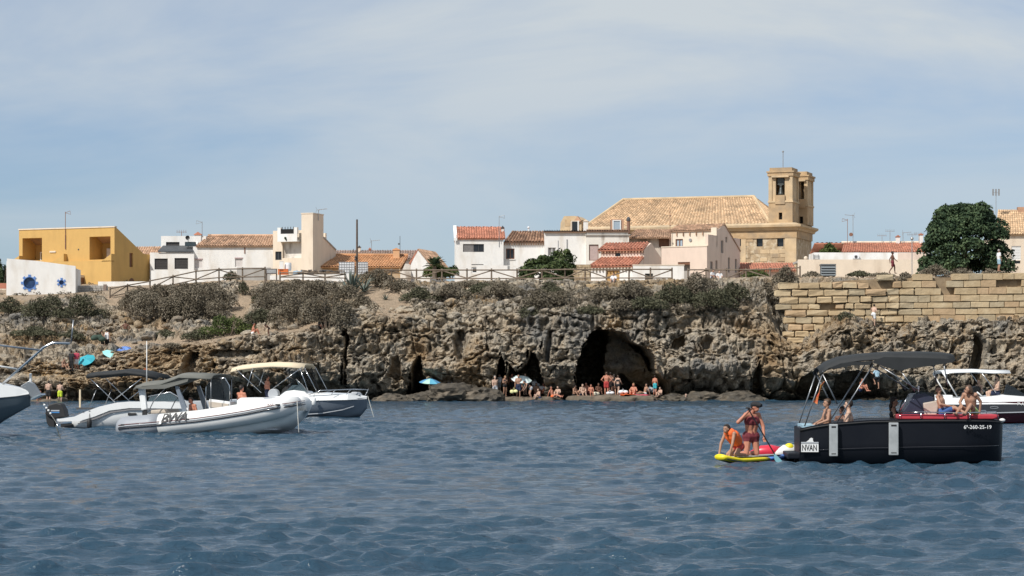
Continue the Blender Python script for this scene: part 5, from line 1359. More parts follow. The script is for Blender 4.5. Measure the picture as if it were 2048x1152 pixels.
# ================================================================ FAR RIGHT
def right_buildings():
    h = House('flat_white_building', 1596, 222, 0, 'low flat white building with a cream front wall behind the quay wall', z0=9.6)
    s1 = h.fs(1852); zb = -0.8; z1 = h.fz(1700, 519)
    h.part('front_wall', panel(0, h.fs(1845), zb, z1, [], 0, 0.3), CREAM)
    m = MB(); m.box(h.fs(1628, 4), h.fs(1860, 4), 4, 8, zb, h.fz(1700, 505, 4)); up = h.part('upper_block', m, WHITE)
    m = MB(); m.box(h.fs(1796, 3.8), h.fs(1852, 3.8), 3.6, 3.99, zb, h.fz(1820, 506, 3.8)); h.part('pink_wall', m, PINKISH)
    m = MB(); m.box(0, h.fs(1845), 0.302, 3.98, z1-0.3, z1-0.1); h.part('roof_slab', m, GREYW)
    m = MB(); m.box(h.fs(1706, 3.7), h.fs(1718, 3.7), 3.6, 3.97, h.fz(1712, 517, 3.7), h.fz(1712, 510, 3.7)); ac = h.part('air_conditioner', m, PLASTIC_W)
    m = MB(); c = (h.fs(1712, 3.6), h.fz(1712, 513.5, 3.6)); m.tube([(c[0], 3.58, c[1]), (c[0], 3.597, c[1])], 0.15, 14); m.build('fan', METAL_D, ac)
    m = MB(); m.sphere((h.fs(1613), 0.5, z1+0.15), 0.2, 10, 7); h.part('roof_lamp', m, CREAM)
    m = MB()
    for q in (1627, 1637): a = h.fs(q, 3.9); m.tube([(a, 3.9, z1), (a, 3.9, z1+0.7)], 0.03, 5)
    for q in range(3): m.tube([(h.fs(1627, 3.9), 3.9, z1+0.1+0.25*q), (h.fs(1637, 3.9), 3.9, z1+0.1+0.25*q)], 0.03, 5)
    h.part('ladder', m, METAL)
    m = MB(); a = h.fs(1824, -1); m.tube([(a, -1, zb), (a, -1, h.fz(1824, 478, -1))], 0.045, 6); m.sphere((a, -1, h.fz(1824, 477, -1)), 0.16, 8, 6); h.part('lamp_post', m, METAL)
    # red roofs behind
    h2 = House('red_roof_row', 1640, 246, 2, 'long low red tiled roof behind the flat white building', z0=10.4)
    s2 = h2.fs(1858); ze = h2.fz(1740, 505); zr = h2.fz(1740, 486, 3.5)
    m = MB(); m.box(0, s2, 0.2, 7, -0.6, ze-0.1); h2.part('wall', m, WHITE)
    roof_part(h2, (h2.fs(1682), -0.2, ze), (s2, -0.2, ze), (s2, 3.5, zr), (h2.fs(1688, 3.5), 3.5, zr), T_RED, seed=51)
    roof_part(h2, (s2, 7.2, ze), (h2.fs(1640), 7.2, ze), (h2.fs(1640), 3.5, zr), (s2, 3.5, zr), T_RED, name='rear_roof', seed=52, pitch=0.5)
    m = MB(); m.tube([(h2.fs(1683, 3.5), 3.5, zr+0.05), (s2, 3.5, zr+0.08)], 0.14, 8); h2.part('ridge', m, CREAM)
    antenna(h2, h2.fs(1706, 3), 3, zr-0.3, (486-423)*246/F, METAL, 0, -1); antenna(h2, h2.fs(1695, 3), 3, zr-0.3, (486-432)*246/F, RUST, 1, 1)
    m = MB(); m.tube([(h2.fs(1702, 2.9), 2.85, h2.fz(1702, 469, 2.9)), (h2.fs(1702, 2.9), 2.95, h2.fz(1702, 469, 2.9))], 0.2, 12); h2.part('satellite_dish', m, RUST)
    for px, y, kd in ((1764, 466, 2), (1780, 456, 2), (1806, 461, 0), (1824, 464, 2), (1838, 462, 2)): antenna(h2, h2.fs(px, 3.2), 3.2, zr-0.2, (486-y)*246/F, METAL, kd)
    for px, y in ((1796, 474), (1842, 470)): chimney(h2, h2.fs(px-3, 3.2), h2.fs(px+4, 3.2), 3.2, 3.7, zr-0.6, h2.fz(px, y, 3.2), WHITE, T_RED)
    # far right house behind the tree
    h3 = House('beige_tower_house', 1992, 236, 0, 'house with a sandy roof and white shutter at the right picture edge', z0=10.0)
    s3 = h3.fs(2110); ze = h3.fz(2020, 469); zr = h3.fz(2020, 420, 4)
    w = (h3.fs(2023), h3.fs(2042), h3.fz(2030, 520), h3.fz(2030, 492)); w2 = (h3.fs(2029), h3.fs(2041), h3.fz(2035, 527), h3.fz(2035, 521.5))
    h3.part('front_wall', panel(0, s3, -0.8, ze, [w, w2], 0, 0.3), CREAM); window(h3, *w, t=0.1, glass=FRAME_W, slats=9); window(h3, *w2, t=0.15)
    m = MB(); m.box(0, s3, 0.302, 7, -0.8, ze-0.3); h3.part('wall', m, CREAM)
    roof_part(h3, (-0.1, -0.3, ze), (s3, -0.3, ze), (s3, 4, zr), (h3.fs(1996, 4), 4, zr), T_CHURCH, seed=55)
    m = MB(); m.box(h3.fs(2036, 3.5), h3.fs(2050, 3.5), 3.5, 4.1, zr-0.3, h3.fz(2042, 414, 3.5)); h3.part('chimney', m, T_BROWN)
    antenna(h3, h3.fs(1992, 2), 2.0, ze+1.0, h3.fz(1992, 378, 2)-ze-1.0, METAL, 3)
    m = MB(); m.box(-0.25, 0.1, 1.6, 2.4, ze-0.5, h3.fz(1992, 422, 2)); h3.part('chimney_stack', m, T_BROWN)
right_buildings()

def louvre_box():
    D = 186.0; t = empty('louvred_vent_box', P(1657, 553, D)); tag(t, 'grey louvred metal vent box standing on the wall top', 'vent box'); k = D/F
    m = MB(); m.box(-14*k, 14*k, 0, 0.9, 0, 22*k); m.build('body', pmat('dark_slate_metal', (0.10, 0.115, 0.12), None, rough=0.6), t)
    for q in range(4):
        z = (2+5*q)*k; m = MB(); m.prism([(-0.004, z), (-0.14, z), (-0.02, z+4.2*k), (-0.004, z+4.2*k)], 'x', -15*k, 15*k); m.build('louvre', pmat('slate_louvre', (0.17, 0.19, 0.20), None, rough=0.6), t)
    m = MB(); m.box(-15*k, 15*k, -0.1, 1.0, 22*k+0.003, 25*k); m.build('lid', pmat('slate_lid', (0.12, 0.13, 0.135), None, rough=0.6), t)
louvre_box()

# ================================================================ THE OLD QUAY WALL OF SQUARED BLOCKS
def quay_wall():
    D = 177.4; k = D/F
    t = empty('quay_wall', (0, D, 0)); tag(t, 'tall ruined wall of squared sandstone blocks above the rocks at the right', 'wall')
    rr = random.Random(77)
    def X(px): return (px-1024)*k
    def Z(py): return CAM_H + (HORIZON-py)*k
    def left_edge(py):      # the ruined left end steps down
        for y, x in ((556, 1590), (566, 1572), (582, 1562), (604, 1556), (628, 1560), (652, 1570), (672, 1572), (690, 1574), (704, 1580)):
            if py <= y: return x
        return 1585
    def bottom(px):         # where the rock covers the wall
        return np.interp(px, [1540, 1575, 1600, 1625, 1650, 1680, 1720, 1800, 1900, 1960, 2048, 2200], [705, 705, 705, 690, 670, 654, 652, 656, 654, 640, 634, 630])
    def topy(px):
        return np.interp(px, [1550, 1600, 1700, 1760, 1800, 1880, 1960, 2048, 2200], [572, 562, 556, 554, 548, 550, 546, 545, 543])
    m = MB()     # the core behind the blocks
    pts = [(1592, 572), (1700, 560), (1800, 556), (2048, 552), (2200, 550)]
    poly = [(X(a), Z(b)) for a, b in pts] + [(X(2200), Z(720)), (X(1590), Z(720))]
    m.prism(poly, 'y', 0.42, 2.2); m.build('wall_core', MORTAR, t)
    y = 548.0; n = 0; shared = {}
    while y < 704:
        hh = rr.choice((13, 13.5, 14, 14.5, 12.5))
        x = left_edge(y+hh/2) + rr.uniform(-16, 16)
        while x < 2075 and n < 296:
            w = rr.choice((22, 28, 34, 40, 46, 30, 36))*rr.uniform(0.9, 1.15)
            ruined = x < 1800
            if ruined: w *= 0.92
            cx, cy = x+w/2, y+hh/2
            ok = cy < bottom(cx)+10 and y > topy(cx)-7 and not (y < topy(cx)+5 and rr.random() < 0.45)
            if ok and rr.random() > (0.03 if ruined else 0.012):
                tilt = (1800-cx)/1800*0.0
                yy = y + (cx-1800)*-0.012
                z0, z1 = Z(yy+hh)+0.02, Z(yy)-0.02
                g = rr.uniform(0.02, 0.045) if ruined else 0.018
                dep = rr.uniform(-0.10, 0.14) if ruined else rr.uniform(-0.03, 0.05)
                mb = MB(); mb.box(X(x)+g, X(x+w)-g, dep, 0.6, z0+g*0.6, z1-g*0.6)
                bm = bmesh.new(); me = bpy.data.meshes.new('block'); me.from_pydata(mb.v, [], mb.f); bm.from_mesh(me)
                bmesh.ops.bevel(bm, geom=bm.edges[:], offset=(0.075 if ruined else 0.03), segments=2, affect='EDGES', profile=0.5)
                for v in bm.verts:
                    if v.co.y < 0.4: v.co += Vector((rr.uniform(-1, 1), rr.uniform(-1, 1), rr.uniform(-1, 1)))*(0.045 if ruined else 0.018)
                bmesh.ops.recalc_face_normals(bm, faces=bm.faces[:]); bm.to_mesh(me); bm.free()
                me.materials.append(rr.choice((STONEBLOCK, STONEBLOCK, STONEBLOCK, STONEBLOCK2, STONEBLOCK3)))
                o = bpy.data.objects.new('block', me); COL.objects.link(o); o.parent = t; n += 1
            x += w
        y += hh
    # a few loose ashlars of an older wall, half buried farther left
    t2 = empty('ruined_block_wall', (0, 188.5, 0)); tag(t2, 'short remnant of squared blocks half buried in the scrub above the big cave', 'wall'); k2 = 188.5/F
    for (x0, x1, y0, y1) in ((1102, 1128, 567, 581), (1150, 1172, 568, 580), (1172, 1196, 568, 580), (1143, 1166, 581, 592), (1166, 1188, 581, 591), (1198, 1215, 572, 584), (1235, 1262, 567, 579), (1262, 1285, 569, 580), (1474, 1490, 571, 586), (1128, 1140, 578, 590)):
        mb = MB(); mb.box((x0-1024)*k2+0.02, (x1-1024)*k2-0.02, rr.uniform(-0.1, 0.1), 1.2, CAM_H+(HORIZON-y1)*k2+0.02, CAM_H+(HORIZON-y0)*k2); mb.build('block', rr.choice((STONEBLOCK, STONEBLOCK3)), t2, bevel=0.07)
quay_wall()

# ================================================================ WOODEN FENCES
def fence(name, pts, label, hgt=1.05, seed=0):
    """posts at the given photograph columns/rows (foot) on the ground line, rails and braces between"""
    p0 = P(*pts[0]); t = empty(name, p0); tag(t, label, 'fence', 'wooden rail fences'); rr = random.Random(seed)
    L = [P(*q)-p0 for q in pts]
    for i, p in enumerate(L):
        m = MB(); m.tube([p+Vector((0, 0, -0.5)), p+Vector((0, 0, hgt+0.06))], [0.075, 0.065], 8); m.build('post', WOODF, t)
    for i in range(len(L)-1):
        a, b = L[i], L[i+1]; f = Vector((0, -0.075, 0))
        m = MB(); m.tube([a+Vector((0, 0, hgt-0.08))+f, b+Vector((0, 0, hgt-0.08))+f], 0.055, 7); m.build('rail', WOODF, t)
        m = MB(); m.tube([a+Vector((0, 0, 0.25))+f, b+Vector((0, 0, 0.25))+f], 0.05, 7); m.build('rail', WOODF, t)
        f2 = Vector((0, -0.02, 0))
        if i % 2 == 0: q = (a+Vector((0, 0, 0.28)), b+Vector((0, 0, hgt-0.12)))
        else: q = (a+Vector((0, 0, hgt-0.12)), b+Vector((0, 0, 0.28)))
        m = MB(); m.tube([q[0]+f2, q[1]+f2], 0.05, 7); m.build('brace', WOODF, t)
fence('wooden_fence', [(220, 599, 199), (255, 592, 200), (300, 584, 201)], 'short wooden rail fence beside the sandy path below the yellow house', hgt=1.0, seed=1)
fence('wooden_fence', [(300, 584, 201), (346, 575, 201), (392, 565, 201), (438, 561, 201), (485, 560, 201), (530, 559, 201)], 'wooden rail fence climbing in front of the long white house', seed=2)
fence('wooden_fence', [(560, 560, 202), (606, 560, 202), (650, 561, 202), (690, 562, 202)], 'wooden rail fence in front of the low yard wall', hgt=0.7, seed=3)
fence('wooden_fence', [(753, 562, 199), (783, 563, 198.5), (833, 563, 198), (884, 563, 197), (934, 563, 196), (983, 563, 195.5), (1034, 563, 195), (1084, 563, 194.5), (1130, 562, 194)], 'long wooden rail fence in front of the white houses, left half', seed=4)
fence('wooden_fence', [(1130, 562, 194), (1170, 562, 193.5), (1213, 562, 193), (1258, 562, 192.5), (1301, 562, 192), (1344, 562, 192)], 'long wooden rail fence in front of the red tile cottage', seed=5)
fence('wooden_fence', [(1376, 563, 191.5), (1412, 563, 191), (1453, 563, 190.5), (1492, 563, 190), (1540, 562, 189), (1569, 561, 188), (1600, 559, 187)], 'wooden rail fence running from the pink house to the quay wall', seed=6)

# ================================================================ ROCKS, LEDGES
def rock_mesh(seed, n=2):
    bm = bmesh.new(); bmesh.ops.create_icosphere(bm, subdivisions=n, radius=1.0)
    P0 = np.array([v.co[:] for v in bm.verts])
    d = 0.32*fbm(P0*0.9+seed*7.7, 2, seed) + (0.34*ridged(P0*2.4+seed, 3, seed+2) if n > 2 else 0) + 0.22*(worley(P0*1.1+seed*3.1, seed)[0]-0.5)
    for v, k in zip(bm.verts, d): v.co *= 1.0 + float(k)
    for v in bm.verts: v.co.z *= 0.72
    me = bpy.data.meshes.new('rock'); bm.to_mesh(me); bm.free(); me.materials.append(ROCK)
    a = me.attributes.new('tint', 'FLOAT', 'FACE'); a.data.foreach_set('value', [0.0]*len(me.polygons))
    return me
ROCKS = [rock_mesh(k) for k in range(8)]
BIGROCKS = [rock_mesh(k+20, 4) for k in range(4)]
def put_rock(p, sc, rr, parent=HEAD):
    o = bpy.data.objects.new('rock', rr.choice(ROCKS)); COL.objects.link(o); o.parent = parent
    o.location = p; o.scale = (sc*rr.uniform(0.8, 1.4), sc*rr.uniform(0.8, 1.2), sc*rr.uniform(0.6, 1.0)); o.rotation_euler = (rr.uniform(-0.4, 0.4), rr.uniform(-0.4, 0.4), rr.uniform(0, 6.28))
def scatter_rocks():
    rr = random.Random(21); n = 0
    bands = [((20, 140), (618, 650), 34), ((150, 400), (632, 672), 84), ((690, 800), (618, 640), 26), ((800, 1040), (600, 640), 74), ((240, 640), (655, 690), 24), ((1040, 1560), (600, 640), 34)]
    for (xa, xb), (ya, yb), k in bands:
        for _ in range(k):
            x = rr.uniform(xa, xb); y = rr.uniform(ya, yb); g = ground(x, y, 2.85); sc = rr.choice((0.16, 0.2, 0.25, 0.32, 0.42))
            put_rock(g + Vector((0, -0.1, sc*0.25)), sc, rr)
scatter_rocks()

def ledge(name, outline, z, label, seed=0, h=1.1, amp=0.26):
    """flat weathered rock shelf standing in the water"""
    cx = sum(p[0] for p in outline)/len(outline); cy = sum(p[1] for p in outline)/len(outline)
    ang = np.linspace(0, 2*math.pi, 96, endpoint=False); V = []; rows = [(1.06, z-h), (1.04, z-0.5), (1.03, z-0.2), (1.0, z-0.04), (0.94, z), (0.7, z+0.03), (0.4, z+0.05), (0.1, z+0.05)]
    ox = np.interp(ang, np.linspace(0, 2*math.pi, len(outline)+1), [p[0] for p in outline]+[outline[0][0]]); oy = np.interp(ang, np.linspace(0, 2*math.pi, len(outline)+1), [p[1] for p in outline]+[outline[0][1]])
    for f, zz in rows: V.append(np.stack([cx+(ox-cx)*f, cy+(oy-cy)*f, np.full(96, zz)], 1))
    V = np.array(V); p = V.reshape(-1, 3); d = fbm(p*1.4, 3, seed)*amp; p[:, 2] += d; p[:, 0] += fbm(p*1.1+9, 2, seed+3)*amp*1.5; p[:, 1] += fbm(p*1.1+29, 2, seed+5)*amp*1.5
    idx = np.arange(len(rows)*96).reshape(len(rows), 96); nx = np.roll(idx, -1, 1)
    Q = np.stack([idx[:-1].ravel(), nx[:-1].ravel(), nx[1:].ravel(), idx[1:].ravel()], 1)
    Q = np.vstack([Q, [[idx[-1, 0], idx[-1, 24], idx[-1, 48], idx[-1, 72]]]])
    o = np_mesh(name, p, Q, LEDGE_M, tint=np.zeros(len(Q))); tag(o, label, 'rock ledge', kind='structure')
LEDGE_M = pmat('grey_shelf_rock', (0.17, 0.135, 0.10), (0.11, 0.088, 0.062), 1.6, 0.95, bump=0.6, coords='World', bscale=5, c3=(0.12, 0.10, 0.075), scale3=0.8)
def XD(px, D): return ((px-1024)*D/F, D)
ledge('rock_ledge', [XD(1312, 173.5), XD(1300, 177), XD(1225, 178), XD(1150, 176), XD(1134, 173), XD(1170, 171.6), XD(1240, 171.4), XD(1300, 172)], 0.38, 'flat grey rock shelf at the foot of the big cave', 3)
ledge('rock_ledge', [XD(1125, 174.5), XD(1090, 178), XD(1030, 178), XD(985, 177), XD(968, 174.5), XD(990, 172.2), XD(1050, 171.8), XD(1105, 172.4)], 0.30, 'dark rock shelf at the foot of the twin cave', 5)
ledge('rock_ledge', [XD(130, 171.5), XD(120, 174), XD(90, 175), XD(60, 174), XD(50, 171.5), XD(70, 170.2), XD(95, 169.8), XD(120, 170.2)], 0.15, 'low wet rock shelf at the left shore', 7)
BOULDER_M = pmat('wet_dark_rock', (0.085, 0.070, 0.050), (0.045, 0.038, 0.028), 1.8, 0.7, bump=0.9, coords='World', bscale=5, c3=(0.15, 0.12, 0.085), scale3=1.1, bdist=0.08)
def boulders():
    rr = random.Random(5)
    for px, py, D, sc, lab in ((905, 792, 172.6, 1.9, 'broad dark wet boulder under the blue parasol'), (955, 795, 172.2, 1.7, 'rounded dark boulder left of the bathers at the twin cave'), (870, 795, 172.4, 1.3, 'dark wet boulder nearest the leftmost sea hole'),
                           (840, 797, 173, 1.0, 'small wet boulder at the mouth of the leftmost hole'), (1350, 797, 172.4, 0.9, 'small dark boulder right of the big cave'), (1400, 798, 172.3, 1.2, 'low dark boulder right of the swimming man'), (1480, 798, 172.4, 1.3, 'low dark boulder below the rough cliff corner'), (780, 799, 173, 1.1, 'dark boulder right of the anchored grey boat')):
        me = rr.choice(BIGROCKS).copy(); me.materials.clear(); me.materials.append(BOULDER_M); o = bpy.data.objects.new('boulder', me); COL.objects.link(o); o.location = P(px, py, D) - Vector((0, 0, 0.25)); o.scale = (sc*1.3, sc, sc*0.75); o.rotation_euler = (0, 0, rr.uniform(0, 6))
        tag(o, lab, 'boulder', 'wet boulders along the shore', 'thing')
boulders()

# ================================================================ VEGETATION
def leafmat(name, cols, rough=0.75):
    return pmat(name, (1, 1, 1), None, rough=rough, tint=cols, spec=0.2)
L_SCRUB = leafmat('grey_brown_scrub', [(0.075, 0.062, 0.042), (0.135, 0.112, 0.078), (0.175, 0.150, 0.108), (0.235, 0.20, 0.15)])
L_OLIVE = leafmat('olive_scrub', [(0.042, 0.043, 0.024), (0.08, 0.08, 0.047), (0.115, 0.112, 0.068)])
L_GREEN = leafmat('fresh_green_bush', [(0.035, 0.050, 0.014), (0.07, 0.095, 0.026), (0.105, 0.125, 0.042)])
L_FIG = leafmat('fig_leaves', [(0.016, 0.026, 0.010), (0.045, 0.068, 0.022), (0.12, 0.15, 0.06)])
L_TREE = leafmat('dark_ficus_leaves', [(0.018, 0.034, 0.018), (0.045, 0.076, 0.036), (0.10, 0.14, 0.066)])
L_PALM = leafmat('palm_fronds', [(0.025, 0.045, 0.022), (0.05, 0.08, 0.04), (0.08, 0.11, 0.06)])
L_AGAVE = leafmat('agave_leaves', [(0.07, 0.095, 0.08), (0.12, 0.15, 0.13), (0.20, 0.225, 0.19)])
BARK = pmat('grey_bark', (0.12, 0.09, 0.065), (0.17, 0.135, 0.10), 4.0, 0.95)

def leaf_cloud(lobes, n, size, rng, shell=0.55, up=0.25, asp=0.55):
    """triangles spread through the outer volume of several lobes; lobes: (cx,cy,cz,rx,ry,rz)"""
    L = np.array(lobes, float); vol = (L[:, 3]*L[:, 4]*L[:, 5])**(2/3.0)
    w = rng.choice(len(L), n, p=vol/vol.sum())
    d = rng.normal(size=(n, 3)); d /= np.linalg.norm(d, axis=1)[:, None]; d[:, 2] = np.where(d[:, 2] < -0.35, -d[:, 2], d[:, 2])
    lump = 1 + 0.22*vnoise(d*2.6 + w[:, None]*5.3, 3) + 0.12*vnoise(d*6.5 + w[:, None]*2.3, 8)
    r = (shell + (1-shell)*rng.random(n)**0.6)*lump
    c = L[w, :3] + d*r[:, None]*L[w, 3:]
    a = rng.normal(size=(n, 3)); a /= np.linalg.norm(a, axis=1)[:, None]
    nr = d*0.6 + rng.normal(size=(n, 3))*0.6 + np.array([0, 0, up]); nr /= np.linalg.norm(nr, axis=1)[:, None]
    a = np.cross(nr, a); a /= np.linalg.norm(a, axis=1)[:, None] + 1e-9
    b = np.cross(nr, a); s = size*(0.6+0.8*rng.random(n))[:, None]
    V = np.stack([c - a*s - b*s*asp*0.2, c - b*s*asp, c + a*s, c + b*s*asp], 1).reshape(-1, 3)
    Q = np.arange(4*n).reshape(n, 4)
    t = np.clip(0.5 + 0.5*vnoise(c*1.5, 12) + 0.28*rng.normal(size=n), 0, 1)
    return V, Q, t

def shrub(px, py, wpx, hpx, mat, label, group=None, name='shrub', dens=1.0, leaf=0.068, D=None, seed=0, lobes=None, stems=True, cat='shrub', depth=0.75):
    g = ground(px, py, 2.7) if D is None else P(px, py, D)
    k = g.y/F; W, Hh = wpx*k*0.5, hpx*k
    rng = np.random.default_rng(seed*7+int(px)*3+int(py)); rr = random.Random(int(px)*31+int(py))
    t = empty(name, g - Vector((0, 0, 0.12))); tag(t, label, cat, group)
    nl = lobes or max(3, int(W*2.2)); LB = []
    for i in range(nl):
        u = (i+0.5)/nl*2-1; u += rr.uniform(-0.15, 0.15)
        hh = Hh*(1-0.55*u*u)*rr.uniform(0.75, 1.05); rx = min(W, max(0.32, W/nl*1.75))*rr.uniform(0.85, 1.2)
        LB.append((u*(W-rx*0.6), rr.uniform(-0.4, 0.7)*W*depth, hh*0.42, rx, max(0.4, min(W*depth, rx*1.1)), hh*0.62))
    n = int(dens*sum(a[3]*a[5] + a[3]*a[4] for a in LB)*680) + 160
    V, Q, tn = leaf_cloud(LB, n, leaf, rng)
    np_mesh('foliage', V, Q, mat, t, tint=tn)
    if stems:
        m = MB()
        for i in range(5):
            a = rr.uniform(-0.7, 0.7)*W; m.tube([(a*0.2, 0, -0.1), (a*0.7, rr.uniform(-0.2, 0.2), Hh*0.4), (a, rr.uniform(-0.3, 0.3), Hh*0.8)], [0.05, 0.03, 0.012], 5)
        m.build('stems', BARK, t)
    return t
ORD = ['first', 'second', 'third', 'fourth', 'fifth', 'sixth', 'seventh', 'eighth', 'ninth', 'tenth', 'eleventh', 'twelfth', 'thirteenth', 'fourteenth', 'fifteenth', 'sixteenth', 'seventeenth', 'eighteenth', 'nineteenth', 'twentieth']
GA, GB, GC, GD = 'scrub mound left of the sandy path', 'scrub mound right of the sandy path', 'scrub along the fence line', 'scrub above the big cave'
LA = 'grey-brown scrub bush in the mound left of the sandy path'
LBb = 'grey-brown scrub bush in the mound right of the sandy path'
LC = 'dry brown scrub bush along the fence before the houses'
LD = 'dark dry scrub bush above the big cave'
for i, a in enumerate(sorted(((272, 622, 80, 44), (310, 643, 130, 70), (360, 648, 130, 66), (400, 640, 130, 84), (440, 618, 70, 52), (330, 596, 100, 34), (385, 588, 90, 32), (290, 600, 70, 30), (425, 588, 50, 26)))): shrub(*a, L_SCRUB, LA + ', ' + ORD[i] + ' from the left', GA, seed=1)
for i, a in enumerate(sorted(((540, 596, 80, 40), (545, 640, 90, 62), (600, 652, 120, 74), (655, 655, 130, 80), (700, 640, 100, 62), (590, 600, 110, 42), (645, 606, 120, 48), (690, 606, 90, 40), (615, 575, 120, 22), (560, 572, 60, 22), (720, 618, 50, 36)))): shrub(*a, L_SCRUB, LBb + ', ' + ORD[i] + ' from the left', GB, seed=2)
shrub(455, 672, 110, 46, L_GREEN, 'fresh green bush at the end of the sandy path', seed=3)
shrub(520, 655, 70, 46, L_OLIVE, 'olive green bush right of the fresh green bush', seed=3)
shrub(462, 562, 34, 24, L_OLIVE, 'small bush at the head of the sandy path by the fence', seed=4); shrub(487, 590, 26, 34, L_OLIVE, 'small dark bush on the left edge of the sandy path', seed=4); shrub(468, 602, 20, 12, L_SCRUB, 'tiny bush at the foot of the sandy path', seed=4)
shrub(515, 605, 24, 22, L_OLIVE, 'small dark bush on the right edge of the sandy path', seed=5)
shrub(18, 628, 56, 40, L_OLIVE, 'dark bush at the left picture edge below the balustrade', seed=5); shrub(92, 640, 110, 52, L_OLIVE, 'wide dark bush in front of the blue gear window', seed=5); shrub(165, 640, 100, 54, L_OLIVE, 'dark bush below the rubble wall', seed=5)
shrub(70, 672, 90, 26, L_OLIVE, 'low dark bush on the grey rock at the far left', seed=6); shrub(140, 680, 60, 24, L_OLIVE, 'low dark bush left of the walkers on the slope', seed=6); shrub(330, 676, 60, 22, L_OLIVE, 'low dark bush right of the walkers on the slope', seed=6); shrub(395, 680, 70, 26, L_OLIVE, 'low dark bush left of the fresh green bush', seed=6); shrub(345, 694, 40, 14, L_SCRUB, 'tiny dry bush on the pale terrace edge', seed=6)
shrub(755, 574, 80, 44, L_SCRUB, 'dry brown bush right of the big agave', seed=7)
for i, a in enumerate(sorted(((800, 582, 80, 34), (840, 602, 90, 30), (880, 578, 80, 24), (905, 594, 80, 30), (960, 590, 110, 30), (1010, 592, 90, 32), (1040, 582, 60, 26), (860, 618, 60, 16), (935, 572, 60, 16), (985, 578, 60, 20)))): shrub(*a, L_SCRUB if a[0] % 3 else L_OLIVE, LC + ', ' + ORD[i] + ' from the left', GC, seed=8)
for i, a in enumerate(sorted(((1075, 618, 70, 46), (1125, 612, 80, 40), (1165, 610, 70, 34), (1100, 596, 60, 34), (1215, 604, 90, 36), (1060, 640, 50, 34), (1265, 596, 90, 44), (1310, 592, 100, 58), (1350, 612, 100, 52), (1395, 596, 90, 52), (1430, 620, 90, 56), (1300, 622, 80, 36), (1468, 604, 60, 46), (1245, 622, 60, 30), (1385, 626, 70, 36), (1495, 610, 50, 46), (1180, 628, 60, 22), (1500, 582, 60, 30)))): shrub(*a, L_SCRUB if a[0] % 2 else L_OLIVE, LD + ', ' + ORD[i] + ' from the left', GD, seed=9)
shrub(1515, 566, 70, 34, L_GREEN, 'green hedge behind the fence right of the pink house', D=196, seed=10)
shrub(1572, 572, 56, 42, L_SCRUB, 'dry bush on the ruined left end of the quay wall', D=181, seed=10); shrub(1532, 600, 44, 36, L_SCRUB, 'dry bush left of the quay wall blocks', D=180, seed=10)
shrub(1690, 648, 46, 34, L_OLIVE, 'dark bush growing on the rock spur below the quay wall', D=176.3, seed=11)
shrub(1812, 566, 44, 26, L_SCRUB, 'bush spilling over the quay wall right of the walking man', D=178.2, seed=11); shrub(1765, 552, 50, 12, L_SCRUB, 'flat bush on the quay wall left of the walking man', D=181, seed=11)
shrub(1870, 552, 60, 26, L_SCRUB, 'dry bush at the foot of the big round tree', D=181, seed=12); shrub(1925, 552, 60, 22, L_SCRUB, 'second dry bush under the big round tree', D=181, seed=12); shrub(1720, 552, 60, 14, L_OLIVE, 'low bush right of the louvred vent box', D=182, seed=12); shrub(1625, 556, 44, 16, L_SCRUB, 'low bush left of the louvred vent box', D=183, seed=12); shrub(1980, 548, 40, 14, L_SCRUB, 'low bush near the man in white', D=182.5, seed=13)
shrub(875, 556, 60, 32, L_GREEN, 'green bushes at the foot of the palm', D=226, seed=13, leaf=0.11); shrub(902, 552, 34, 26, L_FIG, 'dark bush against the red roofed white house', D=232, seed=13, leaf=0.11)
shrub(1660, 512, 44, 26, L_GREEN, 'small olive tree top behind the flat white building', D=236, seed=14, leaf=0.12, name='olive_tree', cat='tree')
shrub(2, 600, 40, 84, L_TREE, 'dark cypress behind the balustrade at the left edge', D=222, seed=15, leaf=0.13, name='cypress_tree', cat='tree', lobes=5)

def big_tree(px, py, wpx, hpx, D, mat, label, name, n, leaf, nl, seed, trunk=0.3):
    k = D/F; g = P(px, py, D); t = empty(name, g); tag(t, label, 'tree'); rr = random.Random(seed); W, Hh = wpx*k/2, hpx*k
    LB = []
    for i in range(nl):
        th = rr.uniform(0, 2*math.pi); z = rr.uniform(0.04, 0.93); prof = math.sqrt(max(0.05, 1-(max(0, z-0.30)/0.68)**2))
        q = prof*rr.uniform(0.62, 0.9); r = rr.uniform(0.12, 0.28)*W
        LB.append((W*q*math.cos(th), W*0.8*q*math.sin(th), Hh*z, r, r, r*0.82))
    LB.append((0, 0, Hh*0.42, W*0.84, W*0.7, Hh*0.5))
    V, Q, tn = leaf_cloud(LB, n, leaf, np.random.default_rng(seed), shell=0.72); np_mesh('crown', V, Q, mat, t, tint=tn)
    m = MB(); m.tube([(0, 0, -0.4), (0.05, 0, Hh*0.25), (0, 0.1, Hh*0.5), (0.1, 0, Hh*0.75)], [trunk, trunk*0.8, trunk*0.5, trunk*0.15], 10); tr = m.build('trunk', BARK, t)
    for i in range(7):
        a = rr.uniform(0, 6.28); m = MB(); m.tube([(0, 0, Hh*0.2), (W*0.35*math.cos(a), W*0.35*math.sin(a), Hh*0.42), (W*0.7*math.cos(a), W*0.7*math.sin(a), Hh*rr.uniform(0.4, 0.75))], [trunk*0.4, trunk*0.25, trunk*0.06], 6); m.build('limb', BARK, tr)
big_tree(1928, 552, 178, 142, 188, L_TREE, 'big dark green round tree behind the quay wall at the right', 'ficus_tree', 46000, 0.12, 130, 4, 0.35)
big_tree(1090, 564, 112, 48, 205, L_FIG, 'sprawling fig tree before the flat white house', 'fig_tree', 6500, 0.13, 26, 9, 0.16)
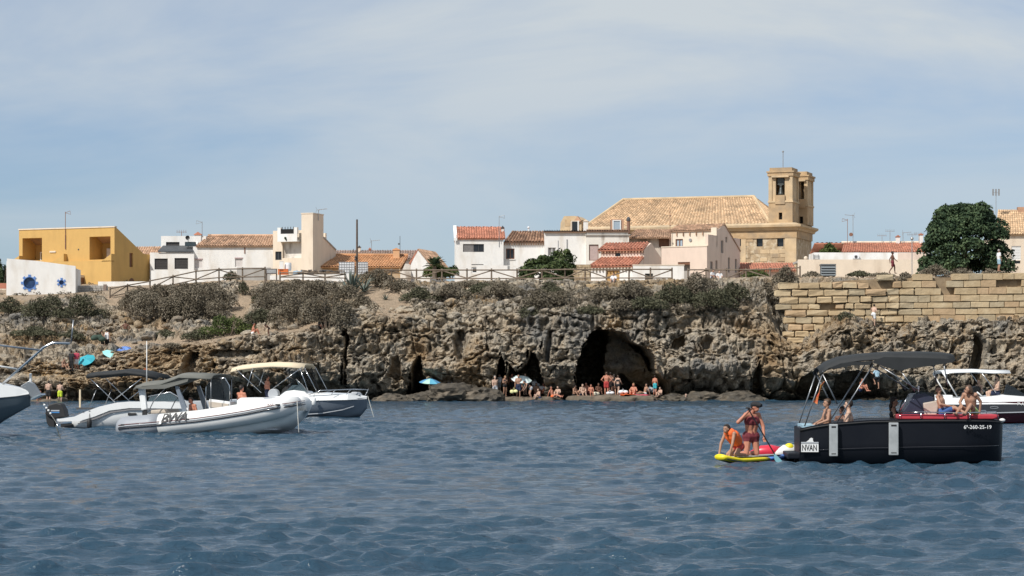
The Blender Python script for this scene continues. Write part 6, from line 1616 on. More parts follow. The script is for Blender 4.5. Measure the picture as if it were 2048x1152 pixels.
big_tree(1122, 560, 70, 64, 206.5, L_FIG, 'ragged upper fig branch beside the thin post', 'fig_tree', 1800, 0.13, 9, 12, 0.12)

def frond_plant(name, px, py, D, R0, n, mat, label, cat, lift=0.6, wid=0.09, droop=0.4, trunk=0.0, seg=5, seed=0, flat=False):
    g = ground(px, py, 2.7) if D is None else P(px, py, abs(D))
    if D is not None and D < 0: g.z = ground_at(g.x, g.y)
    t = empty(name, g); tag(t, label, cat); rr = random.Random(seed)
    if trunk: m = MB(); m.tube([(0, 0, -0.5), (0, 0, trunk)], [0.22, 0.18], 9); m.build('trunk', BARK, t)
    for i in range(n):
        a = 2*math.pi*i/n*2.4 + rr.uniform(-0.3, 0.3); el = rr.uniform(0.1, 1.25)*lift + 0.1; L = R0*rr.uniform(0.75, 1.1); m = MB(); prev = None
        d = Vector((math.cos(a)*math.cos(el), math.sin(a)*math.cos(el), math.sin(el))); side = d.cross(Vector((0, 0, 1))).normalized()
        pts = []
        for s in range(seg+1):
            u = s/seg; p = Vector((0, 0, trunk)) + d*L*u - Vector((0, 0, droop*L*u*u)); w = wid*(1-u)**0.6*(0.6+0.8*u*(1-u)*2) if not flat else wid*math.sin(math.pi*min(0.98, u*0.9+0.08))
            pts.append([p - side*w + Vector((0, 0, w*0.35)), p, p + side*w + Vector((0, 0, w*0.35))])
        m.loft(pts, cap=False); m.build('frond' if flat else 'leaf', mat, t, fix=False)
frond_plant('agave', 703, 578, -193, 2.7, 60, L_AGAVE, 'big blue-green agave clump at the foot of the wooden pole', 'agave', 1.15, 0.13, 0.15, seed=1)
frond_plant('agave', 728, 577, -195, 2.0, 30, L_AGAVE, 'smaller agave rosette right of the wooden pole', 'agave', 0.9, 0.09, 0.2, seed=2)
frond_plant('agave', 771, 600, None, 0.75, 22, L_AGAVE, 'single dry agave rosette on the sandy slope', 'agave', 0.8, 0.05, 0.1, seed=3)
frond_plant('agave', 880, 592, None, 0.9, 18, L_AGAVE, 'sprawling grey agave in the scrub below the palm', 'agave', 0.6, 0.05, 0.25, seed=4)
frond_plant('fan_palm', 869, 545, 224, 1.55, 26, L_PALM, 'green palm between the white gable and the red roofed house', 'palm tree', 0.95, 0.26, 0.25, trunk=0.6, seed=5, flat=True)

def ground_cover():
    """dry tufts nobody could count, over the slopes"""
    rng = np.random.default_rng(3); rr = random.Random(3); Vs, Qs, Ts = [], [], []; b = 0
    spots = []
    for _ in range(1500):
        x = rr.uniform(-20, 1600); y = rr.uniform(565, 668 if x < 700 else 628)
        if any(seg_dist(np.array([x]), np.array([y]), poly)[0] < w*0.9 for poly, w in SAND): continue
        if 150 < x < 400 and y > 640 and rr.random() < 0.8: continue
        spots.append((x, y))
    for x, y in spots:
        g = ground(x, y, 2.9); n = 26; r = rr.uniform(0.15, 0.42)
        V, Q, t = leaf_cloud([(g.x, g.y, g.z+r*0.2, r*1.3, r, r*0.8)], n, 0.08, rng, shell=0.2)
        Vs.append(V); Qs.append(Q+b); Ts.append(t); b += len(V)
    o = np_mesh('ground_scrub', np.vstack(Vs), np.vstack(Qs), L_SCRUB, tint=np.concatenate(Ts)); tag(o, 'dry grey-brown ground cover on the slopes', 'scrub', kind='stuff')
ground_cover()

# ================================================================ PEOPLE
def skinmat(name, c):
    return pmat(name, c, tuple(v*0.86 for v in c), 5.0, 0.55, spec=0.35)
SK_L = skinmat('light_skin', (0.55, 0.36, 0.265)); SK_M = skinmat('tanned_skin', (0.40, 0.225, 0.15)); SK_R = skinmat('sunburnt_skin', (0.52, 0.22, 0.14)); SK_D = skinmat('dark_skin', (0.16, 0.075, 0.048))
def cloth(name, c): return pmat('cloth_'+name, c, tuple(v*0.8 for v in c), 6.0, 0.85)
C_BLACK = cloth('black', (0.018, 0.018, 0.02)); C_WHITE = cloth('white', (0.78, 0.78, 0.78)); C_RED = cloth('red', (0.45, 0.05, 0.045)); C_GREY = cloth('grey', (0.42, 0.43, 0.45)); C_YEL = cloth('neon_yellow', (0.62, 0.75, 0.05)); C_TEAL = cloth('turquoise', (0.05, 0.45, 0.52)); C_BLUE = cloth('blue', (0.04, 0.10, 0.28)); C_ORANGE = cloth('orange', (0.95, 0.17, 0.04)); C_MAROON = cloth('maroon', (0.17, 0.025, 0.035)); C_GREEN = cloth('green_print', (0.30, 0.50, 0.18)); C_NAVY = cloth('navy', (0.02, 0.03, 0.07)); C_PINK = cloth('pink_red', (0.60, 0.08, 0.13)); C_DKGR = cloth('dark_green', (0.04, 0.07, 0.05)); C_PALE = cloth('pale_blue', (0.35, 0.52, 0.62))
H_DARK = pmat('dark_hair', (0.018, 0.012, 0.009), (0.03, 0.02, 0.014), 20.0, 0.6); H_BROWN = pmat('brown_hair', (0.09, 0.05, 0.03), (0.06, 0.035, 0.02), 20.0, 0.6); H_GREY = pmat('grey_hair', (0.38, 0.34, 0.31), (0.28, 0.25, 0.23), 20.0, 0.6); H_FAIR = pmat('fair_hair', (0.30, 0.19, 0.09), (0.22, 0.13, 0.06), 20.0, 0.6)

def V3(*a): return Vector(a)
def base_pose():
    return dict(pel=V3(0, 0, .93), belly=V3(0, 0, 1.08), chest=V3(0, 0, 1.27), neck=V3(0, .01, 1.45), head=V3(0, -.01, 1.60),
                shL=V3(.175, .01, 1.40), elL=V3(.235, .03, 1.13), wrL=V3(.25, -.06, .90), shR=V3(-.175, .01, 1.40), elR=V3(-.235, .03, 1.13), wrR=V3(-.25, -.06, .90),
                hiL=V3(.085, 0, .90), knL=V3(.10, -.02, .50), anL=V3(.10, .02, .09), toL=V3(.12, -.13, .035), hiR=V3(-.085, 0, .90), knR=V3(-.10, -.02, .50), anR=V3(-.10, .02, .09), toR=V3(-.12, -.13, .035))
def lean(p, ang, keys=('belly', 'chest', 'neck', 'head', 'shL', 'shR', 'elL', 'elR', 'wrL', 'wrR')):
    """tilt the upper body forward about the hips"""
    c = p['pel']; M = Matrix.Rotation(ang, 3, 'X')
    for k in keys: p[k] = c + M @ (p[k]-c)
    return p
def pose(kind):
    p = base_pose()
    if kind == 'stand': p['knL'] += V3(0, -.03, 0); p['anR'] += V3(-.03, .06, 0); p['toR'] += V3(-.04, .05, 0)
    elif kind == 'hips': p['elL'] = V3(.38, .06, 1.15); p['wrL'] = V3(.19, -.05, 1.0); p['elR'] = V3(-.38, .06, 1.15); p['wrR'] = V3(-.19, -.05, 1.0)
    elif kind == 'fold': p['elL'] = V3(.24, -.05, 1.13); p['wrL'] = V3(-.03, -.2, 1.18); p['elR'] = V3(-.24, -.05, 1.13); p['wrR'] = V3(.05, -.22, 1.15)
    elif kind == 'phone': p['wrL'] = V3(.10, -.26, 1.25); p['elL'] = V3(.24, -.06, 1.12); p['wrR'] = V3(-.06, -.27, 1.26); p['elR'] = V3(-.24, -.06, 1.12); p['head'] += V3(0, -.05, -.03)
    elif kind == 'walk':
        p['knL'] = V3(.09, -.20, .52); p['anL'] = V3(.09, -.22, .10); p['toL'] = V3(.10, -.37, .06); p['knR'] = V3(-.09, .04, .50); p['anR'] = V3(-.09, .28, .16); p['toR'] = V3(-.10, .16, .04)
        p['elL'] = V3(.23, .16, 1.15); p['wrL'] = V3(.25, .14, .92); p['elR'] = V3(-.23, -.10, 1.14); p['wrR'] = V3(-.22, -.26, 1.0)
    elif kind == 'climb':
        p['knL'] = V3(.14, -.30, .78); p['anL'] = V3(.12, -.12, .42); p['toL'] = V3(.13, -.28, .40); p['wrL'] = V3(.28, -.30, 1.35); p['elL'] = V3(.32, -.1, 1.22); p['wrR'] = V3(-.2, -.35, 1.1); lean(p, .25)
    elif kind == 'bend':
        lean(p, .95); p['elL'] = p['shL'] + V3(.05, -.10, -.26); p['wrL'] = p['elL'] + V3(-.05, -.14, -.18); p['elR'] = p['shR'] + V3(-.05, -.10, -.26); p['wrR'] = p['elR'] + V3(.05, -.14, -.18); p['knL'] += V3(0, -.10, 0); p['knR'] += V3(0, -.08, 0)
    elif kind in ('sit', 'sitseat', 'sitlegs'):
        dz = .80 if kind != 'sitseat' else .50
        for k in ('pel', 'belly', 'chest', 'neck', 'head', 'shL', 'shR', 'hiL', 'hiR', 'elL', 'elR', 'wrL', 'wrR'): p[k] = p[k] - V3(0, 0, dz)
        if kind == 'sit':
            p['knL'] = V3(.16, -.36, .44); p['anL'] = V3(.12, -.52, .08); p['toL'] = V3(.13, -.68, .05); p['knR'] = V3(-.18, -.34, .40); p['anR'] = V3(-.12, -.50, .08); p['toR'] = V3(-.13, -.66, .05)
            p['elL'] = V3(.27, -.12, .42); p['wrL'] = V3(.14, -.34, .42); p['elR'] = V3(-.27, -.12, .42); p['wrR'] = V3(-.14, -.32, .40); lean(p, .18)
        elif kind == 'sitlegs':
            p['knL'] = V3(.10, -.44, .20); p['anL'] = V3(.11, -.84, .07); p['toL'] = V3(.12, -.90, .2); p['knR'] = V3(-.10, -.42, .26); p['anR'] = V3(-.11, -.80, .07); p['toR'] = V3(-.12, -.88, .2)
            p['elL'] = V3(.28, .18, .38); p['wrL'] = V3(.30, .26, .10); p['elR'] = V3(-.28, .18, .38); p['wrR'] = V3(-.30, .26, .10); lean(p, -.22, ('belly', 'chest', 'neck', 'head', 'shL', 'shR'))
        else:
            p['knL'] = V3(.12, -.42, .46); p['anL'] = V3(.12, -.44, .06); p['toL'] = V3(.13, -.60, .03); p['knR'] = V3(-.12, -.42, .46); p['anR'] = V3(-.12, -.40, .06); p['toR'] = V3(-.13, -.56, .03)
            p['elL'] = V3(.25, -.05, .66); p['wrL'] = V3(.14, -.30, .56); p['elR'] = V3(-.25, -.05, .66); p['wrR'] = V3(-.14, -.28, .56)
    return p

def person(loc, rz, pz='stand', skin=SK_M, hair=H_DARK, wear=(), label='', sc=1.0, female=False, near=False, hair_len=0.0, head_yaw=0.0, group=None, cap=None, hold=None, build=1.0, beard=None):
    """wear: list of (garment, material). One continuous body; clothes and hair are its children."""
    p = pose(pz) if isinstance(pz, str) else pz
    root = empty('person', loc, rz); root.scale = (sc, sc, sc); tag(root, label, 'person', group)
    vox = 0.0115 if near else 0.021
    b = build
    def cap_(m, a, c, r0, r1, n=8):
        m.tube([a, c], [r0, r1], n); m.sphere(a, r0, n, 6); m.sphere(c, r1, n, 6)
    def finish(m, name, mat, par, vx, sm=2):
        o = m.build(name, mat, par, smooth=True, fix=False)
        r = o.modifiers.new('skin', 'REMESH'); r.mode = 'VOXEL'; r.voxel_size = vx; r.use_smooth_shade = True
        s = o.modifiers.new('soft', 'SMOOTH'); s.iterations = sm; s.factor = 0.5
        return o
    m = MB()
    lat = (p['shL']-p['shR']).normalized(); hl = (p['hiL']-p['hiR']).normalized()
    hipw = 1.12 if female else 1.0; shw = 0.90 if female else 1.0
    cap_(m, p['hiL'], p['hiR'], .105*hipw*b, .105*hipw*b)
    cap_(m, p['pel']+lat*.03, p['belly']+lat*.03, .112*b, .105*b*(0.92 if female else 1)); cap_(m, p['pel']-lat*.03, p['belly']-lat*.03, .112*b, .105*b*(0.92 if female else 1))
    cap_(m, p['belly']+lat*.045, p['chest']+lat*.06*shw, .10*b, .115*b); cap_(m, p['belly']-lat*.045, p['chest']-lat*.06*shw, .10*b, .115*b)
    cap_(m, p['chest']+lat*.06*shw, p['neck']+lat*.06-(p['neck']-p['chest'])*.25, .115*b, .07); cap_(m, p['chest']-lat*.06*shw, p['neck']-lat*.06-(p['neck']-p['chest'])*.25, .115*b, .07)
    shl = p['neck'] + (p['shL']-p['neck'])*shw; shr = p['neck'] + (p['shR']-p['neck'])*shw
    cap_(m, shl, shr, .064*b, .064*b)
    cap_(m, p['neck']-(p['head']-p['neck'])*.2, p['head'], .055, .05)
    # head with jaw, nose and ears
    hy = Matrix.Rotation(head_yaw, 3, 'Z'); hd = p['head']
    def hp(x, y, z): return hd + hy @ V3(x, y, z)
    m.sphere(hp(0, .01, .025), .092, 14, 10, (.84, 1.02, 1.12)); m.sphere(hp(0, -.03, -.045), .062, 12, 8, (.92, .95, .95))
    m.sphere(hp(0, -.098, -.01), .017, 8, 6, (.8, 1.1, 1.3)); m.sphere(hp(.08, .012, .0), .02, 8, 6, (.5, 1, 1.5)); m.sphere(hp(-.08, .012, .0), .02, 8, 6, (.5, 1, 1.5))
    for S, sh in (('L', shl), ('R', shr)):
        s = 1 if S == 'L' else -1; e, w = p['el'+S], p['wr'+S]
        cap_(m, sh, e, .053*b, .042*b); cap_(m, e, w, .041*b, .029)
        d = (w-e).normalized(); side = d.cross(V3(0, 1, 0)); side = side.normalized() if side.length > .1 else V3(1, 0, 0)
        palm = w + d*.05; m.sphere(palm, .036, 10, 7, (1, .8, 1.1))
        if near:
            for q in range(4):
                f0 = palm + side*(q-1.5)*.021 + d*.025; f1 = f0 + d*(.036, .042, .039, .030)[q]; f2 = f1 + d*.016 + V3(0, -.022, -.008); cap_(m, f0, f1, .0105, .0095, 6); cap_(m, f1, f2, .0095, .0085, 6)
            cap_(m, palm + side*.03*-s, palm + side*.052*-s + d*.028 + V3(0, -.015, 0), .012, .0095, 6)
        else:
            cap_(m, palm + d*.02, palm + d*.075, .026, .018, 6); cap_(m, palm, palm - side*.04*s + d*.03, .014, .012, 6)
        k, a, t = p['kn'+S], p['an'+S], p['to'+S]
        cap_(m, p['hi'+S], k, .088*b*hipw, .057*b); ca = k*.68 + a*.32 + V3(0, .018, 0); cap_(m, k, ca, .055, .055*b); cap_(m, ca, a, .055*b, .036)
        cap_(m, a + V3(0, .02, -.03), t, .038, .028)
    body = finish(m, 'body', skin, root, vox)
    # hair
    m = MB()
    m.sphere(hp(0, .035, .045), .098, 14, 10, (.90, .98, 1.06)); m.sphere(hp(0, -.03, .10), .05, 10, 7, (1.1, 1.1, .6))
    if hair_len > 0:
        m.tube([hp(.03, .06, .03), hp(.03, .10, -.08), hp(.02, .10, -.10-hair_len)], [.07, .055, .03], 8); m.tube([hp(-.03, .06, .03), hp(-.03, .10, -.08), hp(-.02, .10, -.10-hair_len)], [.07, .055, .03], 8)
    if hair: finish(m, 'hair', hair, root, .018 if near else .03, 1)
    if near:
        for s in (-1, 1):
            m = MB(); m.sphere(hp(.032*s, -.078, .022), .011, 8, 6); m.build('eye', BLACK, root, smooth=True)
        m = MB(); m.sphere(hp(0, -.087, -.052), .017, 8, 6, (1.3, .35, .35)); m.build('mouth', SK_R, root, smooth=True)
    if beard: m = MB(); m.sphere(hp(0, -.04, -.06), .062, 10, 7, (.95, .95, .8)); finish(m, 'beard', beard, root, .025, 1)
    if cap:
        m = MB(); m.sphere(hp(0, .012, .075), .112, 14, 9, (.95, 1.05, .72)); m.tube([hp(-.0, -.07, .07), hp(0, -.18, .05)], [.075, .05], 8); finish(m, 'cap', cap, root, .02, 1)
    for g, mat in wear:
        m = MB(); vx = .016 if near else .024; e = .016
        if g == 'shorts':
            cap_(m, p['hiL'], p['hiR'], .105*hipw*b+e, .105*hipw*b+e); cap_(m, p['pel']+lat*.03, p['pel']*.6+p['belly']*.4+lat*.03, .112*b+e, .112*b+e*.7); cap_(m, p['pel']-lat*.03, p['pel']*.6+p['belly']*.4-lat*.03, .112*b+e, .112*b+e*.7)
            for S in 'LR': k = p['hi'+S]*.32 + p['kn'+S]*.68; cap_(m, p['hi'+S], k, .09*b*hipw+e+.006, .085*b+e)
        elif g == 'trunks':
            cap_(m, p['hiL'], p['hiR'], .105*hipw*b+e*.7, .105*hipw*b+e*.7); cap_(m, p['pel'], p['pel']*.8+p['belly']*.2, .125*b, .12*b)
            for S in 'LR': k = p['hi'+S]*.75 + p['kn'+S]*.25; cap_(m, p['hi'+S], k, .09*b*hipw+e*.8, .084*b+e*.8)
        elif g in ('shirt', 'top', 'vest', 'jacket'):
            e2 = e if g != 'jacket' else .05
            c0 = p['belly'] if g != 'top' else p['chest'] - (p['chest']-p['belly'])*.15
            lo = p['pel'] if g in ('shirt', 'vest') else c0
            cap_(m, lo+lat*.045, p['chest']+lat*.06*shw, .108*b+e2, .116*b+e2); cap_(m, lo-lat*.045, p['chest']-lat*.06*shw, .108*b+e2, .116*b+e2)
            if g != 'top':
                cap_(m, p['chest']+lat*.06, p['neck']+lat*.07-(p['neck']-p['chest'])*.22, .115*b+e2, .066+e2); cap_(m, p['chest']-lat*.06, p['neck']-lat*.07-(p['neck']-p['chest'])*.22, .115*b+e2, .066+e2)
            if g == 'shirt':
                cap_(m, shl, shr, .066*b+e, .066*b+e)
                for S, sh in (('L', shl), ('R', shr)): cap_(m, sh, sh*.35+p['el'+S]*.65, .055+e, .052+e)
            if g == 'jacket': cap_(m, p['neck']+lat*.06+V3(0, .03, .03), p['neck']-lat*.06+V3(0, .03, .03), .07, .07)
        elif g == 'pants':
            cap_(m, p['hiL'], p['hiR'], .105*b+e, .105*b+e)
            for S in 'LR': cap_(m, p['hi'+S], p['kn'+S], .09*b+e, .06*b+e); cap_(m, p['kn'+S], p['an'+S], .06*b+e, .045+e)
        finish(m, {'top': 'bikini_top', 'trunks': 'swim_briefs', 'jacket': 'life_jacket'}.get(g, g), mat, root, vx, 1)
    if near: body.modifiers['soft'].iterations = 1
    return root, p

def at(x, y, D, sink=0.0):
    return P(x, y, D) - Vector((0, 0, sink))
# ---- on the left slope
person(at(214, 703, 181), R(170), 'stand', SK_M, H_DARK, (('vest', C_WHITE), ('shorts', C_BLACK)), 'person in a white vest and black shorts walking up the slope', 1.02)
person(at(204, 702, 180.6), R(110), 'walk', SK_M, H_DARK, (('vest', C_DKGR), ('shorts', C_BLACK)), 'person in dark green carrying a green bundle beside the white vest', 0.95)
person(at(251, 686, 184), R(185), 'hips', SK_D, H_DARK, (('shorts', C_DKGR),), 'shirtless person in dark shorts standing high on the rubble slope', 1.04)
person(at(143, 744, 174.6), R(160), 'stand', SK_D, H_DARK, (('shirt', C_BLACK), ('pants', C_BLACK)), 'person all in black standing beside the teal parasol', 0.95)
person(at(153, 742, 175), R(200), 'stand', SK_R, H_DARK, (('shirt', C_PINK), ('shorts', C_WHITE)), 'person in a pink-red top beside the teal parasol', 0.92)
person(at(126, 739, 174.2), R(60), 'sit', SK_M, H_DARK, (('trunks', C_BLACK),), 'person seated on the rocks left of the black-clad person', 0.95)
person(at(97, 811, 170.4, -0.12), R(180), 'phone', SK_L, H_DARK, (('shorts', C_BLACK),), 'shirtless broad-backed person in black shorts at the left waterline', 1.0, build=1.12)
person(at(120, 812, 170.3, -0.12), R(175), 'fold', SK_L, H_DARK, (('shorts', C_YEL),), 'person in neon yellow shorts standing at the left waterline', 0.98)
person(at(78, 815, 170.0), R(200), 'bend', SK_R, H_DARK, (('trunks', C_NAVY),), 'person bending at the water left of the black shorts', 0.96)
person(ground(505, 669, 2.7), R(90), 'sit', SK_R, H_DARK, (('trunks', C_WHITE),), 'red-skinned person sitting on the terrace edge', 1.0)
person(ground(538, 671, 2.7), R(-60), 'bend', SK_D, H_DARK, (('trunks', C_BLACK),), 'person crouching over on the terrace edge', 0.62)
person(ground(640, 660, 2.7), R(40), 'sit', SK_D, H_DARK, (('shirt', C_BLACK), ('shorts', C_BLACK)), 'person in black sitting on the cliff top', 0.95)
# ---- at the twin cave
person(at(972, 790, 174.2, -0.2), R(-15), 'hips', SK_L, H_FAIR, (('trunks', C_RED),), 'person leaning back against the rock left of the grey shorts', 0.98)
person(at(990, 803, 171.9, -0.1), R(20), 'walk', SK_L, H_GREY, (('shorts', C_GREY),), 'grey-haired person in grey shorts stepping down to the water', 1.05)
person(at(999, 790, 174.5, -0.1), R(-40), 'stand', SK_L, H_BROWN, (('shirt', C_WHITE), ('shorts', C_GREY)), 'person in white half hidden behind the grey shorts', 0.85)
person(at(1010, 797, 173, -0.15), R(30), 'phone', SK_M, H_FAIR, (('top', C_BLACK), ('trunks', C_BLACK)), 'person in a black bikini looking down at her hands', 0.92, female=True, hair_len=.12)
person(at(1037, 800, 172.3, -0.1), R(5), 'stand', SK_M, H_DARK, (('shorts', C_NAVY),), 'bearded person in dark shorts in front of the white parasol', 1.05, beard=H_DARK)
person(at(1062, 803, 172.2, -0.1), R(-70), 'bend', SK_M, H_DARK, (('top', C_BLACK), ('trunks', C_GREY)), 'person in a black bikini bending forward right of the white parasol', 1.0, female=True)
person(at(1079, 802, 172.3, -0.12), R(-60), 'sit', SK_L, H_BROWN, (('trunks', C_BLUE),), 'person sitting at the water right of the bending bather', 0.9)
person(at(1105, 798, 172.6, -0.1), R(60), 'sitlegs', SK_R, H_DARK, (('trunks', C_ORANGE),), 'sunburnt person sitting between the two caves', 0.95)
person(at(1088, 789, 175, -0.05), R(-30), 'sit', SK_R, H_DARK, (('trunks', C_RED),), 'person sitting at the back of the dark shelf', 0.9)
for px_, py_, D_, a_, pz_, sk_, g_, lab_ in ((982, 792, 174.6, 40, 'sit', SK_M, C_NAVY, 'person seated behind the grey shorts'), (1024, 791, 174.4, -20, 'stand', SK_R, C_BLACK, 'person standing left of the bearded bather'), (1050, 791, 174.2, 30, 'fold', SK_L, C_TEAL, 'person with folded arms under the white parasol'), (1072, 790, 174.8, 10, 'sit', SK_M, C_RED, 'person crouching behind the bending bather'), (1117, 796, 172.8, -30, 'sit', SK_L, C_NAVY, 'person seated at the right end of the dark shelf'), (1148, 794, 173.2, 50, 'sit', SK_M, C_BLACK, 'person seated at the left tip of the cave shelf'), (1174, 789, 174.6, -40, 'sit', SK_R, C_MAROON, 'person sitting behind the two shelf sitters'), (1196, 790, 174.8, 20, 'sit', SK_D, C_NAVY, 'person in the cave shade behind the cream bag'), (1221, 789, 175.2, 160, 'stand', SK_D, C_BLACK, 'person in the shade behind the red shorts'), (1290, 791, 174.4, -60, 'sitlegs', SK_M, C_WHITE, 'person lying back right of the red towel')):
    person(at(px_, py_, D_, -0.05), R(a_), pz_, sk_, H_DARK, (('shorts' if pz_ in ('stand', 'fold') else 'trunks', g_),), lab_, 0.94)
# ---- at the big cave
person(at(1164, 793, 173, -0.05), R(20), 'sit', SK_L, H_DARK, (('trunks', C_NAVY),), 'leftmost person sitting on the shelf of the big cave', 1.0)
person(at(1182, 796, 172.4, -0.05), R(10), 'sitseat', SK_R, H_DARK, (('trunks', C_BLACK),), 'person sitting with legs over the shelf edge of the big cave', 0.8)
person(at(1213, 791, 173.2), R(175), 'hips', SK_R, H_BROWN, (('shorts', C_RED),), 'person in red shorts with hands on hips on the shelf', 1.02, build=1.08)
person(at(1228, 791, 173.6), R(185), 'stand', SK_M, H_DARK, (('trunks', C_BLACK), ('top', C_BLACK)), 'person in a black bikini right of the red shorts', 0.93, female=True, hair_len=.15)
person(at(1236, 791, 173.0), R(150), 'walk', SK_L, H_BROWN, (('trunks', C_BLACK), ('top', C_BLACK)), 'person in a dark bikini stepping right of the red shorts pair', 0.88, female=True)
person(at(1268, 793, 173), R(-20), 'sit', SK_R, H_FAIR, (('trunks', C_WHITE),), 'person sitting on the red towel on the shelf', 1.1, female=True, hair_len=.15)
person(at(1310, 790, 174.2), R(150), 'stand', SK_R, H_DARK, (('shorts', C_TEAL),), 'person in turquoise shorts at the right end of the shelf', 0.86)
person(at(1322, 797, 173, -0.1), R(-50), 'sit', SK_L, H_DARK, (('trunks', C_BLACK),), 'person sitting low at the right tip of the shelf', 0.85)
person(at(1372, 812, 171.2, 0.75), R(10), 'stand', SK_L, H_DARK, (('trunks', C_BLACK),), 'person standing waist-deep in the sea right of the big cave', 0.98)
# ---- on the wall and the village edge
person(at(1747, 652, 176.6), R(150), 'climb', SK_L, H_DARK, (('shorts', C_WHITE),), 'person in white shorts climbing the quay wall', 0.98)
person(at(1785, 548, 180.3), R(95), 'walk', SK_D, H_DARK, (('shorts', C_MAROON),), 'dark-skinned shirtless person walking on top of the quay wall', 1.02)
person(at(1998, 543, 180.6), R(110), 'stand', SK_M, H_GREY, (('shirt', C_WHITE), ('shorts', C_PALE)), 'person in a white shirt standing by the big tree', 1.0)
person(at(1424, 561, 189.6), R(40), 'sit', SK_M, H_DARK, (('shirt', C_WHITE), ('shorts', C_NAVY)), 'left one of two people in white sitting by the fence', 1.0)
person(at(1438, 563, 189.4), R(10), 'sit', SK_L, H_BROWN, (('shirt', C_WHITE), ('shorts', C_WHITE)), 'right one of two people in white sitting by the fence', 1.0)
person(at(1228, 568, 190.2), R(-20), 'sit', SK_M, H_DARK, (('shirt', C_WHITE), ('shorts', C_GREY)), 'person in white sitting before the yellow cottage door', 1.0)
person(at(1721, 783, 172.4), R(60), 'sit', SK_R, H_DARK, (('trunks', C_NAVY),), 'person sitting on the rocks under the black canopy edge', 1.1)
person(at(1755, 778, 172.2), R(-150), 'climb', SK_M, H_DARK, (('shirt', C_PALE), ('shorts', C_BLACK)), 'person in a pale blue shirt climbing the rocks behind the canopy', 0.95)

# ================================================================ PARASOLS AND BEACH THINGS
def parasol(px, py, D, wpx, mats, label, tilt=(0.1, 0.0), pole=1.7, flat=0.32):
    t = empty('parasol', P(px, py, D)); tag(t, label, 'parasol'); r = wpx*D/F/2; n = 8
    M = Matrix.Rotation(tilt[0], 3, 'X') @ Matrix.Rotation(tilt[1], 3, 'Y')
    def pt(rad, a, z): return M @ V3(rad*math.cos(a), rad*math.sin(a), z)
    for k in range(n):
        a0, a1 = 2*math.pi*k/n, 2*math.pi*(k+1)/n; m = MB(); rows = []
        for j in range(5):
            u = j/4; z = r*flat*(1-u**1.7)
            rows.append([pt(r*u*(1-0.06*math.sin(math.pi*q/4)), a0+(a1-a0)*q/4, z - 0.02*math.sin(math.pi*q/4)*u) for q in range(5)])
        m.loft(rows, cap=False); o = m.build('panel', mats[k % len(mats)], t, fix=False, smooth=True)
    m = MB(); m.tube([M @ V3(0, 0, r*flat+0.08), M @ V3(0, 0, -pole)], 0.018, 6); m.build('pole', METAL, t)
def cl2(name, c): return pmat('parasol_'+name, c, tuple(v*0.9 for v in c), 3.0, 0.7)
parasol(860, 765, 173.2, 44, [cl2('aqua', (0.12, 0.42, 0.58)), cl2('blue', (0.10, 0.30, 0.52)), cl2('mint', (0.40, 0.62, 0.52))], 'blue and mint striped parasol at the leftmost sea hole', (0.12, 0.05), 1.2, 0.36)
parasol(1043, 759, 172.9, 42, [cl2('white', (0.66, 0.74, 0.72)), cl2('pale', (0.58, 0.70, 0.68))], 'pale white parasol behind the bathers at the twin cave', (0.35, 0.1), 1.4, 0.34)
parasol(172, 720, 175.6, 38, [cl2('teal', (0.03, 0.38, 0.46)), cl2('teal2', (0.03, 0.34, 0.42))], 'teal parasol lying open beside the black-clad person', (0.62, -0.2), 0.7, 0.26)
parasol(224, 709, 177.6, 40, [cl2('lightaqua', (0.28, 0.66, 0.66)), cl2('lightaqua2', (0.36, 0.70, 0.68))], 'light aqua parasol on the slope below the blue parasol', (0.35, 0.35), 0.8, 0.3)
parasol(250, 699, 178.8, 38, [cl2('sky', (0.16, 0.30, 0.66)), cl2('sky2', (0.10, 0.19, 0.50))], 'blue parasol below the walkers on the slope', (0.15, 0.0), 0.7, 0.34)
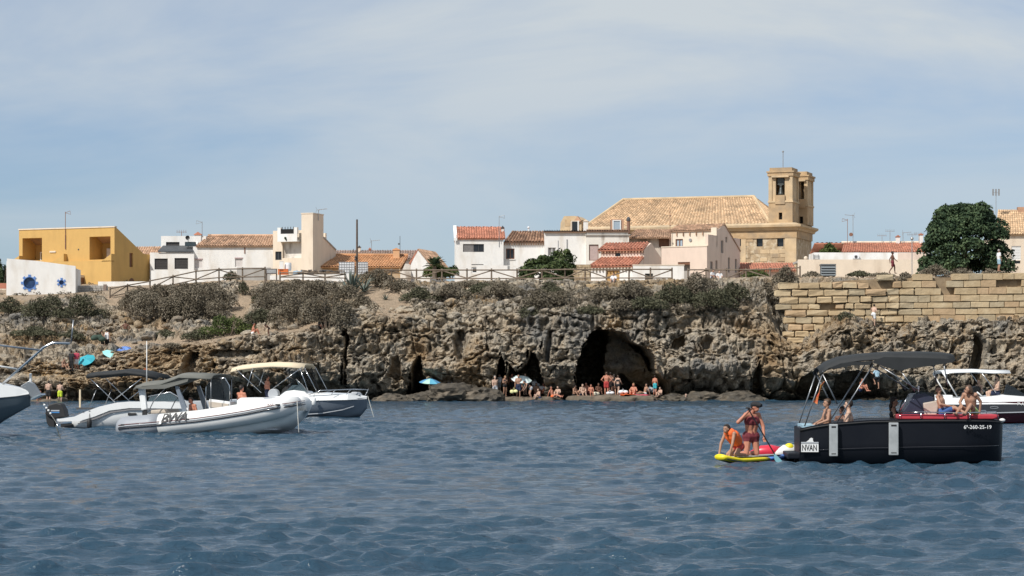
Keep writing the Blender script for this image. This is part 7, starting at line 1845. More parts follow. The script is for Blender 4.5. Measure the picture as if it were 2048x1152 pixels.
def small_things():
    def lump(name, px, py, D, s, mat, label, cat):
        t = empty(name, P(px, py, D)); tag(t, label, cat); rr = random.Random(px); m = MB()
        for i in range(5): m.sphere((rr.uniform(-.5, .5)*s[0], rr.uniform(-.3, .3)*s[1], s[2]*rr.uniform(.3, .6)), min(s)*rr.uniform(.35, .55), 9, 6, (1.3, 1, .9))
        o = m.build('body', mat, t, smooth=True, fix=False); r = o.modifiers.new('merge', 'REMESH'); r.mode = 'VOXEL'; r.voxel_size = 0.04; r.use_smooth_shade = True
        m = MB(); m.tube([(-s[0]*.2, 0, s[2]*.7), (0, 0, s[2]*1.05), (s[0]*.2, 0, s[2]*.7)], 0.018, 5); m.build('strap', mat, t)
    lump('beach_bag', 1220, 790, 172.9, (.5, .3, .35), C_WHITE, 'white bag lying on the shelf left of the towel', 'bag'); lump('beach_bag', 1246, 789, 172.6, (.6, .3, .4), C_WHITE, 'white bundle beside the red towel', 'bag')
    lump('beach_bag', 1190, 792, 173, (.4, .3, .3), cl2('cream', (0.6, 0.55, 0.42)), 'cream bag between the seated bathers', 'bag'); lump('beach_bag', 1300, 786, 175, (.6, .4, .5), C_GREY, 'grey rucksack behind the turquoise shorts', 'bag')
    lump('beach_bag', 1088, 781, 175, (.6, .4, .4), C_WHITE, 'white bag on the rocks right of the twin cave', 'bag'); lump('beach_bag', 1070, 775, 175.3, (.5, .3, .6), C_WHITE, 'white sack hanging under the white parasol', 'bag'); lump('beach_bag', 895, 770, 174.8, (.7, .4, .25), C_WHITE, 'white towel bundle right of the blue parasol', 'bag')
    lump('beach_bag', 1028, 790, 172.2, (.35, .25, .55), cl2('lemon', (0.75, 0.72, 0.35)), 'yellowish bag carried by the bearded bather', 'bag'); lump('green_bundle', 196, 684, 180.4, (.8, .5, .7), C_DKGR, 'dark green bundle on the walker\'s back', 'bundle')
    lump('orange_float', 290, 748, 173.2, (.55, .3, .4), C_ORANGE, 'orange float bag on the rock above the boats', 'float bag')
    for px, py, D, w, mat, lab in ((1280, 793, 172.9, 1.6, C_PINK, 'pinkish red towel spread on the shelf'), (1255, 792, 172.6, 1.2, C_ORANGE, 'orange towel at the left of the red one')):
        t = empty('towel', P(px, py, D)); tag(t, lab, 'towel'); m = MB(); n = 9; rr = random.Random(px)
        m.loft([[V3(-w/2+w*i/(n-1), -0.4+0.8*j/5, 0.06+0.10*rr.random()*(1 if 0 < i < n-1 else 0.2)) for j in range(6)] for i in range(n)], cap=False); m.build('cloth', mat, t, fix=False, solid=0.02, smooth=True)
        m = MB(); m.box(-w/2-0.02, -w/2+0.05, -0.4, 0.4, 0.05, 0.09); m.build('hem', C_WHITE, t)
small_things()

# ================================================================ BOATS
def gel(name, c, rough=0.22, coat=0.4): return pmat(name, c, tuple(v*0.95 for v in c), 1.2, rough, coat=coat)
B_WHITE = gel('white_gelcoat', (0.78, 0.79, 0.78)); B_BLACK = pmat('matt_navy_black_hull', (0.006, 0.0075, 0.012), (0.009, 0.0105, 0.015), 0.9, 0.5, spec=0.25)
B_GREY = gel('grey_blue_gelcoat', (0.16, 0.185, 0.22)); B_LGREY = gel('light_grey_tube', (0.42, 0.44, 0.46), 0.5, 0.0); B_TUBE = gel('white_tube_fabric', (0.76, 0.76, 0.74), 0.5, 0.0); B_TUBEG = gel('grey_tube_fabric', (0.30, 0.32, 0.35), 0.5, 0.0)
B_CREAM = gel('cream_canvas', (0.72, 0.60, 0.42), 0.8, 0.0); B_CANV = pmat('charcoal_canvas', (0.014, 0.016, 0.017), (0.021, 0.023, 0.024), 2.0, 0.75); B_CANVG = pmat('olive_grey_canvas', (0.12, 0.122, 0.108), (0.165, 0.165, 0.148), 1.6, 0.85, stretch=(0.6, 3, 3)); B_STRIPE = gel('dark_stripe', (0.035, 0.035, 0.04)); B_RED = pmat('red_vinyl', (0.52, 0.045, 0.065), (0.45, 0.04, 0.055), 3.0, 0.5); B_WINE = gel('wine_red_hull', (0.075, 0.010, 0.016)); B_STEEL = pmat('polished_steel', (0.62, 0.63, 0.64), None, rough=0.18, metal=1.0); B_ALU = pmat('grey_alloy', (0.30, 0.31, 0.32), None, rough=0.35, metal=0.8)
B_SMOKE = pmat('smoked_screen', (0.02, 0.025, 0.03), None, rough=0.08, alpha=0.82); B_CLEAR = pmat('tinted_screen', (0.10, 0.14, 0.16), None, rough=0.08, alpha=0.55); B_RUB = pmat('black_rubber', (0.015, 0.015, 0.016), None, rough=0.6); B_BEIGE = pmat('beige_vinyl', (0.52, 0.45, 0.37), (0.46, 0.40, 0.33), 3.0, 0.6); B_PADG = pmat('grey_fender_pad', (0.36, 0.38, 0.385), (0.30, 0.32, 0.325), 5.0, 0.7); B_ROPE = pmat('pale_rope', (0.45, 0.45, 0.42), (0.3, 0.3, 0.28), 30.0, 0.9); B_TEALB = pmat('blue_decal', (0.05, 0.20, 0.45), None, rough=0.4); B_MAROONL = gel('maroon_line', (0.16, 0.05, 0.045))

def hull(h, st, mat, name='hull', parent=None, smooth=True):
    """st: list of (s, half_beam, z_gunwale, z_chine, z_keel, chine_factor); centreline at t=h.cl"""
    m = MB(); c = h.cl; secs = []
    for s, b, zg, zc, zk, cf in st:
        half = [(b, zg), (b*(0.65+0.35*cf)+b*0.0, zg*0.45+zc*0.55), (b*cf, zc), (b*cf*0.5, zc*0.5+zk*0.5), (0, zk)]
        secs.append([(s, c-q[0], q[1]) for q in half] + [(s, c+q[0], q[1]) for q in half[-2::-1]])
    m.loft(secs, cap=True)
    o = m.build(name, mat, parent or h.root)
    if smooth:
        o.data.polygons.foreach_set('use_smooth', [len(p.vertices) == 4 for p in o.data.polygons])
    return o
def deck(h, st, mat, inset=0.06, dz=-0.06, name='deck'):
    m = MB(); c = h.cl; m.loft([[(s, c-max(0.01, b-inset), zg+dz), (s, c, zg+dz+0.03), (s, c+max(0.01, b-inset), zg+dz)] for s, b, zg, zc, zk, cf in st], cap=False)
    return m.build(name, mat, h.root, fix=False, solid=0.03)
def canopy(h, name, prof, t0, t1, mat, crown=0.12, th=0.05, edge=0.1, sag=0.0):
    """prof: list of (s,z) along the length; arched across between t0 and t1"""
    m = MB(); n = 9; rows = []
    for s, z in prof:
        rows.append([(s, t0+(t1-t0)*j/(n-1), z + crown*(1-(2*j/(n-1)-1)**2) - (edge if j in (0, n-1) else 0)) for j in range(n)])
    m.loft(rows, cap=False); return m.build(name, mat, h.root, fix=False, smooth=True, solid=th)
def rod(h, pts, r, mat, name, n=7, parent=None):
    m = MB(); m.tube(pts, r, n); return m.build(name, mat, parent or h.root, smooth=True)
def boat(name, x0, D, th, beam, label):
    h = House(name, x0, D, th, label, 'boat', z0=0.0); h.cl = beam/2; return h

# ---------------------------------------------------------------- black boat with canopy
def black_boat():
    h = boat('black_motorboat', 1602, 57.3, -3, 2.2, 'black flat-sided motorboat with charcoal canopy and red bow cushions')
    X, Z = h.fs, h.fz
    st = [(X(1600), 1.02, Z(1600, 857), 0.05, -0.28, .92), (X(1622), 1.08, Z(1622, 852), 0.05, -0.3, .92), (X(1660), 1.1, Z(1660, 846), 0.05, -0.32, .92), (X(1740), 1.1, Z(1740, 840), 0.05, -0.34, .92), (X(1850), 1.1, Z(1850, 838), 0.08, -0.34, .9), (X(1930), 1.06, Z(1930, 838), 0.1, -0.34, .86), (X(1978), .92, Z(1978, 839), 0.12, -0.3, .8), (X(2004), .68, Z(2004, 841), 0.15, -0.25, .7), (X(2015), .35, Z(2012, 844), 0.2, -0.2, .6)]
    # the near side lies at t = cl - beam: keep it close to t = 0
    hull(h, st, B_BLACK); deck(h, st, B_BLACK, 0.05, -0.03, 'gunwale')
    m = MB(); m.box(X(1576), X(1602)+0.02, 0.2, 2.0, 0.12, 0.26); pl = h.part('swim_platform', m, B_BLACK, bevel=0.03)
    m = MB(); m.box(X(1594), X(1603), 0.75, 1.5, -0.3, 0.1); h.part('engine_bracket', m, B_RUB)
    for xa, xb, ya, yb, tl in ((1658, 1675, 848, 912, 'left pad'), (1777, 1796, 845, 910, 'right pad')):
        zt, zb_ = Z(xa, ya), Z(xa, yb); m = MB(); m.box(X(xa), X(xb), -0.13, -0.02, zb_, zt); o = h.part('fender_pad', m, B_PADG, bevel=0.02)
        m = MB(); m.box(X(xa)+0.05, X(xb)-0.05, -0.136, -0.131, zt-0.09, zt-0.05); m.build('slot', B_RUB, o); m = MB(); m.box(X(xa)+0.05, X(xb)-0.05, -0.136, -0.131, zb_+0.05, zb_+0.07); m.build('slot', B_RUB, o)
        rod(h, [((X(xa)+X(xb))/2, -0.06, zt-0.01), ((X(xa)+X(xb))/2, 0.0, zt+0.05)], 0.012, B_RUB, 'fender_line', 5)
    rod(h, [(q[0], h.cl-q[1]-.012, q[2]-.05) for q in st], .022, B_RUB, 'rub_rail'); rod(h, [(q[0], h.cl-q[1]*(.65+.35*q[5])-.012, q[2]*.45+q[3]*.55-.12) for q in st[:-1]], .008, B_STRIPE, 'hull_crease')
    # registration and sticker
    text_mesh('registration', '6ª-260-25-19', 0.125, FRAME_W, h.root, Matrix.Translation((X(1955.5), 0.012, Z(1955, 854.5))) @ Matrix.Rotation(R(4), 4, 'Z') @ Matrix.Rotation(R(90), 4, 'X'), 0.003, spacing=1.05)
    a, b, zt, zb_ = X(1602.5), X(1637), Z(1620, 888), Z(1620, 904); m = MB(); m.box(a, b, -0.002, 0.03, zb_, zt); sk = h.part('sticker', m, FRAME_W)
    text_mesh('lettering', 'NVAN', 0.215, B_RUB, h.root, Matrix.Translation(((a+b)/2-0.01, -0.008, (zt+zb_)/2)) @ Matrix.Rotation(R(90), 4, 'X') @ Matrix.Diagonal((0.62, 1, 1, 1)), 0.003)
    m = MB(); m.box(a, b, 0.0, 0.03, zt+0.01, zt+0.05); m.build('sticker_band', B_LGREY, h.root)
    zz = zt+0.05; m = MB(); m.prism([(a+.12, zz), (a+.31, zz), (a+.285, zz+.045), (a+.29, zz+.085), (a+.255, zz+.105), (a+.215, zz+.09), (a+.19, zz+.05)], 'y', -0.004, 0.02); h.part('gull_emblem', m, FRAME_W)
    # charcoal bimini with struts
    zc = lambda x, y: (h.fs(x, 0.3), h.fz(x, y, 0.3))
    pr = [zc(1638, 744), zc(1655, 732), zc(1680, 722), zc(1720, 716), zc(1780, 712), zc(1840, 711), zc(1890, 713), zc(1908, 716)]
    canopy(h, 'canopy', pr, 0.05, 2.15, B_CANV, 0.10, 0.03, 0.07)
    def drop(name, pts): m = MB(); m.prism([zc(*p) for p in pts], 'y', 0.02, 0.05); h.part(name, m, B_CANV)
    drop('canopy_valance', [(1740, 724), (1765, 714), (1840, 716), (1908, 719), (1902, 725), (1850, 733), (1815, 737), (1800, 742), (1785, 739), (1765, 733)]); drop('canopy_valance', [(1655, 736), (1690, 725), (1742, 722), (1738, 730), (1700, 731), (1670, 738)])
    for tt in (0.08, 2.1):
        for p, q in (((1608, 852), (1645, 742)), ((1673, 808), (1644, 748)), ((1672, 845), (1745, 728)), ((1828, 782), (1800, 742)), ((1835, 780), (1758, 732)), ((1893, 770), (1884, 722))):
            pa = (h.fs(p[0], .3), tt, h.fz(p[0], p[1], .3)); qa = (h.fs(q[0], .3), tt, h.fz(q[0], q[1], .3)); rod(h, [pa, qa], 0.017, B_ALU, 'strut')
    # folded flag on the aft strut
    m = MB(); s0, z0 = zc(1638, 770); m.loft([[(s0-0.02*j+0.02, 0.05+0.03*(j % 2), z0-0.12*j), (s0+0.10-0.07*j+0.03, 0.10+0.04*((j+1) % 2), z0+0.1-0.13*j)] for j in range(5)], cap=False); h.part('flag', m, pmat('red_gold_flag', (0.55, 0.25, 0.05), (0.45, 0.05, 0.03), 3.0, 0.8, stretch=(1, 1, 3)), fix=False, solid=0.01)
    # console, windscreen, wheel, seats
    t0 = 0.55; m = MB(); a, b = h.fs(1806, t0), h.fs(1868, t0); zz = lambda x, y: h.fz(x, y, t0)
    m.prism([(a, 0.3), (b, 0.3), (b, zz(1860, 795)), (h.fs(1850, t0), zz(1850, 786)), (h.fs(1828, t0), zz(1828, 788)), (h.fs(1812, t0), zz(1812, 815)), (a, zz(1806, 822))], 'y', t0, 1.65); h.part('console', m, pmat('navy_console', (0.02, 0.024, 0.045), (0.03, 0.035, 0.06), 3.0, 0.4), bevel=0.02)
    m = MB(); m.add([(h.fs(1816, t0), t0+.02, zz(1816, 808)), (h.fs(1834, t0), t0+.02, zz(1834, 783)), (h.fs(1868, t0), t0+.02, zz(1868, 785)), (h.fs(1870, t0), t0+.02, zz(1870, 800)), (h.fs(1816, t0), 1.63, zz(1816, 808)), (h.fs(1834, t0), 1.63, zz(1834, 783)), (h.fs(1868, t0), 1.63, zz(1868, 785)), (h.fs(1870, t0), 1.63, zz(1870, 800))], [(0, 1, 2, 3), (4, 5, 6, 7), (2, 6, 7, 3)]); h.part('windscreen', m, B_SMOKE, solid=0.012, fix=False)
    rod(h, [(h.fs(1800, t0), t0, zz(1800, 820)), (h.fs(1818, t0), t0, zz(1818, 790))], 0.014, B_STEEL, 'grab_rail')
    m = MB(); cx, cz = h.fs(1803, .9), h.fz(1803, 812, .9); m.tube([(cx+.05*math.sin(q*.4488), .9+.17*math.cos(q*.4488), cz+.17*math.sin(q*.4488)) for q in range(15)], .014, 6, cap=False); h.part('steering_wheel', m, B_RUB)
    m = MB(); s0, z0 = h.fs(1838, .4), h.fz(1838, 772, .4); m.tube([(s0, .5, z0-.15), (s0, .5, z0)], [.012, .03], 6); h.part('navigation_light', m, FRAME_W)
    m = MB(); m.prism([(h.fs(1846, .5), zz(1846, 806)), (h.fs(1880, .5), zz(1880, 800)), (h.fs(1872, .5), zz(1872, 834)), (h.fs(1850, .5), zz(1850, 834))], 'y', .5, .95); h.part('backrest', m, B_BEIGE, bevel=0.03)
    # red cushions and bow rail
    for xa, xb in ((1800, 1842), (1844, 1890), (1892, 1942), (1944, 2002)):
        tt = 0.08 if xa < 1940 else 0.35; m = MB(); m.box(X(xa), X(xb), tt, 1.9-tt*1.2, Z(1870, 838.5), Z(1870, 829.5)); h.part('cushion', m, B_RED, bevel=0.025)
    rl = [(X(1800), .02, Z(1800, 837)), (X(1800), .02, Z(1800, 824)), (X(1850), .02, Z(1850, 824)), (X(1920), .02, Z(1920, 826)), (X(1995), .25, Z(1995, 824)), (X(2001), .28, Z(2001, 838))]
    rail = rod(h, rl, 0.014, B_STEEL, 'bow_rail'); rod(h, [(q[0], 2.2-q[1], q[2]) for q in rl], 0.014, B_STEEL, 'bow_rail')
    for xx in (1842, 1890, 1940): rod(h, [(X(xx), .02, Z(xx, 839)), (X(xx), .02, Z(xx, 825))], 0.011, B_STEEL, 'stanchion')
    m = MB(); m.sphere((X(2016), .9, Z(2016, 842)), .06, 10, 7, (1.3, 1, .8)); h.part('bow_light', m, FRAME_W)
    m = MB(); m.box(X(1606), X(1650), .3, 1.9, Z(1625, 856), Z(1625, 850)); h.part('stern_towel', m, C_PALE)
    # crew
    def pp(x, y, t): return h.root.location + Vector((h.u*h.fs(x, t) + h.n*t)) + Vector((0, 0, h.fz(x, y, t)))
    def seat(x, ytop, t, pz, sc, dz): b = pp(x, ytop, t); return b - Vector((0, 0, dz*sc))
    person(seat(1654, 797, .5, 'sitseat', .92, 1.24), R(-80), 'sitseat', SK_M, H_BROWN, (('shorts', C_NAVY),), 'shirtless person with brown hair sitting at the stern of the black boat', .92, near=True)
    person(seat(1697, 799, .45, 'sitseat', 1.0, 1.24), R(-100), 'sitseat', SK_L, H_DARK, (('shorts', C_NAVY),), 'stocky shirtless person with short dark hair behind the stern passenger', 1.0, near=True, build=1.1)
    person(seat(1684, 812, 1.3, 'sitseat', .9, 1.24), R(-30), 'sitseat', SK_D, H_DARK, (('top', C_BLACK), ('shorts', C_BLACK)), 'darker person half hidden behind the two men at the stern', .9, near=True, female=True)
    person(seat(1788, 794, 1.3, 'sitseat', .95, 1.24), R(80), 'sitseat', SK_M, H_DARK, (('top', C_BLACK), ('shorts', C_BLACK)), 'dark-haired person bending beside the wheel of the black boat', .95, near=True, female=True, hair_len=.15)
    q = pose('sitlegs'); q['wrR'] = V3(-.12, -.30, .30); q['elR'] = V3(-.30, -.02, .36)
    person(pp(1886, 832, .5) + Vector((0, 0, 0)), R(60), q, SK_M, H_BROWN, (('shorts', C_BLUE),), 'shirtless person lounging against the beige backrest on the red cushions', .82, near=True, head_yaw=R(-40))
    q = pose('sit'); lean(q, .15); q['wrL'] = V3(.22, .02, .08); q['elL'] = V3(.26, .0, .38); q['knL'] = V3(.14, -.42, .30); q['knR'] = V3(-.16, -.40, .24); q['anL'] = V3(.12, -.75, .06); q['anR'] = V3(-.12, -.78, .06); q['toL'] = V3(.13, -.9, .07); q['toR'] = V3(-.13, -.92, .07); q['head'] += V3(0, -.05, -.05)
    person(pp(1944, 831, .55), R(-35), q, SK_M, H_BROWN, (('trunks', C_GREEN),), 'person in green print swim shorts sitting forward on the red cushions', .90, near=True, head_yaw=R(-50), hair_len=0.02)
black_boat()

# ---------------------------------------------------------------- rigid inflatable with logo
def rib():
    h = boat('inflatable_boat', 243, 84.0, -16, 2.3, 'white and grey rigid inflatable boat with olive-grey canopy')
    X, Z = h.fs, h.fz; L = X(600)
    r = 0.40
    # centre line of the near tube
    path = []
    for x, y in ((246, 856), (262, 854), (300, 851), (350, 847), (400, 842), (450, 835), (500, 827), (535, 820), (562, 815)):
        path.append(V3(X(x, .15), .15, Z(x, y, .15)))
    bow = [V3(X(578, .45), .45, Z(578, 811, .45)), V3(X(586, .8), .8, Z(586, 808, .8)), V3(X(590, 1.15), 1.15, Z(590, 807, 1.15))]
    far = [V3(p.x+0.05, 2.3-p.y, p.z) for p in reversed(path)]
    k1 = 3
    def tube(pts, rad, mat, name): m = MB(); m.tube(pts, rad, 18); return m.build(name, mat, h.root, smooth=True)
    tube([path[0]-V3(.16, 0, 0), path[0], path[1], path[2], path[2]*.55+path[3]*.45], [r*.7, r*.97, r, r, r], B_TUBEG, 'aft_tube')
    tube([path[2]*.55+path[3]*.45] + path[3:] + bow, [r*1.002]*len(path[3:]) + [r*.9, r*.8, r*.72, r*.66], B_TUBE, 'tube')
    tube(bow[::-1][:1] + [V3(bow[1].x, 1.5, bow[1].z), V3(bow[0].x, 1.85, bow[0].z)] + far, [r*.66, r*.72, r*.8] + [r*.9] + [r]*(len(far)-1), B_TUBE, 'tube')
    for dz, mat, nm, rr_ in ((-0.02, B_STRIPE, 'rub_strake', .03), (.05, B_LGREY, 'rub_strake', .022), (.105, B_MAROONL, 'pin_stripe', .014)):
        rod(h, [p + V3(0, -r*math.sqrt(max(.05, 1-(dz/r)**2))-.004, dz) for p in path] + [bow[0] + V3(r*.55, -r*.75, dz), bow[1] + V3(r*.85, -.2, dz), bow[2] + V3(r*.95, 0, dz)], rr_, mat, nm)
    # V hull under the tube
    st = []
    for i, (x, yk) in enumerate(((250, 872), (320, 872), (400, 872), (470, 871), (530, 866), (570, 852), (590, 832), (598, 815))):
        p = path[min(i, len(path)-1)]; s = X(x, 1.15)*.0 + X(x, .3); zg = float(np.interp(s, [q.x for q in path], [q.z for q in path])); zk = min(zg-.1, h.fz(x, yk, .6)-.12) if i > 3 else -.3
        b = .98 if i < 5 else (.98, .72, .45, .2)[min(3, i-4)]
        st.append((s, b, zg-.12, (zg*.35+zk*.65) if i > 2 else -.02, zk, .93))
    hull(h, st, gel('pale_grey_hull', (0.74, 0.76, 0.75)))
    m = MB(); m.box(X(262), X(545), .38, 1.92, .18, .24); h.part('deck', m, B_LGREY)
    # patch and logo on the tube
    c = V3((X(333)+X(380))/2, 0, 0); zc_ = lambda x: float(np.interp(X(x), [q.x for q in path], [q.z for q in path]))
    a = math.atan2(zc_(385)-zc_(335), X(385)-X(335)); Mx = Matrix.Translation((X(352), .15-r*.9-.03, zc_(352)+.2)) @ Matrix.Rotation(-a, 4, 'Y') @ Matrix.Rotation(R(90-26), 4, 'X')
    m = MB(); m.prism([(-.50, -.19), (-.44, .0), (-.26, .19), (-.14, .19), (-.34, .0), (-.41, -.19)], 'z', -0.002, 0.004); o = m.build('logo_sweep', FRAME_W, h.root); o.data.transform(Mx @ Matrix.Translation((-0.05, 0, 0)))
    text_mesh('lettering', 'BWA', .50, B_RUB, h.root, Mx, .004, shear=.35, spacing=.82)
    text_mesh('lettering', 'BWA', .075, FRAME_W, h.root, Matrix.Translation((X(288), .15-r-.006, zc_(288)+.06)) @ Matrix.Rotation(R(80), 4, 'X'), .003, shear=.3)
    text_mesh('registration', '7ª AT', .10, B_MAROONL, h.root, Matrix.Translation((X(545), .15-r*.95-.012, zc_(545)+.15)) @ Matrix.Rotation(-a*1.1, 4, 'Y') @ Matrix.Rotation(R(60), 4, 'X'), .003)
    for x in (251, 380, 560): m = MB(); q = zc_(x); m.box(X(x)-.07, X(x)+.07, .15-r-.02, .15-r*.8, q+.07, q+.13); h.part('handle', m, B_RUB, bevel=.012)
    # console, screen, seats
    t0 = .75; zz = lambda x, y: h.fz(x, y, t0); ss = lambda x: h.fs(x, t0)
    m = MB(); m.prism([(ss(416), .2), (ss(462), .2), (ss(460), zz(460, 803)), (ss(418), zz(418, 797))], 'y', t0, 1.5); h.part('console', m, B_WHITE, bevel=.04)
    m = MB(); m.prism([(ss(413), zz(413, 797)), (ss(458), zz(458, 803)), (ss(460), zz(460, 790)), (ss(456), zz(456, 768)), (ss(450), zz(450, 758)), (ss(424), zz(424, 757)), (ss(414), zz(414, 768))], 'y', t0+.02, t0+.05); h.part('windscreen', m, B_SMOKE)
    rod(h, [(ss(411), t0, zz(411, 822)), (ss(412), t0, zz(412, 775)), (ss(420), t0, zz(420, 757)), (ss(450), t0, zz(450, 756)), (ss(459), t0, zz(459, 772)), (ss(460), t0, zz(460, 800))], .018, B_STEEL, 'screen_rail')
    m = MB(); m.prism([(ss(418), zz(418, 803)), (ss(458), zz(458, 808)), (ss(458), zz(458, 818)), (ss(420), zz(420, 814))], 'y', t0-.06, t0-.003); h.part('console_pad', m, B_BEIGE)
    m = MB(); m.prism([(h.fs(462), zz(462, 820)), (h.fs(530), zz(530, 812)), (h.fs(515), zz(515, 795)), (h.fs(470), zz(470, 795)), (h.fs(462), zz(462, 800))], 'y', .5, 1.8); h.part('bow_cushion', m, B_WHITE, bevel=.05)
    m = MB(); m.prism([(ss(300), zz(300, 828)), (ss(338), zz(338, 826)), (ss(334), zz(334, 818)), (ss(308), zz(308, 820))], 'y', .5, 1.8); h.part('stern_seat', m, B_BEIGE, bevel=.04)
    # white arch panel and canopy
    m = MB(); m.prism([(ss(286), zz(286, 776)), (ss(299), zz(299, 774)), (ss(304), zz(304, 818)), (ss(293), zz(293, 821))], 'y', .3, .42); h.part('arch_panel', m, B_WHITE, bevel=.04)
    m = MB(); m.box(ss(294), ss(303), .34, .40, .25, zz(298, 819)); h.part('arch_foot', m, B_RUB)
    pr = [(ss(282), zz(282, 774)), (ss(300), zz(300, 767)), (ss(335), zz(335, 764)), (ss(360), zz(360, 755)), (ss(372), zz(372, 750)), (ss(405), zz(405, 751)), (ss(436), zz(436, 753))]
    canopy(h, 'canopy', pr, .1, 2.2, B_CANVG, .08, .03, .10)
    m = MB(); m.prism([(ss(283), zz(283, 775)), (ss(340), zz(340, 769)), (ss(392), zz(392, 757)), (ss(390, ), zz(390, 763)), (ss(345), zz(345, 777)), (ss(300), zz(300, 778))], 'y', .08, .12); h.part('canopy_fold', m, B_CANVG)
    for tt in (.2, 2.1):
        m = MB(); m.prism([(ss(362), zz(362, 772)), (ss(369), zz(369, 772)), (ss(388), zz(388, 822)), (ss(377), zz(377, 822))], 'y', tt, tt+.08); h.part('canopy_post', m, B_GREY)
        rod(h, [(ss(308), tt, zz(308, 826)), (ss(320), tt, zz(320, 802)), (ss(344), tt, zz(344, 775))], .018, B_ALU, 'strut'); rod(h, [(ss(434), tt, zz(434, 815)), (ss(434), tt, zz(434, 755))], .016, B_ALU, 'strut')
    rod(h, [(ss(297), .6, zz(297, 770)), (ss(297), .6, zz(297, 682))], [.025, .012], FRAME_W, 'whip_antenna')
    m = MB(); m.box(ss(384), ss(388), .2, .3, zz(386, 822), zz(386, 815)); h.part('cleat', m, FRAME_W)
    def pp(x, y, t): return h.root.location + Vector((h.u*h.fs(x, t) + h.n*t)) + Vector((0, 0, h.fz(x, y, t)))
    q = pose('sitseat'); lean(q, .35); q['wrL'] = V3(.10, -.34, .66); q['wrR'] = V3(-.06, -.36, .68)
    person(pp(392, 795, .9) - Vector((0, 0, 1.12)), R(-50), q, SK_R, H_DARK, (('shorts', C_BLACK), ), 'sunburnt person with a camera sitting in the inflatable boat', .95)
    person(pp(483, 779, 1.2) - Vector((0, 0, 1.02)), R(140), 'sitseat', SK_R, H_DARK, (('shorts', C_NAVY),), 'sunburnt person seen from behind on the bow cushion of the inflatable', .95, build=1.1)
    # mooring line
    rod(h, [(X(588), .3, Z(588, 801)), (X(600), -.2, Z(600, 836)), (X(610), -.6, h.fz(610, 862, -.6)-.05)], .016, B_ROPE, 'mooring_line', 6)
rib()

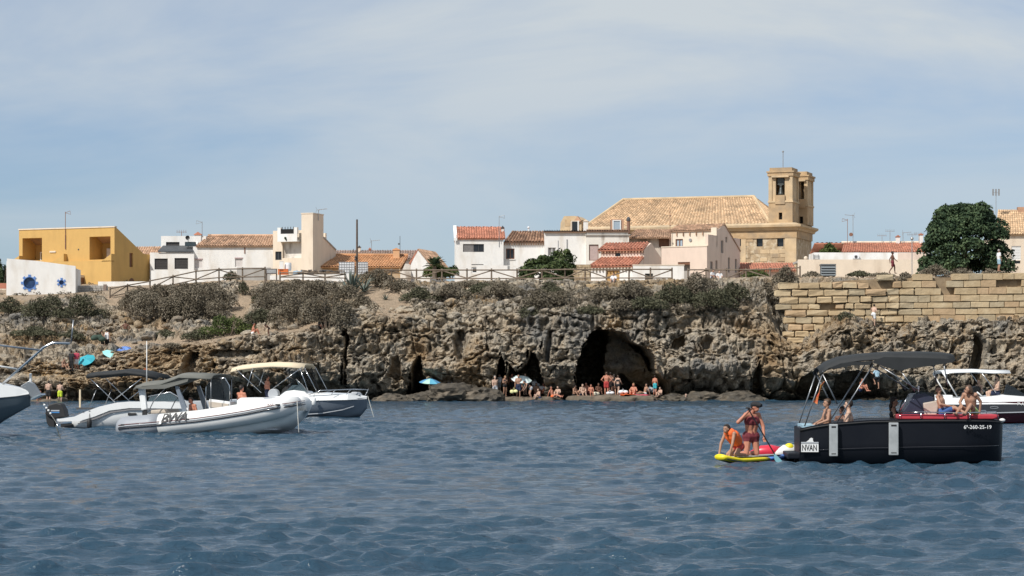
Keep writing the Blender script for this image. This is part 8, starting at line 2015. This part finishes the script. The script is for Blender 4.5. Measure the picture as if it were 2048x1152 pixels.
# ---------------------------------------------------------------- white sports boat with black outboard
def sports_boat():
    h = boat('white_sports_boat', 108, 92.0, -8, 2.3, 'white sports boat with a black outboard and black folded canopy')
    X, Z = h.fs, h.fz
    st = [(X(140), .95, Z(140, 836), .05, -.25, .9), (X(165), 1.05, Z(165, 829), .05, -.28, .9), (X(200), 1.12, Z(200, 818), .08, -.3, .9), (X(240), 1.15, Z(240, 808), .12, -.3, .88), (X(300), 1.15, Z(300, 805), .18, -.28, .85), (X(360), 1.05, Z(360, 804), .28, -.2, .78), (X(420), .75, Z(420, 802), .4, -.05, .65), (X(460), .35, Z(460, 800), .55, .2, .5), (X(478), .06, Z(478, 798), .7, .6, .4)]
    hull(h, st, B_WHITE); deck(h, st, B_WHITE, .03, -.02)
    m = MB(); m.box(X(110), X(145), .25, 2.05, Z(125, 843), Z(125, 838)); h.part('swim_platform', m, B_WHITE, bevel=.02)
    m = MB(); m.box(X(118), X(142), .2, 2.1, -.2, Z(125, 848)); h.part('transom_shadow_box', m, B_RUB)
    # sweeping upper deck moulding and side stripe
    up = [(118, 838), (150, 833), (170, 824), (200, 813), (235, 805), (260, 803), (330, 803), (372, 808)]; lo = [(372, 817), (330, 817), (260, 816), (220, 821), (190, 833), (160, 842), (118, 843)]
    m = MB(); m.prism([(X(a), Z(a, b)) for a, b in up+lo], 'y', -.06, -.03); h.part('side_moulding', m, B_WHITE)
    m = MB(); m.prism([(X(a), Z(a, b)) for a, b in ((160, 843), (190, 834.5), (220, 822.5), (260, 817.5), (330, 818.2), (330, 820), (260, 820.5), (222, 826), (192, 838), (160, 846))], 'y', -.03, -.012); h.part('side_stripe', m, pmat('grey_stripe', (0.22, 0.215, 0.215), None, rough=0.3))
    m = MB(); m.box(X(256), X(272), -.02, .03, Z(264, 831), Z(264, 826)); h.part('hull_window', m, B_RUB)
    for x, y in ((168, 824), (180, 822), (199, 838), (158, 847)): m = MB(); m.box(X(x)-.03, X(x)+.03, -.075, -.01, Z(x, y)-.015, Z(x, y)+.015); h.part('fitting', m, METAL_D)
    # black outboard
    t = .85; m = MB(); ss = lambda x: h.fs(x, t); zz = lambda x, y: h.fz(x, y, t)
    m.prism([(ss(90), zz(90, 818)), (ss(98), zz(98, 809)), (ss(112), zz(112, 805)), (ss(122), zz(122, 808)), (ss(128), zz(128, 820)), (ss(131), zz(131, 834)), (ss(108), zz(108, 838)), (ss(92), zz(92, 830))], 'y', t, t+.5); en = h.part('outboard_motor', m, B_RUB, bevel=.05)
    m = MB(); m.prism([(ss(88), zz(88, 824)), (ss(106), zz(106, 838)), (ss(108), zz(108, 860)), (ss(100), zz(100, 860)), (ss(91), zz(91, 846))], 'y', t+.12, t+.38); m.build('leg', B_RUB, en, bevel=.03)
    m = MB(); m.box(ss(101), ss(119), t-.012, t-.004, zz(110, 826), zz(110, 823.6)); m.build('decal', B_TEALB, en); m = MB(); m.box(ss(102), ss(119), t-.012, t-.004, zz(110, 822.5), zz(110, 820)); m.build('decal', pmat('silver_decal', (0.4, 0.42, 0.45), None, rough=0.4), en)
    # windscreen, bimini roll, struts, fender, flag post
    t = .5; m = MB(); m.prism([(ss(296), zz(296, 802)), (ss(368), zz(368, 803)), (ss(340), zz(340, 786)), (ss(318), zz(318, 788)), (ss(300), zz(300, 793))], 'y', t, t+.02); h.part('windscreen', m, B_CLEAR)
    rod(h, [(ss(296), t, zz(296, 793)), (ss(340), t, zz(340, 784)), (ss(372), t, zz(372, 802))], .02, B_STEEL, 'screen_frame')
    pr = [(ss(178), zz(178, 753)), (ss(200), zz(200, 750)), (ss(230), zz(230, 748)), (ss(255), zz(255, 745)), (ss(290), zz(290, 749)), (ss(318), zz(318, 756))]
    canopy(h, 'canopy', pr, .15, 2.1, B_CANV, .10, .12, .03)
    for tt in (.15, 2.1):
        rod(h, [(ss(186), tt, zz(186, 757)), (ss(235), tt, zz(235, 804))], .017, B_STEEL, 'strut'); rod(h, [(ss(233), tt, zz(233, 800)), (ss(288), tt, zz(288, 757))], .017, B_STEEL, 'strut'); rod(h, [(ss(183), tt, zz(183, 815)), (ss(198), tt, zz(198, 780))], .015, B_ALU, 'strut')
    m = MB(); m.box(ss(156.5), ss(159.5), .6, .66, zz(158, 817), zz(158, 779)); h.part('flag_post', m, B_CREAM)
    m = MB(); m.box(ss(154), ss(184), .4, .7, zz(165, 819), zz(165, 815)); h.part('stern_rail_step', m, METAL_D)
    m = MB(); x, z0 = X(180.5), Z(180, 857); m.tube([(x, -.12, z0), (x, -.12, z0+.06), (x, -.12, z0+.28), (x, -.12, z0+.36), (x, -.12, z0+.42)], [.04, .10, .10, .06, .02], 12); f = h.part('fender', m, B_RUB, smooth=True); rod(h, [(x, -.12, z0+.42), (x, -.05, Z(180, 826))], .01, B_RUB, 'fender_line', 5)
    rod(h, [(h.fs(118, .2), .2, h.fz(118, 845, .2)), (h.fs(106, .2), .2, h.fz(106, 866, .2))], .02, B_STEEL, 'boarding_ladder')
    # beaded line from the stern to the foreground
    a = h.root.location + Vector(h.u*X(90)) + Vector((0, 0, Z(90, 812)))
    t2 = empty('anchor_rope', (0, 0, 0)); tag(t2, 'dark anchor rope running from the sports boat down into the foreground water', 'rope'); e = P(192, 976, 45.9); b = P(112, 852, 86); pts = [b.lerp(e, u) + Vector((0, 0, -.35*math.sin(math.pi*u))) for u in [i/12 for i in range(13)]]
    m = MB(); m.tube(pts, .026, 6); m.build('rope', pmat('dark_rope', (0.05, 0.06, 0.055), None, rough=0.9), t2)
    t3 = empty('float_line', P(90, 812, 88)); tag(t3, 'short line of white floats hanging beside the black outboard', 'float line'); o0 = P(90, 812, 88); m = MB(); m.tube([P(x, y, 88)-o0 for x, y in ((86, 806), (92, 815), (100, 827), (108, 838), (114, 848))], .012, 5); m.build('line', B_ROPE, t3)
    for x, y in ((89, 810), (93, 816), (97, 821), (101, 827)): m = MB(); m.sphere(P(x, y, 88)-o0, .045, 8, 6); m.build('float', FRAME_W, t3, smooth=True)
sports_boat()

# ---------------------------------------------------------------- grey hulled boat with cream bimini
def grey_boat():
    h = boat('grey_hull_boat', 455, 113.0, -10, 2.5, 'grey-hulled white boat with a cream bimini, bow pointing right')
    X, Z = h.fs, h.fz
    st = [(X(455), 1.1, Z(455, 806), .1, -.25, .9), (X(520), 1.2, Z(520, 803), .1, -.28, .9), (X(580), 1.22, Z(580, 800), .15, -.28, .88), (X(640), 1.05, Z(640, 799), .25, -.25, .8), (X(680), .75, Z(680, 798), .35, -.2, .66), (X(708), .4, Z(708, 797), .55, .05, .5), (X(722), .08, Z(722, 796), .75, .45, .35)]
    hull(h, st, B_GREY)
    top = [(455, 803), (520, 797), (575, 790), (600, 788), (640, 787), (690, 789), (722, 795)]; bot = [(722, 798.5), (690, 800), (640, 801.5), (600, 803), (520, 806), (455, 809)]
    m = MB(); m.loft([[(X(x), h.cl-q[1]-.02, Z(x, yb)), (X(x), h.cl-q[1]*.86, Z(x, yt)), (X(x), h.cl, Z(x, yt)+.05), (X(x), h.cl+q[1]*.86, Z(x, yt)), (X(x), h.cl+q[1]+.02, Z(x, yb))] for (x, yt), yb, q in zip(top, (809, 806, 804, 802.5, 801, 800, 798.5), [st[0], st[1], st[2], st[2], st[3], st[4], st[6]])], cap=True); h.part('topsides', m, B_WHITE)
    m = MB(); m.loft([[(X(x), h.cl-b-.012, Z(x, y)), (X(x), h.cl-b-.012, Z(x, y)-.04)] for x, y, b in ((590, 829, 1.2), (640, 826, 1.0), (680, 819, .72), (700, 812, .46))], cap=False); h.part('hull_line', m, B_LGREY, fix=False, solid=.02)
    t = .7; ss = lambda x: h.fs(x, t); zz = lambda x, y: h.fz(x, y, t)
    m = MB(); m.prism([(ss(558), zz(558, 803)), (ss(620), zz(620, 793)), (ss(612), zz(612, 783)), (ss(590), zz(590, 780)), (ss(572), zz(572, 782)), (ss(562), zz(562, 790))], 'y', .5, 2.0); h.part('console', m, B_WHITE, bevel=.06)
    m = MB(); m.prism([(ss(574), zz(574, 781)), (ss(616), zz(616, 784)), (ss(606), zz(606, 770)), (ss(593), zz(593, 758)), (ss(598), zz(598, 770)), (ss(586, ), zz(586, 770))], 'y', .6, .63); h.part('windscreen', m, B_CLEAR)
    rod(h, [(ss(593), .6, zz(593, 758)), (ss(606), .6, zz(606, 770)), (ss(617), .6, zz(617, 784))], .025, B_ALU, 'screen_frame')
    m = MB(); m.tube([(ss(548), .5, zz(548, 788)), (ss(548), .9, zz(548, 788))], .26, 16); h.part('seat_back', m, B_LGREY, bevel=.03)
    m = MB(); m.prism([(ss(555), zz(555, 797)), (ss(575), zz(575, 795)), (ss(572), zz(572, 770)), (ss(562), zz(562, 778))], 'y', 1.0, 1.6); h.part('helm_seat', m, B_RUB)
    pr = [(ss(467), zz(467, 738)), (ss(485), zz(485, 733)), (ss(520), zz(520, 729)), (ss(550), zz(550, 727)), (ss(580), zz(580, 728)), (ss(613), zz(613, 731))]
    canopy(h, 'canopy', pr, .2, 2.3, B_CREAM, .06, .05, .16)
    for tt in (.2, 2.3):
        for p, q in (((551, 777), (610, 734)), ((622, 783), (605, 736)), ((638, 781), (614, 735)), ((528, 785), (478, 738)), ((500, 772), (512, 735))): rod(h, [(ss(p[0]), tt, zz(*p)), (ss(q[0]), tt, zz(*q))], .018, B_STEEL, 'strut')
    m = MB(); m.prism([(ss(562), zz(562, 770)), (ss(610), zz(610, 735)), (ss(625), zz(625, 781)), (ss(608), zz(608, 770)), (ss(590), zz(590, 757))], 'y', 2.0, 2.02); h.part('mesh_screen', m, pmat('dark_mesh', (0.03, 0.028, 0.025), None, rough=0.9, alpha=0.75))
    rl = [(X(615), .15, Z(615, 790)), (X(640), .12, Z(640, 781)), (X(690), .5, Z(690, 779)), (X(724), 1.2, Z(724, 780)), (X(717), 1.2, Z(717, 794))]; rod(h, rl, .02, B_STEEL, 'bow_rail'); rod(h, [(q[0], 2.5-q[1], q[2]) for q in rl], .02, B_STEEL, 'bow_rail')
    for x in (660, 690): rod(h, [(X(x), .25, Z(x, 789)), (X(x)+.2, .3, Z(x, 780))], .014, B_STEEL, 'stanchion')
    m = MB(); m.prism([(X(690), Z(690, 789)), (X(711), Z(711, 791)), (X(706), Z(706, 785)), (X(695), Z(695, 784))], 'y', .9, 1.5); h.part('anchor_locker', m, B_LGREY, bevel=.03)
    m = MB(); x, z0 = X(629), Z(629, 811); m.tube([(x, -.12, z0), (x, -.12, z0+.05), (x, -.12, z0+.34), (x, -.12, z0+.40)], [.06, .11, .11, .05], 12); h.part('fender', m, FRAME_W, smooth=True)
    rod(h, [(x, -.12, z0+.4), (x, -.05, Z(629, 788))], .012, B_RUB, 'fender_line', 5)
    rod(h, [(X(724), 1.2, Z(724, 793)), (X(736), .6, Z(736, 815)), (X(748), 0, h.fz(748, 834, 0)-.05)], .016, B_ROPE, 'anchor_line', 6)
    def pp(x, y, t): return h.root.location + Vector((h.u*h.fs(x, t) + h.n*t)) + Vector((0, 0, h.fz(x, y, t)))
    person(pp(535, 751, 1.4) - Vector((0, 0, 1.72)), R(120), 'stand', SK_R, H_DARK, (('shorts', C_NAVY),), 'sunburnt person standing under the cream bimini', 1.0)
grey_boat()

# ---------------------------------------------------------------- bow at the left picture edge
def left_bow():
    h = boat('grey_motor_yacht', -330, 80.0, -6, 3.0, 'bow of a grey and white boat with an anchor entering at the left edge')
    X, Z = h.fs, h.fz
    st = [(X(-330), 1.5, Z(-330, 792), .2, -.3, .9), (X(-190), 1.4, Z(-190, 794), .25, -.3, .85), (X(-110), 1.1, Z(-110, 795), .35, -.2, .7), (X(-60), .85, Z(-60, 796), .5, .02, .6), (X(-20), .55, Z(-20, 795), .75, .55, .55), (X(10), .3, Z(10, 792), .95, .85, .5), (X(34), .05, Z(34, 788), 1.12, 1.08, .5)]
    hull(h, st, gel('slate_hull', (0.085, 0.11, 0.13)))
    m = MB(); m.loft([[(X(x), h.cl-b-.02, Z(x, yb)), (X(x), h.cl-b*.8, Z(x, yt)), (X(x), h.cl, Z(x, yt)+.04), (X(x), h.cl+b*.8, Z(x, yt)), (X(x), h.cl+b+.02, Z(x, yb))] for x, yt, yb, b in ((-330, 750, 794, 1.5), (-190, 758, 796, 1.4), (-110, 762, 797, 1.1), (-60, 765, 797, .85), (-20, 769, 796, .55), (10, 776, 793, .3), (32, 784, 789, .08))], cap=True); h.part('foredeck', m, B_WHITE)
    c = h.cl; ss = lambda x: h.fs(x, c); zz = lambda x, y: h.fz(x, y, c)
    m = MB(); m.prism([(ss(42), zz(42, 772)), (ss(58), zz(58, 762)), (ss(68), zz(68, 766)), (ss(82), zz(82, 787)), (ss(66), zz(66, 797))], 'y', c-.08, c+.08); an = h.part('anchor', m, B_ALU, bevel=.02)
    m = MB(); m.prism([(ss(66), zz(66, 796)), (ss(86), zz(86, 787)), (ss(87), zz(87, 789.5)), (ss(66), zz(66, 799.5))], 'y', c-.25, c+.25); m.build('fluke', B_STEEL, an)
    rod(h, [(ss(10), c-.3, zz(10, 768)), (ss(60), c-.3, zz(60, 724)), (ss(92), c-.3, zz(92, 695)), (ss(110), c-.3, zz(110, 686)), (ss(145), c-.3, zz(145, 687))], .045, B_STEEL, 'bow_rail'); rod(h, [(ss(147), c-.3, zz(147, 687)), (ss(152), c-.3, zz(152, 640))], .025, B_ALU, 'flag_staff')
    rod(h, [(ss(-80), c-.6, zz(-80, 684)), (ss(0), c-.5, zz(0, 690)), (ss(90), c-.3, zz(90, 701))], .035, B_GREY, 'upper_rail'); rod(h, [(ss(-80), c-.6, zz(-80, 724)), (ss(0), c-.5, zz(0, 731)), (ss(40), c-.3, zz(40, 738))], .03, FRAME_W, 'middle_rail')
    m = MB(); m.tube([(ss(61), c, zz(61, 764)), (ss(61), c, zz(61, 750))], [.05, .04], 8); m.sphere((ss(61), c, zz(61, 749)), .05, 8, 6); h.part('bow_light', m, FRAME_W)
left_bow()

# ---------------------------------------------------------------- wine red boat at the right picture edge
def wine_boat():
    h = boat('wine_red_boat', 1872, 99.5, 2, 2.5, 'white and wine-red motorboat with a white bimini at the right edge')
    X, Z = h.fs, h.fz
    st = [(X(1872), 1.1, Z(1872, 808), .1, -.25, .9), (X(1940), 1.2, Z(1940, 805), .1, -.28, .9), (X(2048), 1.22, Z(2048, 803), .12, -.28, .88), (X(2130), 1.0, Z(2130, 800), .25, -.25, .78), (X(2190), .45, Z(2190, 797), .5, .1, .5), (X(2210), .06, Z(2210, 795), .8, .6, .4)]
    hull(h, st, B_WINE)
    m = MB(); m.prism([(X(1872), Z(1872, 827)), (X(2110), Z(2110, 821)), (X(2110), Z(2110, 808)), (X(1872), Z(1872, 809))], 'y', -.03, -.012); h.part('black_band', m, B_STRIPE)
    m = MB(); m.prism([(X(1872), Z(1872, 829.5)), (X(2110), Z(2110, 823.5)), (X(2110), Z(2110, 821.5)), (X(1872), Z(1872, 827.5))], 'y', -.035, -.01); h.part('rub_strip', m, B_LGREY)
    m = MB(); m.loft([[(X(x), h.cl-b-.03, Z(x, 809)), (X(x), h.cl-b*.85, Z(x, yt)), (X(x), h.cl, Z(x, yt)+.05), (X(x), h.cl+b*.85, Z(x, yt)), (X(x), h.cl+b+.03, Z(x, 809))] for x, yt, b in ((1872, 797, 1.1), (1930, 796, 1.2), (1975, 794, 1.22), (2010, 790, 1.22), (2048, 793, 1.2), (2130, 796, 1.0), (2190, 800, .45))], cap=True); h.part('topsides', m, B_WHITE)
    text_mesh('registration', '7ª-AR 3', .17, FRAME_W, h.root, Matrix.Translation((X(2046), -.045, Z(2040, 806.5+1.5))) @ Matrix.Rotation(R(90), 4, 'X'), .004)
    m = MB(); n = 20; cx, cz = X(1988), Z(1988, 807+7)-.02; m.tube([(cx+.18*math.cos(2*math.pi*i/n), -.035, cz+.045*math.sin(2*math.pi*i/n)) for i in range(n+1)], .008, 5, cap=False); h.part('oval_badge', m, B_LGREY)
    t = .4; ss = lambda x: h.fs(x, t); zz = lambda x, y: h.fz(x, y, t)
    canopy(h, 'canopy', [(ss(1884), zz(1884, 744)), (ss(1905), zz(1905, 741)), (ss(1950), zz(1950, 740)), (ss(1985), zz(1985, 742)), (ss(2020), zz(2020, 742))], .25, 2.3, B_WHITE, .04, .03, .1)
    for tt in (.25, 2.3): rod(h, [(ss(1886), tt, zz(1886, 748)), (ss(1914), tt, zz(1914, 795))], .03, FRAME_W, 'strut'); rod(h, [(ss(1962), tt, zz(1962, 746)), (ss(1990), tt, zz(1990, 785))], .018, B_STEEL, 'strut')
    m = MB(); m.prism([(ss(2008), zz(2008, 793)), (ss(2060), zz(2060, 795)), (ss(2030), zz(2030, 775)), (ss(2014), zz(2014, 768))], 'y', .5, .53); h.part('windscreen', m, B_SMOKE)
    m = MB(); m.prism([(ss(1935), zz(1935, 795)), (ss(1972), zz(1972, 795)), (ss(1968), zz(1968, 772)), (ss(1945), zz(1945, 778))], 'y', 1.2, 2.0); h.part('helm_seat', m, B_RUB, bevel=.04)
    rod(h, [(ss(1955), .5, zz(1955, 784)), (ss(1965), .5, zz(1965, 792))], .03, FRAME_W, 'grab_handle')
    m = MB(); m.box(ss(1876), ss(1908), .6, 1.6, zz(1890, 797), zz(1890, 790)); h.part('stern_cushion', m, B_WHITE, bevel=.04)
    def pp(x, y, t): return h.root.location + Vector((h.u*h.fs(x, t) + h.n*t)) + Vector((0, 0, h.fz(x, y, t)))
    person(pp(1994, 749, .7) - Vector((0, 0, 1.24)), R(-80), 'sitseat', SK_L, H_DARK, (('shorts', C_NAVY),), 'bearded person at the helm of the wine-red boat', 1.0, beard=H_DARK)
    person(pp(1958, 757, 1.5) - Vector((0, 0, 1.18)), R(-60), 'sitseat', SK_L, H_FAIR, (('top', C_BLACK), ('shorts', C_BLACK)), 'person with arms raised behind the helmsman of the wine-red boat', .95, female=True)
wine_boat()

# ---------------------------------------------------------------- paddle board with two people
def paddle_board():
    D0 = 56.6; h = House('paddle_board', 1440, D0, 55, 'yellow and blue inflatable paddle board carrying two people', 'paddle board', z0=0.0)
    L = 3.3; c = .0
    def prof(u): return .38*max(0.0, math.sin(math.pi*min(1, max(0, u*.94+.04))))**.42
    def zz(u): return .10 + .16*max(0, .22-u)**1.5*6
    def section(u, off=0.0):
        b = prof(u)-off; z = zz(u); s = u*L; n = 12; return [(s, b*math.cos(2*math.pi*k/n), z + (.075-off*.2)*math.sin(2*math.pi*k/n)) for k in range(n)]
    B_YEL = pmat('board_yellow', (0.78, 0.66, 0.02), None, rough=0.45); B_BLU = pmat('board_blue', (0.09, 0.22, 0.62), (0.12, 0.27, 0.66), 3.0, 0.45); B_SLATE = pmat('board_underside', (0.10, 0.12, 0.14), None, rough=0.5)
    m = MB(); m.loft([section(u) for u in (0.0, .02, .06, .12, .2, .3, .42, .5, .58)], close_u=True); h.part('front_half', m, B_YEL, smooth=True, fix=True)
    m = MB(); m.loft([section(u) for u in (.58, .66, .74, .82, .9, .96, 1.0)], close_u=True); h.part('rear_half', m, B_BLU, smooth=True)
    m = MB(); m.loft([[(u*L, -prof(u)*.72, zz(u)+.078), (u*L, 0, zz(u)+.081), (u*L, prof(u)*.72, zz(u)+.078)] for u in (.16, .3, .45, .6, .75, .85)], cap=False); h.part('deck_pad', m, pmat('pale_deck_pad', (0.52, 0.50, 0.46), (0.45, 0.42, 0.38), 4.0, 0.8), fix=False, solid=.008)
    m = MB(); m.loft([[(u*L, -prof(u)*.95, zz(u)-.03), (u*L, 0, zz(u)-.085), (u*L, prof(u)*.95, zz(u)-.03)] for u in (.02, .06, .12, .18)], cap=False); h.part('nose_underside', m, B_SLATE, fix=False, solid=.01)
    def pp(u, t, z=0.0): return h.root.location + Vector(h.u*u*L + h.n*t) + Vector((0, 0, zz(u)+.08+z))
    # kneeling woman, paddle across
    q = base_pose()
    for k in ('pel', 'belly', 'chest', 'neck', 'head', 'shL', 'shR', 'hiL', 'hiR'): q[k] = q[k] - V3(0, 0, .44)
    q['knL'] = V3(.13, -.06, .07); q['knR'] = V3(-.15, -.08, .07); q['anL'] = V3(.11, .36, .05); q['anR'] = V3(-.13, .34, .05); q['toL'] = V3(.11, .50, .03); q['toR'] = V3(-.13, .48, .03)
    lean(q, .16, ('belly', 'chest', 'neck', 'head', 'shL', 'shR'))
    q['elR'] = V3(-.40, -.16, .80); q['wrR'] = V3(-.20, -.24, 1.03); q['elL'] = V3(.26, -.12, .70); q['wrL'] = V3(.24, -.22, .46); q['head'] += V3(.04, -.05, -.01)
    root, _ = person(pp(.47, 0.0), R(18), q, SK_R, H_DARK, (('top', C_MAROON), ('trunks', C_MAROON)), 'kneeling person in a maroon bikini and dark cap paddling the board', 1.06, female=True, near=True, cap=C_BLACK, head_yaw=R(30), build=1.12)
    # paddle, from the upper hand through the lower one down into the water
    M = Matrix.Translation(root.location) @ Matrix.Rotation(R(18), 4, 'Z') @ Matrix.Diagonal((1.06, 1.06, 1.06, 1))
    up, lo = M @ (q['wrR'] + V3(.02, -.05, .06)), M @ (q['wrL'] + V3(.0, -.06, -.03)); d = (lo-up).normalized(); end = up + d*((up.z+.02)/(-d.z)); t = empty('paddle', up); tag(t, 'black paddle with a pale blue blade held by the kneeling person', 'paddle')
    m = MB(); m.tube([V3(0, 0, 0)-d*.06, end-up-d*.3], .017, 8); m.build('shaft', B_RUB, t); m = MB(); m.tube([V3(-.05, 0, .0)-d*.06, V3(.05, 0, .0)-d*.06], .018, 8); m.build('grip', B_RUB, t)
    e = end-up; sd = V3(1, .2, 0).normalized(); m = MB(); m.add([e-d*.3-sd*.02, e-d*.3+sd*.02, e-d*.12+sd*.085, e+d*.12+sd*.07, e+d*.14-sd*.07, e-d*.12-sd*.085], [(0, 1, 2, 3, 4, 5)]); m.build('blade', pmat('pale_blue_blade', (0.30, 0.62, 0.70), None, rough=0.4), t, fix=False, solid=.014)
    # child on all fours in an orange life jacket
    q = base_pose(); q['pel'] = V3(0, .2, .30); q['hiL'] = V3(.085, .2, .28); q['hiR'] = V3(-.085, .2, .28); q['belly'] = V3(0, .1, .43); q['chest'] = V3(0, -.05, .58); q['neck'] = V3(0, -.17, .69); q['head'] = V3(0, -.28, .76); q['shL'] = V3(.17, -.14, .64); q['shR'] = V3(-.17, -.14, .64)
    q['elL'] = V3(.22, -.26, .36); q['wrL'] = V3(.19, -.34, .08); q['elR'] = V3(-.22, -.26, .36); q['wrR'] = V3(-.19, -.36, .08); q['knL'] = V3(.14, -.06, .06); q['knR'] = V3(-.14, -.08, .06); q['anL'] = V3(.11, .34, .05); q['anR'] = V3(-.11, .32, .05); q['toL'] = V3(.11, .46, .03); q['toR'] = V3(-.11, .44, .03)
    person(pp(.19, -.02), R(-50), q, SK_M, H_DARK, (('jacket', C_ORANGE), ('trunks', C_RED)), 'small person crouching in an orange life jacket on the board', .90, near=True, hair_len=.10)
    # inflatable toy towed behind
    t = empty('pool_float', P(1556, 913, 60.5)); tag(t, 'red, white and yellow inflatable float behind the paddle board', 'float')
    m = MB(); m.tube([V3(-.75, 0, .08), V3(-.45, .0, .12), V3(-.2, 0, .12), V3(.05, 0, .1)], [.05, .17, .19, .16], 12); m.build('body', pmat('float_red', (0.62, 0.03, 0.06), None, rough=0.35), t, smooth=True)
    m = MB(); m.tube([V3(-.1, -.12, .06), V3(.15, -.1, .14), V3(.38, -.05, .14), V3(.52, 0, .06)], [.07, .17, .18, .08], 12); m.build('white_end', pmat('float_white', (0.75, 0.74, 0.70), None, rough=0.35), t, smooth=True)
    m = MB(); m.sphere((.28, -.12, .24), .13, 12, 8, (1, .8, .9)); m.build('yellow_patch', B_YEL, t, smooth=True)
    m = MB(); m.tube([V3(.15, -.25, .0), V3(.42, -.22, .02)], [.07, .06], 10); m.build('red_fin', pmat('float_red', (0.62, 0.03, 0.06), None, rough=0.35), t, smooth=True)
    m = MB(); m.tube([V3(-.62, -.1, .2), V3(-.6, -.08, .5)], [.06, .05], 8); m.build('white_bottle', FRAME_W, t, smooth=True)
paddle_board()
